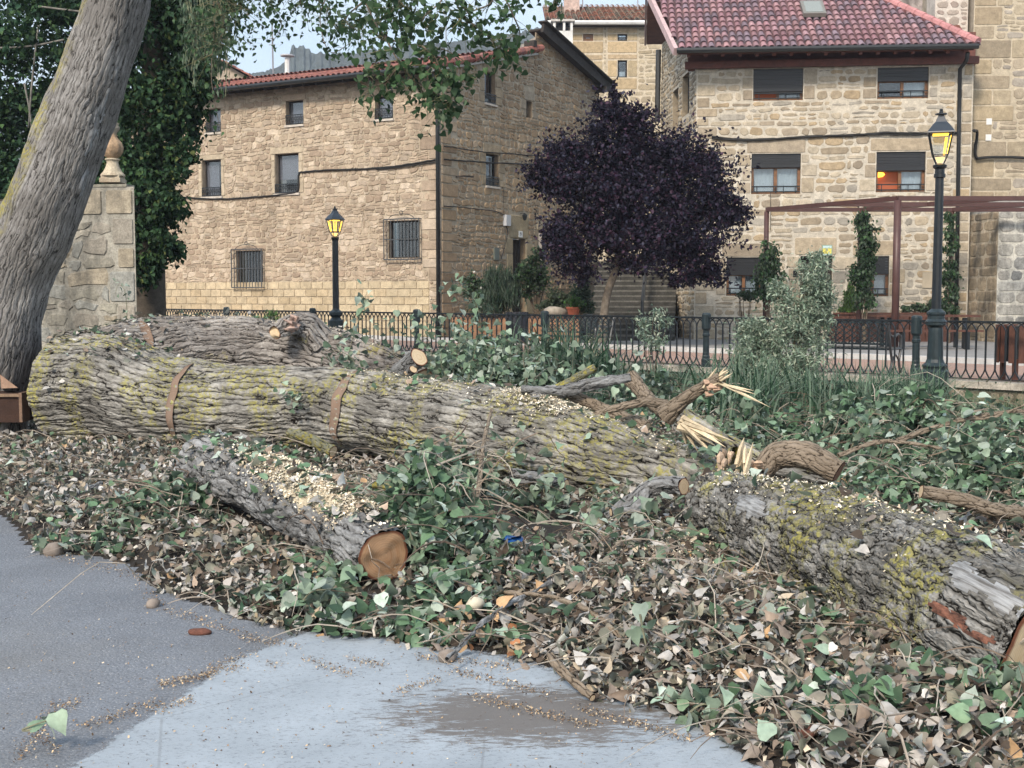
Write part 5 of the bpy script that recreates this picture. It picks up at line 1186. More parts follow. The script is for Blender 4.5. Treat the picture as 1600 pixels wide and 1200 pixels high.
# --- the big felled trunk: front stem, back stem grown from one base
trunk = empty('felled_trunk', gp(300, 700), 'huge felled poplar trunk with yellow lichen and two saw cuts, lying across the middle', 'log')
mpts = [at(112, 606, 12.75), at(180, 610, 12.5), at(270, 632, 12.1), at(400, 640, 11.7), at(530, 640, 11.3), at(620, 655, 10.9), at(720, 675, 10.4), at(850, 700, 9.7), at(960, 728, 9.25), at(1060, 752, 8.95), at(1140, 775, 8.75)]
mrad = [.585, .565, .46, .41, .38, .385, .41, .40, .33, .25, .20]
bk_o, MD = log_mesh('bark', mpts, mrad, BARK_MAIN, trunk, step=.019, nv=200, lump=.05, seed=1.0)
cut_cap(MD, 0, CUT_RED, trunk, ragged=.02)
cut_cap(MD, 1, CUT_PALE, trunk, ragged=.03)
bpts = [at(120, 588, 12.9), at(230, 562, 13.3), at(320, 548, 13.5), at(430, 550, 13.6), at(520, 562, 13.4), at(620, 590, 13.1), at(660, 606, 12.9)]
bo, BD = log_mesh('back_stem', bpts, [.50, .45, .375, .355, .33, .26, .22], BARK_BACK, trunk, step=.022, nv=150, lump=.07, seed=4.0); cut_cap(BD, 1, CUT_PALE, bo)
# angle of the camera side: find ring index facing the camera
def face_ang(D_, frac):
    V, fr, path, r_, s = D_; i = int(frac*len(s)); c = np.array(path[i]); v = np.array([0, 0, CH])-c; ring = V[i]-c; k = np.argmax(ring@v/np.linalg.norm(ring, axis=1)); return 2*math.pi*k/V.shape[1]
def frac_at(D_, px):
    V, fr, path, r_, s = D_; xx = [project(np.array(p.x), np.array(p.y), np.array(p.z))[0] for p in path]; return min(range(len(xx)), key=lambda i: abs(xx[i]-px))/len(xx)
def frac_face(D_, px):
    V = D_[0]; n_ = len(D_[4]); best = (1e9, 0)
    for i in range(0, n_, 2):
        j = int(face_ang(D_, i/n_)/(2*math.pi)*V.shape[1]) % V.shape[1]; x_ = float(project(V[i, j, 0:1], V[i, j, 1:2], V[i, j, 2:3])[0][0]); best = min(best, (abs(x_-px), i))
    return best[1]/n_
for px, wd in ((268, .09), (523, .115)):
    fc = frac_face(MD, px); a = face_ang(MD, fc); kerf(MD, fc, a-1.2, a+1.0, wd, bk_o, KERF_M, .009)
fc = frac_face(BD, 237); a = face_ang(BD, fc); sg = 1 if BD[0][int(fc*len(BD[4])), int((a+.8)/(2*math.pi)*150) % 150, 2] > BD[2][int(fc*len(BD[4]))].z else -1
kerf(BD, fc, min(a+sg*.15, a+sg*1.2), max(a+sg*.15, a+sg*1.2), .10, bo, KERF_M, .010)
# burl with a broken pinkish stub on the back stem
b_, D_ = log_mesh('broken_stub', [at(500, 540, 13.3), at(478, 512, 13.25), at(452, 508, 13.1), at(430, 520, 12.9)], [.2, .17, .11, .07], BARK_BACK, trunk, step=.02, nv=50, lump=.12, seed=8.0, smoothn=6)
cut_cap(D_, 1, CUT_PALE, b_, ragged=.05)
m = M(); splinter(m, at(462, 508, 13.0), Vector((-.4, -.6, .3)), .16, .035, (.5, .36, .3), 14, .6); m.build('torn_wood', RAWWOOD, trunk)
# --- stump at the left edge
st = empty('tree_stump', gp(-10, 660), 'reddish cut tree stump with a square notch at the left edge', 'stump')
sc_ = at(-22, 640, 12.9); zb = float(gz(sc_.x, sc_.y)); o_, D_ = log_mesh('bark', [Vector((sc_.x-.05, sc_.y, zb-.15)), Vector((sc_.x, sc_.y, zb+.15)), Vector((sc_.x, sc_.y, zb+.46))], [.52, .45, .42], BARK_BACK, st, step=.03, nv=80, lump=.08, seed=14.0)
cut_cap(D_, 1, CUT_RED, st, ragged=.02)
m = M(); a = at(8, 632, 12.45); m.box((a.x+.02, a.y+.1, a.z-.03), (.34, .3, .30), col=(.05, .027, .02)); m.box((a.x+.03, a.y-.06, a.z+.10), (.36, .04, .03), col=(.26, .18, .12)); m.box((a.x+.21, a.y-.03, a.z-.02), (.03, .2, .3), col=(.2, .13, .09)); m.build('notch', RAWWOOD, st)
m = M(); m.add([at(0, 585, 12.5), at(28, 606, 12.4), at(2, 607, 12.4), at(0, 585, 12.7), at(28, 606, 12.7), at(2, 607, 12.7)], [(0, 1, 2), (3, 5, 4), (0, 3, 4, 1), (1, 4, 5, 2), (2, 5, 3, 0)], (.28, .18, .125)); m.build('hinge_wood', RAWWOOD, st)
# --- right log
rl = empty('cut_log', gp(1350, 930), 'thick lichen covered log with a cream sawn end, running out at the lower right', 'log')
ro, RD_ = log_mesh('bark', [at(1118, 790, 7.55), at(1200, 818, 6.8), at(1300, 860, 6.1), at(1450, 926, 5.3), at(1560, 982, 4.86), at(1640, 1024, 4.66)], [.21, .255, .28, .305, .32, .325], BARK_RIGHT, rl, step=.0125, nv=150, lump=.07, seed=6.0, tilt1=.0)
cut_cap(RD_, 1, CUT_PALE, rl, out=.006, ragged=.006); cut_cap(RD_, 0, CUT_RED, rl)
m = M()
for k in range(34): # torn reddish scar running to the sawn end
    t = k/33; splinter(m, at(1462+110*t+random.gauss(0, 4), 925+112*t+random.gauss(0, 4), 5.17-.28*t), Vector((.5, -.5, -.45)), .10, .010, random.choice([(.16, .06, .04), (.3, .13, .08), (.1, .05, .04), (.36, .2, .12)]), 2, .45)
m.build('torn_bark', RAWWOOD, ro)
# --- small front log
fl = empty('cut_log', gp(480, 880), 'short grey log dusted with sawdust, round sawn end towards the road', 'log')
fo, FD_ = log_mesh('bark', [at(312, 722, 8.4), at(370, 740, 8.0), at(430, 766, 7.5), at(520, 816, 6.75), at(600, 868, 6.2)], [.18, .20, .20, .175, .14], BARK_SMALL, fl, step=.014, nv=110, lump=.07, seed=2.0)
cut_cap(FD_, 1, cut_wood('aged_cut_wood', (.42, .26, .15), (.16, .06, .03)), fl, ragged=.014); cut_cap(FD_, 0, CUT_PALE, fl, ragged=.02)
def on_log(D_, px0, px1, n, spread=.5, top=.9):
    V, fr, path, r_, s = D_; f0, f1 = frac_at(D_, px0), frac_at(D_, px1); out = []
    for _ in range(n):
        i = int(rng.uniform(f0, f1)*len(s)); i = min(max(i, 0), len(s)-1); zc = V[i][:, 2]; j = int(np.argmax(zc)); k = int(rng.normal(0, spread)/(2*math.pi)*V.shape[1]); q = V[i, (j+k) % V.shape[1]]; out.append((q[0]+rng.normal(0, .01), q[1]+rng.normal(0, .01), q[2]+.004+rng.uniform(0, .02)))
    return np.array(out)
P1 = np.concatenate([on_log(FD_, 430, 570, 12000, .5), on_log(FD_, 380, 470, 1500, .4)]); P1 = np.concatenate([P1, on_log(FD_, 330, 600, 700, .6)]); P1[:, 2] += .012
P2 = on_log(MD, 790, 905, 2200, .33); P2[:, 2] += .005; P3 = on_log(MD, 560, 1100, 1500, .5); P4 = on_log(BD, 150, 600, 900, .5); P5 = on_log(RD_, 1120, 1500, 1000, .5)
q = [gp(490+rng.normal(0, 34), 722+rng.normal(0, 14), .36) for _ in range(4500)]; P6 = np.array([(v.x, v.y, max(v.z+.02, float(0))) for v in q]); P6[:, 2] = gz(P6[:, 0], P6[:, 1])+.07
q = [gp(1060+rng.normal(0, 40), 870+rng.normal(0, 25), .1) for _ in range(900)]; P7 = np.array([(v.x, v.y, 0) for v in q]); P7[:, 2] = gz(P7[:, 0], P7[:, 1])+.05
PA = np.concatenate([P1, P2, P3, P4, P5, P6, P7]); chips('sawdust', PA, rng.uniform(.006, .02, len(PA)), 'pale sawdust heaped on the logs and sprinkled around the saw cuts')
SAWD = simple('sawdust_pile', (.72, .62, .45), .95, 0, 40, .35, 90, 1.0, .02)
patch(FD_, 490, 762, .42, .13, SAWD, fo, 'sawdust_layer', .022, seed=3, rough=.7)
pm = gp(492, 722, .30); pm.z = float(gz(pm.x, pm.y))+.02; mm_ = M(); vs = [pm+Vector((0, 0, .09))]; 
for k in range(1, 6):
    for j in range(20):
        a = 2*math.pi*j/20; r_ = k/5*(1+.25*math.sin(3*a+1)+.15*math.sin(5*a)); vs.append(pm+Vector((math.cos(a)*.30*r_, math.sin(a)*.22*r_, .09*(1-(k/5)**2)+.02*noise.noise(Vector((k, j, 0))))))
mm_.add(vs, [(0, 1+j, 1+(j+1) % 20) for j in range(20)]+[(1+k*20+j, 21+k*20+j, 21+k*20+(j+1) % 20, 1+k*20+(j+1) % 20) for k in range(4) for j in range(20)]); tag(mm_.build('sawdust_mound', SAWD, smooth=True), 'low pale sawdust mound between the short log and the second saw cut', 'sawdust', None, 'stuff')
# leaves resting on the logs
PL_ = np.concatenate([on_log(FD_, 320, 590, 420, .8), on_log(MD, 560, 1100, 170, .6), on_log(BD, 120, 640, 200, .6), on_log(RD_, 1110, 1560, 60, .5), on_log(MD, 60, 240, 120, .6)])
cc = palette(len(PL_), DRY, DRYP); gsel = rng.uniform(0, 1, len(PL_)) < .4; cc[gsel] = palette(int(gsel.sum()), GREEN_CUT, GREEN_P); PL_[:, 2] += .02
scatter('leaves_on_logs', PL_, rng.uniform(.04, .085, len(PL_)), cc, LEAF, ['poplar0', 'poplar1', 'poplar2'], tilt=.4, kind='stuff', label='loose leaves fallen on top of the logs', cat='leaves')
def streak_wood(name, a, b, sc=(6, 60, 60), bs=.6):
    m, nt, p = mat(name); v = attr(nt, 'bk').outputs['Vector']; f = noise_n(nt, mapping(nt, v, sc), 1, 6, .7); nt.links.new(mixc(nt, mr(nt, f, .38, .6), a, b), p.inputs['Base Color']); p.inputs['Roughness'].default_value = .85; bump(nt, p, f, bs, .01); return m
BAREW = streak_wood('bare_weathered_wood', (.10, .095, .09), (.36, .37, .38)); REDW = streak_wood('torn_red_wood', (.035, .015, .01), (.26, .11, .07), (18, 26, 26), 1.0)
patch(RD_, 1530, 915, .17, .065, BAREW, ro, 'bare_patch', .014, seed=2, rough=.8); patch(RD_, 1500, 975, .15, .028, REDW, ro, 'torn_band', .010, skew=1.2, seed=5, rough=.9); patch(RD_, 1170, 790, .20, .06, BAREW, ro, 'bare_patch', .02, seed=8, rough=.6)
patch(MD, 690, 715, .45, .06, BAREW, bk_o, 'bare_patch', .026, seed=4, rough=.8)
# --- branches: thing > bark, cut_face, torn_wood
def branch(pts, rad, label, mt=BARK_BR, cut0=None, cut1=CUT_PALE, nv=26, sub=(), seed=0.0, torn=None, cat='branch', name='cut_branch', lump=.08):
    e = empty(name, pts[0], label, cat); o_, D_ = log_mesh('bark', pts, rad, mt, e, step=.02, nv=nv, lump=lump, seed=seed, smoothn=6)
    if cut0: cut_cap(D_, 0, cut0, e)
    if cut1: cut_cap(D_, 1, cut1, e)
    for (sp_, sr_) in sub:
        o2, D2 = log_mesh('side_branch', sp_, sr_, mt, e, step=.02, nv=20, lump=lump, seed=seed+1, smoothn=5); cut_cap(D2, 1, CUT_PALE, o2)
    if torn:
        m = M()
        for (p, d, L, w_, n_, c_) in torn: splinter(m, p, d, L, w_, c_, n_, .16)
        m.build('torn_wood', RAWWOOD, e)
    return e
CR, PK, YW = (.62, .51, .35), (.46, .31, .22), (.64, .53, .36)
branch([at(592, 618, 11.6), at(615, 592, 11.3), at(655, 558, 11.0)], [.10, .095, .085], 'stout sawn stub slanting up from the trunk beside the second saw cut', BARK_SMALL, sub=[([at(632, 592, 11.1), at(646, 577, 10.95)], [.035, .035]), ([at(612, 606, 11.1), at(634, 603, 10.95)], [.025, .022]), ([at(620, 590, 11.1), at(634, 583, 10.98)], [.022, .02])], seed=3, nv=50)
branch([at(784, 652, 9.9), at(830, 625, 9.9), at(880, 602, 9.9), at(930, 574, 9.9)], [.045, .04, .035, .03], 'mossy branch lying over the trunk, cut end pointing at the reeds', BARK_LICH, cut0=CUT_PALE, seed=5)
branch([at(815, 608, 9.8), at(870, 612, 9.75), at(925, 600, 9.7), at(985, 590, 9.7)], [.035, .05, .045, .038], 'smooth grey branch with a rounded tip lying level right of the mossy branch', BARK_SMALL, seed=6)
branch([at(925, 650, 9.4), at(960, 638, 9.4), at(1008, 628, 9.45), at(1040, 632, 9.5)], [.028, .03, .034, .04], 'thin brown branch with a small pale cut end left of the splintered limb', BARK_BR, cut0=CUT_PALE, seed=7)
branch([at(880, 612, 9.9), at(950, 642, 9.7), at(1010, 668, 9.5)], [.05, .045, .05], 'dark forked branch half hidden under leaves on top of the trunk', BARK_BR, seed=17)
branch([at(985, 590, 10.2), at(1010, 620, 10), at(1040, 650, 9.6)], [.07, .055, .045], 'greyish limb leaning down behind the splintered branch', BARK_BR, seed=18)
branch([at(1040, 650, 8.9), at(1068, 625, 8.8), at(1100, 604, 8.7), at(1128, 590, 8.6)], [.08, .05, .04, .045], 'snapped branch with long cream splinters pointing up towards the willow bush', BARK_BR, cut1=None, seed=8,
       torn=[(at(1105, 603, 8.65), at(1150, 572, 8.6)-at(1105, 603, 8.65), .22, .018, 14, CR), (at(1120, 598, 8.6), at(1204, 632, 8.5)-at(1120, 598, 8.6), .42, .010, 5, YW), (at(1110, 606, 8.6), Vector((.6, 0, .1)), .1, .02, 8, PK)])
branch([at(1066, 655, 8.75), at(1110, 685, 8.6), at(1160, 712, 8.5), at(1225, 735, 8.4), at(1290, 748, 8.4)], [.085, .085, .08, .075, .07], 'split trunk piece with a long cream torn side behind the right log', BARK_MAIN, cut1=CUT_RED, nv=40, seed=9,
       torn=[(at(1064, 660, 8.6), at(1140, 705, 8.4)-at(1064, 660, 8.6), .42, .024, 16, CR), (at(1075, 668, 8.6), Vector((.1, 0, -.5)), .16, .022, 4, CR)])
branch([at(1190, 735, 7.6), at(1215, 712, 7.6), at(1260, 712, 7.5), at(1310, 738, 7.4)], [.065, .085, .085, .075], 'crooked brown limb with a broken knobbly end resting on the right log', BARK_BR, seed=10, nv=50, cut1=CUT_RED,
       torn=[(at(1184, 732, 7.5), Vector((-.5, -.5, .1)), .1, .025, 14, (.55, .38, .26))])
branch([at(1130, 735, 7.6), at(1140, 712, 7.6), at(1150, 705, 7.55)], [.05, .04, .03], 'yellowish broken stub standing on the near end of the right log', BARK_LICH, cut1=None, seed=11, torn=[(at(1160, 740, 7.45), at(1168, 688, 7.5)-at(1160, 740, 7.45), .24, .026, 7, CR), (at(1135, 718, 7.5), Vector((-.2, -.4, .5)), .07, .03, 10, (.6, .45, .33))])
branch([at(948, 808, 7.9), at(985, 782, 7.9), at(1015, 762, 7.9), at(1040, 757, 7.85), at(1068, 760, 7.75)], [.03, .04, .055, .055, .055], 'bent grey branch with a round cream cut face near the right log', BARK_SMALL, seed=12, nv=44, sub=[([at(1010, 765, 7.9), at(990, 795, 7.8), at(955, 800, 7.75)], [.05, .045, .025])])
branch([at(800, 742, 8.7), at(840, 748, 8.6), at(884, 757, 8.45)], [.05, .04, .034], 'short grey branch below the trunk with a small round cut face pointing right', BARK_SMALL, seed=13, nv=36)
branch([at(800, 822, 8.0), at(812, 824, 7.9)], [.03, .03], 'small sawn branch end in the dark gap under the trunk', BARK_BR, seed=19)
branch([at(1140, 885, 6.5), at(1128, 905, 6.35), at(1117, 925, 6.2)], [.05, .045, .036], 'yellow lichen branch end with an orange cut face left of the right log', BARK_LICH, seed=14, nv=36)
branch([at(1440, 768, 7.6), at(1500, 780, 7.6), at(1560, 798, 7.6), at(1640, 806, 7.7)], [.04, .045, .045, .04], 'grey branch with an orange cut end lying behind the right log', BARK_BR, cut0=CUT_PALE, seed=15)
branch([at(452, 676, 9.6), at(480, 684, 9.5), at(520, 705, 9.35)], [.035, .04, .045], 'short yellow lichen stick resting on the sawdust between the two logs', BARK_LICH, cut0=CUT_PALE, seed=16, nv=36)
branch([at(585, 757, 8.0), at(620, 765, 7.9), at(650, 772, 7.85)], [.025, .028, .024], 'bright yellow lichen twig right of the sawdust heap', BARK_LICH, seed=20)
branch([at(640, 800, 6.9), at(615, 850, 6.6), at(590, 900, 6.3), at(540, 945, 6.1)], [.012, .015, .016, .01], 'thin dark branch crossing the round end of the small log', BARK_BR, seed=21, nv=12)
branch([at(1170, 1135, 4.35), at(1220, 1105, 4.5), at(1262, 1078, 4.6)], [.014, .014, .012], 'straight bare grey stick on the litter at the lower right', BARK_SMALL, cut0=CUT_PALE, seed=22, nv=14)
branch([at(700, 1030, 5.0), at(770, 960, 5.5), at(860, 910, 5.9)], [.008, .01, .007], 'long straight pale twig over the dry leaves below the middle', BARK_SMALL, seed=23, nv=10)
branch([at(745, 850, 7.2), at(747, 780, 7.6), at(755, 700, 8.2), at(768, 640, 9.0)], [.018, .016, .014, .01], 'reddish upright broken stem standing before the middle of the trunk', BARK_BR, seed=24, nv=14)
branch([at(985, 1010, 5.2), at(930, 960, 5.4), at(870, 935, 5.6), at(790, 925, 5.8)], [.012, .012, .011, .008], 'dark curved twig lying on the dry leaves in the middle', BARK_BR, seed=25, nv=12)
branch([at(860, 1025, 4.9), at(880, 1050, 4.8), at(925, 1090, 4.65)], [.018, .018, .014], 'short dark stick at the edge of the concrete', BARK_BR, seed=26, nv=14)
branch([at(60, 800, 8.6), at(110, 775, 8.9), at(160, 755, 9.2)], [.018, .018, .014], 'pale broken stick in the litter at the far left', BARK_SMALL, seed=27, nv=12)
branch([at(1400, 690, 8.6), at(1470, 665, 8.7), at(1560, 645, 8.8), at(1640, 640, 8.9)], [.022, .018, .014, .01], 'long bare branch slanting over the green heap at the right', BARK_BR, seed=28, nv=12, sub=[([at(1500, 655, 8.75), at(1560, 650, 8.7), at(1640, 612, 8.7)], [.01, .008, .005])])
branch([at(1310, 712, 8.3), at(1380, 690, 8.4), at(1470, 700, 8.4)], [.016, .014, .010], 'knotty grey branch across the green heap behind the crooked limb', BARK_BR, seed=29, nv=12)
# bark pieces, stones and litter things on the road
def chunk(p, sz, yaw_, mt, name, label, cat, seed=1, col=(1, 1, 1)):
    m = M(); rd2 = random.Random(seed); n, k = 10, 6; vs = []
    for i in range(k+1):
        ph = math.pi*i/k
        for j in range(n):
            a = 2*math.pi*j/n; v = Vector((math.sin(ph)*math.cos(a)*sz[0], math.sin(ph)*math.sin(a)*sz[1], math.cos(ph)*sz[2])); v *= 1+.3*noise.noise(v*(1.3/max(sz))+Vector((seed, 0, 0)))
            v = Vector((v.x*math.cos(yaw_)-v.y*math.sin(yaw_), v.x*math.sin(yaw_)+v.y*math.cos(yaw_), v.z)); vs.append(Vector(p)+v+Vector((0, 0, sz[2]*.8)))
    m.add(vs, [(i*n+j, i*n+(j+1) % n, (i+1)*n+(j+1) % n, (i+1)*n+j) for i in range(k) for j in range(n)], col); o = m.build(name, mt, smooth=True); return tag(o, label, cat)
STN = simple('pebble', (.24, .20, .17), .8, 0, 12, .3, 30); RB = simple('red_bark', (.15, .06, .04), .9, 0, 20, .4, 60, .8, .01)
chunk(gp(312, 992), (.062, .026, .018), .1, RB, 'bark_piece', 'reddish brown piece of bark alone on the asphalt', 'bark piece', 3)
chunk(gp(239, 950), (.038, .03, .028), .6, STN, 'stone', 'small grey brown stone on the asphalt at the edge of the litter', 'stone', 4)
chunk(gp(84, 868), (.06, .05, .045), .2, STN, 'stone', 'larger pinkish stone among the leaves at the far left', 'stone', 5)
chunk(gp(1262, 1150, .06), (.06, .03, .02), 1.3, RB, 'bark_piece', 'flat red brown bark piece among the leaves at the lower right', 'bark piece', 6)
q = gp(796, 903, .1); q.z = float(gz(q.x, q.y))+.07
m = M(); rd3 = random.Random(3)
for i in range(5):
    a = rd3.uniform(0, 6.28); c_ = q+Vector((rd3.uniform(-.04, .04), rd3.uniform(-.03, .03), rd3.uniform(0, .02))); m.add([c_+Vector((math.cos(a+t)*.05*rd3.uniform(.6, 1), math.sin(a+t)*.04, rd3.uniform(-.01, .03))) for t in (0, 1.3, 2.6, 3.9, 5.1)], [(0, 1, 2, 3, 4)])
tag(m.build('plastic_scrap', simple('blue_plastic', (.01, .07, .25), .35)), 'crumpled scrap of blue plastic half buried in the dry leaves', 'litter')
chunk(gp(742, 960, .1)+Vector((0, 0, .03)), (.045, .035, .03), .4, simple('pale_pebble', (.6, .55, .43), .6, 0, 20, .1), 'stone', 'smooth cream pebble beside the orange brown leaves near the concrete', 'stone', 9)
chunk(gp(700, 1035, .0), (.045, .04, .035), .4, STN, 'stone', 'rough grey brown stone at the edge of the concrete', 'stone', 10)
# ------------------------------------------------------------------ garden wall with urn (left)
gw0 = at(-60, 462, 18); gw1 = at(213, 462, 18.0); WW = Wall((gw0.x, 18.3), (gw1.x-gw0.x, -.3)); LW = math.hypot(gw1.x-gw0.x, .3)
gw = empty('garden_wall', (gw0.x, 18.2, 0), 'mossy grey rubble garden wall ending in a tall pier behind the leaning trunk', 'wall')
ps = WW.uv(98, 300)[0]; zl, zh = WW.uv(30, 312)[1], WW.uv(180, 292)[1]
m = M(); gwp = [(.36, .34, .28), (.34, .31, .26), (.38, .35, .29), (.31, .29, .24), (.38, .33, .25), (.33, .33, .30)]
bl = [(ps+.02, zh-.42, ps+.62, zh-.02), (ps+.64, zh-.42, LW, zh-.02), (LW-.36, zh-.86, LW, zh-.44), (LW-.28, zh-1.2, LW, zh-.88), (LW-.42, zh-1.7, LW, zh-1.22), (LW-.3, zh-2.15, LW, zh-1.72)]
wall_mesh(m, WW, 0, LW, -.3, [(0, zl), (ps-.01, zl), (ps, zh), (LW, zh)], [], bl, hrow=(.16, .36), wst=(.2, .55), gap=.045, warp=.07, pal=gwp, mortar=(.37, .35, .30), proud=.016, split=.25, rough=.03, seed=81, cell=.6)
slab(m, WW, ps, -.3, LW-.12, zh, -.28, -.004, (.36, .33, .27)); slab(m, WW, 0, -.3, ps-.003, zl, -.6, -.004, (.36, .33, .27)); m.build('wall', STONE_GREY, gw)
m = M(); slab(m, WW, ps, zh, LW-.11, zh+.04, -.27, .012, (.33, .31, .25)); m.build('coping', STONE_GREY, gw)
uc = WW.pt(*WW.uv(170, 283), -.14); uc.z = zh+.07; urn = empty('stone_urn', uc, 'carved tan stone urn finial on top of the pier beside the leaning trunk', 'urn')
UM = attr_mat('carved_sandstone', n1=5, a1=.25, n2=30, stain=(3, .5, (.2, .1, .05), .5))
M().lathe(uc, [(.30, 0), (.30, .07), (.27, .08), (.26, .12)], sides=4, rot=math.pi/4, col=(.42, .36, .27)).build('plinth', UM, urn)
M().lathe(uc, [(.25, .12), (.24, .15), (.19, .2), (.14, .28), (.115, .36), (.12, .39), (.15, .41), (.15, .43), (.11, .44)], 18, (.50, .43, .32)).build('foot', UM, urn)
mu = M(); n_ = 36; prof = [(.10, .44), (.16, .48), (.215, .56), (.225, .64), (.19, .72), (.12, .79), (.09, .84), (.10, .90), (.15, .95), (.16, 1.0), (.13, 1.03), (.15, 1.06), (.07, 1.1), (.02, 1.16)]
b0 = len(mu.V)
for (r_, z_) in prof:
    for j in range(n_):
        a = 2*math.pi*j/n_; f = 1+.05*math.cos(9*a)*(1 if .5 < z_ < .9 else 0); mu.V.append((uc.x+r_*f*math.cos(a), uc.y+r_*f*math.sin(a), uc.z+z_)); mu.Cc.append((.40, .28, .18) if z_ < .9 else (.42, .36, .28))
for i in range(len(prof)-1):
    for j in range(n_): mu.Fc.append((i*n_+j, i*n_+(j+1) % n_, (i+1)*n_+(j+1) % n_, (i+1)*n_+j)); mu.MI.append(0)
mu.build('vase', UM, urn, smooth=True)
urn.scale = (.72, .72, .82)
for c_ in urn.children: c_.matrix_parent_inverse = Matrix.Translation(-Vector(urn.location))
# ------------------------------------------------------------------ leaning poplar with its overhanging branches
tree = empty('leaning_poplar', gp(10, 640), 'thick grey poplar leaning right at the left edge, its leafy branches hanging over the roofs', 'tree')
tp = [at(-30, 640, 13.2), at(-8, 560, 13.0), at(12, 480, 12.9), at(38, 400, 12.8), at(74, 310, 12.6), at(112, 210, 12.5), at(148, 110, 12.4), at(176, 30, 12.3), at(197, -50, 12.2), at(225, -180, 12.1), at(262, -330, 12.0)]
tb, TD = log_mesh('trunk', tp, [.54, .43, .39, .385, .38, .355, .325, .30, .29, .28, .25], BARK_TREE, tree, step=.024, nv=170, lump=.05, seed=3.0)
patch(TD, 130, 282, .16, .05, BAREW, tb, 'bark_scar', .02, seed=11, rough=.6); patch(TD, 180, 118, .09, .035, BAREW, tb, 'bark_scar', .018, seed=12, rough=.6); patch(TD, 150, 190, .34, .05, BAREW, tb, 'bark_scar', .012, seed=15, rough=1.2)
limbs = [([at(225, -180, 12.1), at(330, -260, 11.6), at(480, -240, 11.0), at(620, -130, 10.6), at(700, -40, 10.3)], [.16, .12, .09, .05, .025]),
         ([at(225, -180, 12.1), at(300, -190, 12.2), at(390, -130, 12.2), at(450, -60, 12.1)], [.13, .09, .06, .03]), ([at(480, -240, 11.0), at(620, -240, 10.6), at(760, -150, 10.2), at(830, -50, 10.0)], [.08, .06, .04, .02]),
         ([at(330, -260, 11.6), at(420, -160, 11.2), at(520, -90, 11.0), at(560, -20, 10.8)], [.08, .05, .03, .02])]
for i, (lpts, lr_) in enumerate(limbs): M().tube(smooth_path(lpts, 6), list(np.interp(np.linspace(0, len(lr_)-1, (len(lpts)-1)*6+1), range(len(lr_)), lr_)), 8, (.12, .12, .11)).build('limb', TWIG, tree, smooth=True)
sprays = [ # polyline in photo pixels, depth, spread px, leaves
    ([(560, -20), (600, 55), (660, 72), (700, 80), (742, 108)], 10.4, 9, 40), ([(600, 55), (625, 100), (650, 130), (685, 175)], 10.3, 22, 150), ([(600, 55), (590, 90), (575, 120)], 10.4, 14, 34), ([(660, 72), (680, 90), (690, 125), (692, 185)], 10.2, 14, 90), ([(685, 110), (710, 120), (735, 120)], 10.2, 12, 46), ([(625, 100), (600, 130), (575, 140), (600, 165)], 10.3, 14, 60), ([(640, 120), (680, 145), (712, 160)], 10.25, 12, 50),
    ([(700, -40), (720, 20), (750, 45), (775, 70), (790, 82)], 10.3, 20, 120), ([(700, -40), (690, 0), (660, 30), (670, 50)], 10.3, 20, 80), ([(830, -50), (810, 0), (800, 18)], 10, 10, 16), ([(830, -50), (860, -10), (875, 12)], 10, 9, 22), ([(760, -60), (770, 0), (730, 20), (720, 30)], 10.1, 22, 80), ([(775, -30), (800, 20), (812, 60), (780, 85)], 10.2, 14, 50),
    ([(450, -60), (480, 0), (510, 40), (530, 70)], 11.3, 24, 150), ([(450, -60), (430, 0), (420, 25), (440, 60), (425, 92)], 11.6, 12, 70), ([(390, -130), (370, -20), (350, 20), (390, 40)], 12, 30, 260), ([(520, -90), (560, 0), (580, 40), (565, 80)], 10.9, 20, 120), ([(450, -60), (400, -10), (460, 10), (470, 30)], 11.8, 26, 180), ([(560, -20), (620, 0), (640, 22)], 10.6, 26, 110), ([(520, 0), (500, 50), (515, 105), (550, 90)], 11, 9, 36),
    ([(330, -30), (335, 60), (330, 140), (337, 190), (345, 228)], 12.2, 5, 22), ([(320, -20), (350, 60), (330, 110)], 12.2, 26, 170), ([(570, 0), (540, 30), (560, 50)], 10.9, 18, 60), ([(640, -20), (610, 20), (600, 30)], 10.5, 16, 60)]
Pl = []; m = M()
for (pl, D, sp_, nl) in sprays:
    nl = int(nl*(1.35 if pl[0][0] < 560 else 1.25)); far_ = pl[0][0] < 560; pl = [(a, b-(24 if far_ else 0)) for a, b in pl]; D = D*(1.4 if far_ else 1); nl = int(nl*(1.25 if far_ else 1)); sp_ = sp_*(.9 if far_ else 1)
    pts = smooth_path([at(px, py, D+random.uniform(-.1, .1)) for px, py in pl], 5); m.tube(pts, list(np.linspace(.009, .003, len(pts))), 5, (.16, .13, .10), cap=False)
    for _ in range(nl):
        t = random.random()**.8*(len(pts)-1); i = min(int(t), len(pts)-2); q = pts[i].lerp(pts[i+1], t-i); s_ = sp_*D/F; o_ = Vector((random.gauss(0, s_), random.gauss(0, s_*2.0), random.gauss(-s_*.3, s_*.75))); Pl.append(q+o_)
        if random.random() < .35: m.tube([q, q+o_*.5+Vector((0, 0, .01)), q+o_], [.003, .002, .0015], 3, (.2, .18, .1), cap=False)
m.build('twigs', TWIG, tree); Pl = np.array([tuple(p) for p in Pl])
scatter('foliage', Pl, rng.uniform(.042, .078, len(Pl)), palette(len(Pl), [(.035, .075, .03), (.05, .10, .04), (.025, .055, .025), (.07, .13, .055), (.13, .19, .11)], [.3, .3, .2, .13, .07]), LEAF_HI, ['poplar0', 'poplar1', 'poplar2'], parent=tree, tilt=.55, droop=.9)
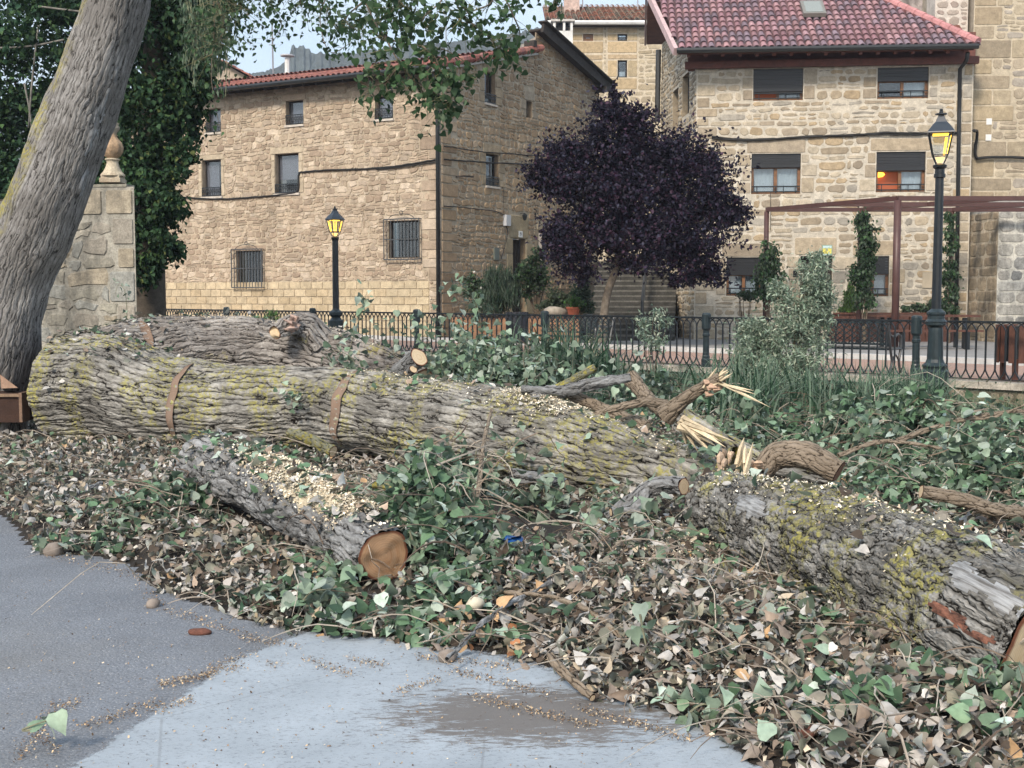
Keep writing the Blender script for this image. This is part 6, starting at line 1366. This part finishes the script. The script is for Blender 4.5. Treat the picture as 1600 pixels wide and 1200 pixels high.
# upper crown above the frame, so that the branches belong to a real tree
Pu = np.array([tuple(at(rng.uniform(100, 900), rng.uniform(-700, -130), rng.uniform(9.8, 14))) for _ in range(2600)])
scatter('upper_foliage', Pu, rng.uniform(.07, .12, len(Pu)), palette(len(Pu), [(.05, .10, .035), (.07, .13, .05)]), LEAF_HI, ['simple'], parent=tree, tilt=.7, droop=.6)
# ------------------------------------------------------------------ generic crowns
def clump_points(blobs, n, k=26, sig=.2, shell=.55):
    """blobs: (centre Vector, rx, ry, rz)"""
    vol = np.array([b[1]*b[2]*b[3] for b in blobs])**(2/3); out = []
    for b, f in zip(blobs, vol/vol.sum()):
        nb = int(n*f); kk = max(4, int(k)); d = rng.normal(0, 1, (kk, 3)); d /= np.linalg.norm(d, axis=1)[:, None]; rad_ = rng.uniform(shell, 1.0, (kk, 1)); cc_ = d*rad_
        w_ = rng.uniform(.3, 1, kk); i = rng.choice(kk, nb, p=w_/w_.sum()); p = cc_[i]+rng.normal(0, sig, (nb, 3))*rng.uniform(.4, 1.3, (nb, 1)); out.append(np.array(b[0])+p*np.array(b[1:4]))
    return np.concatenate(out)
def B(px, py, rpx, D, k=1.0, dz=1.0): c = at(px, py, D); r_ = rpx*D/F; return (c, r_*k, r_*k, r_*dz)
def limbs_to(mm, base, blobs, r0, col=(.1, .09, .08), seed=1):
    rd_ = random.Random(seed)
    for b in blobs:
        c = b[0]; mid = base.lerp(c, .5)+Vector((rd_.uniform(-.1, .1), rd_.uniform(-.1, .1), .12)); mm.tube(smooth_path([base, mid, c], 4), list(np.linspace(r0, r0*.25, 9)), 6, col)
# purple plum
pt_ = empty('purple_plum_tree', setz(at(945, 540, 31), PZ), 'round dark purple leaved plum tree between the two houses', 'tree')
pb_ = [B(995, 300, 105, 31, 1, .95), B(885, 275, 62, 31), B(1100, 290, 66, 31), B(955, 212, 42, 30.8), B(1050, 255, 48, 31), B(1000, 225, 46, 31), B(975, 190, 26, 31), B(895, 370, 58, 30.7), B(1095, 380, 58, 30.8), B(1140, 335, 36, 30.8, 1, .7), B(850, 275, 34, 31, 1, .8), B(990, 385, 70, 30.6, 1, .7), B(1060, 420, 36, 30.8), B(945, 170, 20, 31), B(1100, 262, 26, 31), B(895, 240, 24, 31), B(965, 155, 9, 31, 1, 1.8), B(905, 415, 26, 30.8), B(1118, 432, 22, 30.8)]
Pp = np.concatenate([clump_points(pb_, 38000, 24, .2, .45), clump_points(pb_[:1]+pb_[5:7]+pb_[9:10], 7000, 30, .25, .1)])
sh_ = [] # projecting shoots
for _ in range(170):
    b = pb_[rng.integers(0, len(pb_))]; d = rng.normal(0, 1, 3); d[2] = d[2]*.8+.2; d /= np.linalg.norm(d); L = rng.uniform(.25, .6)
    for t in np.linspace(.75, 1, 16): sh_.append(np.array(b[0])+d*np.array(b[1:4])*t+d*L*(t-.75)*4*.8+rng.normal(0, .035, 3))
Pp = np.concatenate([Pp, np.array(sh_)]); zc_ = at(995, 448, 31).z; Pp = Pp[Pp[:, 2] > zc_]
pcol = palette(len(Pp), [(.016, .012, .027), (.024, .015, .034), (.010, .008, .017), (.045, .022, .042), (.036, .036, .062)])
scatter('crown', Pp, rng.uniform(.08, .14, len(Pp)), pcol, PURPLE, ['simple'], parent=pt_, tilt=.8, aspect=rng.uniform(.7, 1.1, len(Pp)))
m = M(); tr = [setz(at(940, 540, 31), PZ-.05), at(944, 490, 31), at(950, 455, 31), at(961, 425, 31), at(966, 395, 31)]; m.tube(smooth_path(tr, 5), list(np.linspace(.12, .085, 21)), 10, (.17, .145, .115)); limbs_to(m, tr[-1], pb_[:11], .06, (.06, .05, .05)); m.build('trunk', TWIG, pt_, smooth=True)
# ivy clad tree and the dark tree behind it
iv = empty('ivy_covered_tree', setz(at(240, 560, 21.6), 0), 'tall column of dark glossy ivy behind the urn pier at the left', 'tree')
ib = [B(258, 318, 36, 21.2), B(243, 375, 40, 21.3, 1, 1.2), B(225, 425, 26, 21.3, 1, 1.1), B(232, 260, 52, 21.5), B(285, 235, 26, 21.4), B(240, 180, 70, 21.8), B(295, 130, 44, 21.8), B(230, 80, 90, 22), B(290, 40, 60, 22), B(200, 320, 60, 21.8, 1, 1.4), B(268, 385, 20, 21.2, 1, .8), B(278, 270, 20, 21.2, 1, .7), B(205, 400, 50, 22, 1, 1.3), B(250, -40, 110, 22)]
Pi = clump_points(ib, 34000, 34, .17, .45)
scatter('foliage', Pi, rng.uniform(.07, .13, len(Pi)), palette(len(Pi), [(.028, .065, .028), (.038, .085, .036), (.018, .042, .02), (.06, .11, .036), (.13, .16, .05), (.036, .08, .045)], [.28, .25, .2, .12, .05, .1]), IVY, ['simple'], parent=iv, tilt=.6, droop=.7, aspect=rng.uniform(.8, 1.3, len(Pi)))
m = M(); m.tube([setz(at(235, 560, 21.9), -.3), at(232, 300, 22), at(240, 100, 22), at(250, -60, 22)], [.3, .26, .2, .12], 10, (.12, .1, .08)); m.build('trunk', TWIG, iv, smooth=True)
dt = empty('dark_green_tree', setz(at(60, 520, 24.5), 0), 'dense dark green tree filling the upper left corner behind the leaning trunk', 'tree')
db = [B(100, 60, 120, 24.5), B(20, 120, 90, 24.5), B(60, 220, 110, 24.2), B(130, 200, 100, 24.4), B(-40, 230, 110, 24.5), B(20, 300, 70, 24), B(150, -20, 110, 24.5), B(-60, 60, 90, 24.6), B(160, 320, 70, 24, 1, 1.2), B(0, 380, 80, 24)]
Pd = clump_points(db, 30000, 36, .17, .5)
scatter('crown', Pd, rng.uniform(.08, .15, len(Pd)), palette(len(Pd), [(.026, .065, .036), (.036, .085, .045), (.018, .045, .028), (.06, .12, .05), (.05, .10, .036)]), IVY, ['simple'], parent=dt, tilt=.7, droop=.5)
m = M(); tb_ = at(80, 320, 24.5); m.tube([setz(at(60, 520, 24.5), -.4), tb_, at(90, 150, 24.5)], [.35, .28, .15], 10, (.1, .09, .07)); limbs_to(m, tb_, db[:6], .09); 
for a in ([(0, 75), (50, 72), (110, 60)], [(140, 20), (100, 15), (60, 10)], [(60, 40), (50, 130), (45, 200)], [(38, 130), (45, 165), (50, 200)]): m.tube(smooth_path([at(x, y, 23.2) for x, y in a], 4), .02, 5, (.2, .19, .17))
m.build('trunk', TWIG, dt, smooth=True)
# hanging grey green shoots at the right side of the ivy
Ph = []; m = M()
hg = iv
for _ in range(46):
    x0 = rng.uniform(290, 352); y0 = rng.uniform(-40, 40); L = rng.uniform(40, 120); x1 = x0+rng.uniform(-10, 14); pts = [at(x0, y0, 20.4), at((x0+x1)/2+4, y0+L/2, 20.3), at(x1, y0+L, 20.3)]; m.tube(smooth_path(pts, 4), .006, 3, (.2, .22, .14), cap=False)
    for _ in range(24): t = rng.uniform(); Ph.append(tuple(pts[0].lerp(pts[2], t)+Vector((rng.normal(0, .07), rng.normal(0, .1), rng.normal(0, .05)))))
for _ in range(3): pass
m.build('hanging_twigs', TWIG, hg); Ph = np.array(Ph)
scatter('hanging_shoots', Ph, rng.uniform(.09, .16, len(Ph)), palette(len(Ph), [(.07, .12, .07), (.10, .15, .09), (.05, .09, .05)]), HERB, ['narrow'], parent=hg, tilt=.4, droop=1.2, aspect=np.full(len(Ph), 1.6))
# ------------------------------------------------------------------ shrubs
def shrub(name, base, blobs, n, size, cols, label, cat, kinds=('simple',), mt=None, droop=0, tilt=.7, stems=6, aspect=None, k=14, sig=.25, scol=(.14, .11, .08), sr=.018, probs=None, shell=.3):
    e = empty(name, base, label, cat); P = clump_points(blobs, n, k, sig, shell)
    scatter('foliage', P, rng.uniform(size[0], size[1], len(P)), palette(len(P), cols, probs), mt or HERB, list(kinds), parent=e, tilt=tilt, droop=droop, aspect=None if aspect is None else np.full(len(P), aspect))
    m = M(); rd_ = random.Random(len(P))
    for i in range(stems):
        b = blobs[i % len(blobs)]; q = b[0]+Vector((rd_.uniform(-1, 1)*b[1], rd_.uniform(-.5, .5)*b[2], rd_.uniform(0, .8)*b[3]))*.7; bs = Vector(base)+Vector((rd_.uniform(-.05, .05), rd_.uniform(-.05, .05), -.05)); m.tube(smooth_path([bs, bs.lerp(q, .5)+Vector((rd_.uniform(-.06, .06), 0, .05)), q], 4), list(np.linspace(sr, sr*.3, 9)), 5, scol, cap=False)
    m.build('stems', TWIG, e); return e
SILV = [(.24, .33, .24), (.32, .41, .31), (.40, .48, .38), (.15, .22, .15), (.46, .50, .38)]
wb = at(1235, 620, 16.6)
shrub('willow_bush', setz(wb, float(gz(wb.x, wb.y))), [B(1270, 440, 34, 16.6, 1, 1.3), B(1235, 500, 52, 16.5), B(1285, 470, 24, 16.6), B(1170, 510, 22, 16.5), B(1185, 530, 34, 16.5), B(1285, 500, 26, 16.6), B(1205, 565, 46, 16.4), B(1255, 560, 44, 16.4), B(1215, 455, 18, 16.6), B(1165, 560, 30, 16.3), B(1195, 590, 55, 16.2, 1, .6), B(1280, 405, 18, 16.6)], 16000, (.05, .10), SILV, 'feathery silver green willow bush in front of the fence, below the right house', 'bush', ('narrow',), aspect=1.6, stems=30, k=30, sig=.22, sr=.012)
hb = at(1020, 590, 17.5)
shrub('herb_plant', setz(hb, float(gz(hb.x, hb.y))), [B(1005, 500, 20, 17.5), B(1030, 495, 18, 17.5), B(1020, 530, 26, 17.4), B(1045, 505, 9, 17.5)], 700, (.05, .09), SILV, 'small pale herb standing before the fence below the purple tree', 'plant', ('narrow',), aspect=2.0, stems=10, sr=.008)
hb = at(920, 590, 18.5)
shrub('dry_weed', setz(hb, float(gz(hb.x, hb.y))), [B(925, 530, 15, 18.5), B(918, 555, 22, 18.5), B(935, 560, 18, 18.4)], 420, (.03, .06), [(.35, .36, .22), (.42, .40, .28), (.2, .24, .13)], 'yellowish seeding weed in front of the left bench', 'plant', ('narrow',), aspect=1.6, stems=10, sr=.007)
bz = 1.03
DG = [(.02, .05, .02), (.035, .075, .03), (.05, .10, .04), (.014, .03, .014)]
def bedp(px, D): return setz(at(px, 480, D), bz)
shrub('rosemary_bush', bedp(782, 34), [B(785, 460, 24, 34, 1, 1.1), B(775, 440, 18, 34, 1, 1.3), B(797, 445, 16, 34, 1, 1.3), B(780, 475, 28, 33.8, 1, .8)], 5000, (.12, .24), [(.03, .065, .04), (.045, .085, .05), (.02, .045, .03)], 'upright needle leaved dark rosemary bush in the flower bed', 'bush', ('narrow',), droop=-1.3, tilt=.3, aspect=.7, stems=8)
shrub('rose_shrub', bedp(838, 34.2), [B(835, 420, 20, 34.2), B(828, 445, 22, 34.1), B(843, 440, 18, 34.1), B(822, 428, 14, 34), B(840, 400, 12, 34.2)], 2600, (.07, .13), DG, 'broad leaved dark shrub on bare stems beside the gable door', 'bush', stems=8, sr=.03)
shrub('white_rose_bush', bedp(748, 34.2), [B(742, 455, 18, 34.2), B(752, 475, 22, 34.1), B(735, 440, 9, 34.2, 1, 1.4), B(760, 450, 12, 34.2)], 2200, (.06, .11), DG+[(.6, .6, .55)], 'bush with small white flowers at the house corner in the flower bed', 'bush', probs=[.26, .3, .22, .16, .06])
shrub('low_shrub', bedp(870, 33), [B(868, 470, 20, 33, 1, .8), B(850, 478, 14, 33, 1, .6)], 1300, (.06, .11), [(.05, .075, .04), (.08, .10, .06), (.03, .05, .03)], 'low grey green shrub behind the pale rock', 'bush')
shrub('climbing_shrub', bedp(907, 33), [B(905, 455, 18, 33, 1, 1.2), B(908, 475, 18, 33)], 1600, (.06, .11), [(.03, .06, .035), (.05, .09, .05)], 'dark leafy shrub beside the foot of the stairs', 'bush')
# terracotta pot with plant, rocks
pp_ = bedp(896, 32.2); pot = empty('flower_pot', pp_, 'red terracotta pot with a bright green plant on the flower bed edge', 'pot'); M().lathe(pp_, [(.12, 0), (.17, .22), (.19, .22), (.19, .27), (.16, .27)], 12).build('pot', TERRA, pot)
Pq = clump_points([(pp_+Vector((0, 0, .36)), .24, .2, .14)], 500, 8, .3); scatter('foliage', Pq, rng.uniform(.06, .1, len(Pq)), palette(len(Pq), [(.06, .15, .03), (.09, .2, .05)]), HERB, ['simple'], parent=pot)
chunk(bedp(868, 32.4), (.34, .25, .16), .2, simple('pale_rock', (.35, .31, .26), .9, 0, 6, .3, 20), 'rock', 'pale rounded rock on the front of the flower bed', 'rock', 21)
chunk(bedp(919, 32.4)-Vector((0, 0, .35)), (.26, .2, .24), .2, simple('grey_rock', (.16, .17, .16), .9, 0, 6, .3, 20), 'rock', 'grey rock at the right end of the flower bed by the stairs', 'rock', 23)
# pergola vines, conifer, planter plants
def vine(px0, y0, y1, wpx, D, n, label, base_z=PZ, lean=0):
    bls = []; k = 7
    for i in range(k):
        t = i/(k-1); bls.append(B(px0+lean*t+random.uniform(-3, 3), y0+(y1-y0)*t, wpx*random.uniform(.75, 1.15), D, 1, 1.0))
    b = setz(at(px0+lean, 480, D), base_z); return shrub('pergola_vine', b, bls, n, (.07, .13), DG+[(.06, .13, .05)], label, 'vine', droop=1.0, tilt=.5, stems=7, k=10, sig=.3)
vine(1352, 340, 465, 17, 33.5, 4200, 'thick leafy vine on the middle back post of the pergola')
vine(1484, 342, 480, 12, 33.5, 2000, 'thin leafy vine on the pergola post behind the tall lamp')
vine(1204, 388, 452, 18, 33.4, 2400, 'short leafy vine on the left post of the pergola', lean=-4)
cf = setz(at(1328, 480, 34.7), 1.0); cn = empty('dwarf_conifer', cf, 'small bright green conical conifer in the left planter', 'conifer'); cb_ = [(cf+Vector((0, 0, .15+.11*i)), .27*(1-.11*i), .25*(1-.11*i), .14) for i in range(7)]
Pq = clump_points(cb_, 2600, 12, .3); scatter('crown', Pq, rng.uniform(.06, .12, len(Pq)), palette(len(Pq), [(.06, .13, .02), (.09, .18, .03), (.035, .08, .02)]), HERB, ['narrow'], parent=cn, droop=-1.2, tilt=.3, aspect=np.full(len(Pq), 1.8)); M().tube([cf-Vector((0, 0, .1)), cf+Vector((0, 0, .8))], [.03, .01], 6, (.1, .07, .05)).build('trunk', TWIG, cn)
shrub('planter_plants', setz(at(1445, 480, 34.7), 1.0), [B(1440, 482, 16, 34.7, 1, .5), B(1470, 478, 20, 34.7, 1, .7), B(1415, 484, 12, 34.7, 1, .5)], 1800, (.05, .1), [(.05, .1, .05), (.09, .15, .08), (.03, .06, .03)], 'low green plants growing along the right planter', 'plant')
shrub('vine_seedling', setz(at(1165, 500, 34.5), PZ+.2), [B(1165, 462, 16, 34.3, 1, .5)], 420, (.06, .1), DG, 'small dark plant under the left ground floor window', 'plant')
# ------------------------------------------------------------------ reeds, weeds, sprouts
def blades(name, n, fx, L, wd, cols, label, lean=.25):
    V, Fq, Cc = [], [], []; k = 5
    for i in range(n):
        x, y = fx(); zb = float(gz(x, y)); l = rng.uniform(*L); a = rng.uniform(0, 6.28); ln = abs(rng.normal(0, lean)); ww = rng.uniform(*wd)/2; d = np.array([math.cos(a), math.sin(a), 0]); sd_ = np.array([math.cos(a+1.57+rng.normal(0, .5)), math.sin(a+1.57), 0]); b0 = len(V); c = np.array(cols[rng.integers(0, len(cols))])*rng.uniform(.75, 1.25)
        for j in range(k+1):
            t = j/k; p = np.array([x, y, zb-.03])+d*l*ln*t*(.4+1.4*t*t)+np.array([0, 0, l*t*(1-ln*.35*t*t)]); w_ = ww*(1-t**2.2)+.0006; V += [p-sd_*w_, p+sd_*w_]; Cc += [c, c]
        Fq += [(b0+2*j, b0+2*j+1, b0+2*j+3, b0+2*j+2) for j in range(k)]
    o = np_mesh(name, np.array(V), [np.array(Fq)], np.array(Cc), HERB, None); return tag(o, label, 'grass', None, 'stuff')
RD = [(.05, .11, .06), (.07, .14, .085), (.035, .075, .045), (.10, .18, .11)]
def fx_px(px0, px1, D0, D1, cl=9):
    cs = [(rng.uniform(px0, px1), rng.uniform(D0, D1)) for _ in range(cl)]
    def f():
        while True:
            c = cs[rng.integers(0, cl)]; D = c[1]+rng.normal(0, .35); p = at(c[0]+rng.normal(0, 26), 600, D)
            if sdist(p.x, p.y) > .22: return p.x, p.y
    return f
blades('reeds', 1100, fx_px(850, 1150, 14.5, 17.0, 14), (.35, .75), (.014, .028), RD, 'tall blue green reeds growing in front of the fence behind the trunk', .45)
blades('reeds', 1300, fx_px(1140, 1440, 13.5, 15.3, 14), (.45, .85), (.014, .028), RD, 'clump of arching blue green reeds right of the willow bush', .5)
blades('grass', 1800, fx_px(1330, 1640, 12.2, 15.5, 26), (.2, .5), (.004, .010), [(.09, .15, .07), (.14, .2, .09), (.2, .22, .12), (.06, .10, .05)], 'tufts of grass below the coping at the right', .5)
blades('grass', 900, fx_px(560, 900, 17, 21, 22), (.3, .6), (.006, .012), [(.09, .15, .07), (.14, .2, .09), (.06, .10, .05)], 'tufts of grass along the fence foot in the middle', .4)
Pw = []
while len(Pw) < 9000:
    u = rng.uniform(-9, 6); s_ = abs(rng.normal(0, .55))+.1; q = fpt(u, s_, 0); nz_ = noise.noise(Vector((u*1.3, s_*2, 4)))
    if nz_ < -.12: continue
    Pw.append((q.x, q.y, max(float(gz(q.x, q.y)), -.6)+abs(rng.normal(0, .25))*(1+nz_)))
Pw = np.array(Pw); Pw[:, 2] = np.minimum(Pw[:, 2], .33)
scatter('weeds', Pw, rng.uniform(.03, .08, len(Pw)), palette(len(Pw), [(.08, .14, .07), (.12, .18, .09), (.05, .09, .05), (.2, .24, .13), (.16, .12, .08)]), HERB, ['simple', 'narrow'], tilt=.8, kind='stuff', label='low weeds and creepers over the foot of the retaining wall', cat='weeds')
def sprout(pl, D, n, label, size=(.05, .095), spread=12, name='leafy_shoot', r0=.006):
    pts = smooth_path([at(x, y, D) for x, y in pl], 6); e = empty(name, pts[0], label, 'shoot'); M().tube(pts, list(np.linspace(r0, r0*.35, len(pts))), 5, (.2, .2, .14), cap=False).build('stem', TWIG, e); s_ = spread*D/F
    P = np.array([tuple(pts[rng.integers(int(len(pts)*.15), len(pts))]+Vector((rng.normal(0, s_), rng.normal(0, s_), rng.normal(0, s_)))) for _ in range(n)])
    scatter('foliage', P, rng.uniform(size[0], size[1], n), palette(n, [(.13, .20, .13), (.17, .25, .17), (.27, .35, .26), (.09, .14, .09), (.36, .43, .36)]), LEAF, ['poplar0', 'poplar1', 'poplar2'], parent=e, tilt=.6, droop=.4); return e
sprout([(540, 585), (548, 540), (562, 495), (574, 455)], 12.4, 46, 'upright green poplar shoot rising from the back stem in front of the small lamp', spread=9)
sprout([(560, 590), (550, 560), (525, 548), (508, 560)], 12.2, 50, 'leafy shoot lying on the back stem left of the sawn stub', spread=13)
sprout([(745, 580), (752, 520), (742, 470), (715, 445), (700, 452)], 13.2, 60, 'curved leafy shoot arching up before the house corner', spread=9)
sprout([(690, 600), (700, 560), (740, 530), (770, 545)], 13.2, 110, 'bushy green shoot behind the trunk below the downpipe', spread=22)
sprout([(820, 600), (825, 560), (822, 520)], 13.4, 26, 'small green shoot in front of the dark litter bin', spread=8)
sprout([(198, 520), (198, 480), (194, 452), (184, 446), (180, 462)], 16.8, 16, 'single drooping leafy stem against the garden wall pier', size=(.06, .09), spread=5)
sprout([(640, 600), (655, 540), (680, 500)], 13.6, 40, 'leafy stem behind the sawn stub of the trunk', spread=12)
sprout([(470, 640), (450, 612), (478, 612)], 10.9, 22, 'little leafy twig hanging on the lichen bark between the saw cuts', spread=7, size=(.04, .07))
sprout([(905, 870), (930, 830), (985, 800), (1060, 830)], 7.3, 60, 'leafy twig before the dark gap under the trunk', spread=26)
sprout([(1200, 935), (1240, 915), (1290, 965), (1330, 980)], 5.7, 22, 'fresh leafy twig hanging at the underside of the right log', spread=12)
sprout([(560, 870), (545, 820), (540, 780)], 7.3, 40, 'leafy shoot draped over the sawn end of the small log', spread=13)
sprout([(1560, 1160), (1580, 1080), (1600, 1060)], 4.5, 36, 'green leafy twig below the cream sawn end at the right edge', spread=22)
sprout([(1060, 1130), (1100, 1100), (1140, 1125)], 4.45, 22, 'bright green leaves at the edge of the concrete on the right', size=(.06, .10), spread=18)
sprout([(455, 990), (480, 930), (520, 920)], 5.8, 50, 'green leafy twig on the litter below the small log', spread=22)
sprout([(1000, 960), (1010, 1010), (1020, 1030)], 5.1, 14, 'rosette of pale green leaves near the middle of the dry leaves', spread=14)
sprout([(60, 1140), (35, 1140), (90, 1120)], 4.15, 4, 'two green leaves with a sawdust trail on the asphalt', size=(.07, .09), spread=8)
SHL = ['just left of the sawn slanting stub', 'directly behind the sawn slanting stub', 'tallest one under the corner downpipe', 'short one right of the corner downpipe', 'before the white flowering bush', 'below the rosemary bush', 'below the dark litter bin', 'behind the mossy branch', 'leaning right in front of the corner downpipe', 'leaning left below the flower bed corner', 'below the lattice bench', 'below the purple tree trunk', 'right of the cream splinters', 'below the willow bush', 'before the fence right of the willow bush', 'below the tall lamp', 'rightmost by the litter bin']
DRL = ['hanging left of the upright broken stem', 'hanging over the trunk halfway between stub and broken stem', 'hanging just in front of the upright broken stem', 'hanging over the dark gap under the trunk', 'left of the bent grey branch', 'hanging right of the second saw cut', 'hanging where trunk and right log meet', 'covering the ground right of the sawn end of the short log', 'hanging above the blue plastic scrap', 'over the far end of the short log', 'lying below the middle of the short log']
for k_, (x0, y0, x1, y1) in enumerate([(630, 600, 612, 520), (665, 600, 660, 505), (700, 605, 720, 500), (730, 600, 745, 535), (760, 610, 790, 520), (800, 610, 800, 540), (835, 610, 850, 545), (880, 615, 895, 560), (650, 610, 690, 560), (720, 610, 690, 545), (905, 620, 940, 570), (960, 630, 985, 575), (1080, 650, 1120, 590), (1160, 680, 1200, 630), (1330, 700, 1370, 640), (1480, 700, 1500, 640), (1540, 720, 1580, 650)]):
    e_ = sprout([(x0, y0), ((x0+x1)/2+random.uniform(-14, 14), (y0+y1)/2), (x1, y1)], 13.3-(x0-600)*.0052, 46, 'leafy poplar shoot standing behind the logs, '+SHL[k_], spread=17, name='cut_shoot'); e_['group'] = 'leafy shoots standing behind the logs'
for k_, (x0, y0, x1, y1, x2, y2, D) in enumerate([(800, 690, 780, 735, 760, 790, 9.2), (700, 690, 705, 740, 690, 800, 9.3), (745, 700, 735, 760, 720, 830, 8.4), (860, 730, 850, 770, 880, 800, 8.4), (920, 770, 960, 800, 990, 830, 8.2), (640, 700, 660, 750, 640, 800, 8.6), (1090, 720, 1110, 770, 1100, 800, 8.2), (640, 830, 660, 900, 640, 960, 6.3), (720, 820, 700, 890, 720, 940, 6.6), (330, 700, 330, 760, 300, 800, 8.3), (400, 860, 380, 900, 360, 920, 7.0)]):
    e_ = sprout([(x0, y0), (x1, y1), (x2, y2)], D, 70, 'wilting leafy twig, '+DRL[k_], spread=20, name='draped_twig'); e_['group'] = 'wilting twigs draped in front of the logs'
wz = at(425, 510, 27.2); shrub('green_weed', setz(wz, PZ-.1), [B(425, 494, 13, 27.2, 1, .8), B(405, 502, 8, 27.2)], 420, (.06, .12), [(.12, .22, .06), (.16, .28, .09)], 'bright green weed in front of the fence left of the small lamp', 'plant', ('narrow',), aspect=1.8)
# orange-brown dead leaves in small groups
q = np.array([tuple(gp(cx_+rng.normal(0, 10), cy_+rng.normal(0, 8), .1)) for cx_, cy_ in ((735, 985), (765, 975), (800, 1000), (690, 970), (790, 985)) for _ in range(5)]); q[:, 2] = gz(q[:, 0], q[:, 1])+rng.uniform(.03, .07, len(q))
scatter('tan_leaves', q, rng.uniform(.05, .075, len(q)), palette(len(q), [(.55, .36, .2), (.6, .45, .3), (.38, .17, .08)]), LEAF, ['poplar1', 'poplar0'], tilt=.6, kind='stuff', label='cluster of tan and orange dead leaves near the cream pebble', cat='leaves')

# ------------------------------------------------------------------ evening haze over the valley
hzm = bpy.data.materials.new('haze_air'); hzm.use_nodes = True; nt = hzm.node_tree; nt.nodes.clear(); vo_ = nt.nodes.new('ShaderNodeVolumePrincipled'); om = nt.nodes.new('ShaderNodeOutputMaterial')
vo_.inputs['Color'].default_value = (.80, .88, 1.0, 1); vo_.inputs['Density'].default_value = .0006; vo_.inputs['Anisotropy'].default_value = .2; nt.links.new(vo_.outputs[0], om.inputs['Volume'])
m = M(); m.hexa([(-610, -610, -3), (610, -610, -3), (610, 610, -3), (-610, 610, -3), (-610, -610, 110), (610, -610, 110), (610, 610, 110), (-610, 610, 110)]); tag(m.build('haze', hzm), 'thin bluish haze over the wooded hill', 'haze', None, 'stuff')
sc.cycles.volume_bounces = 0
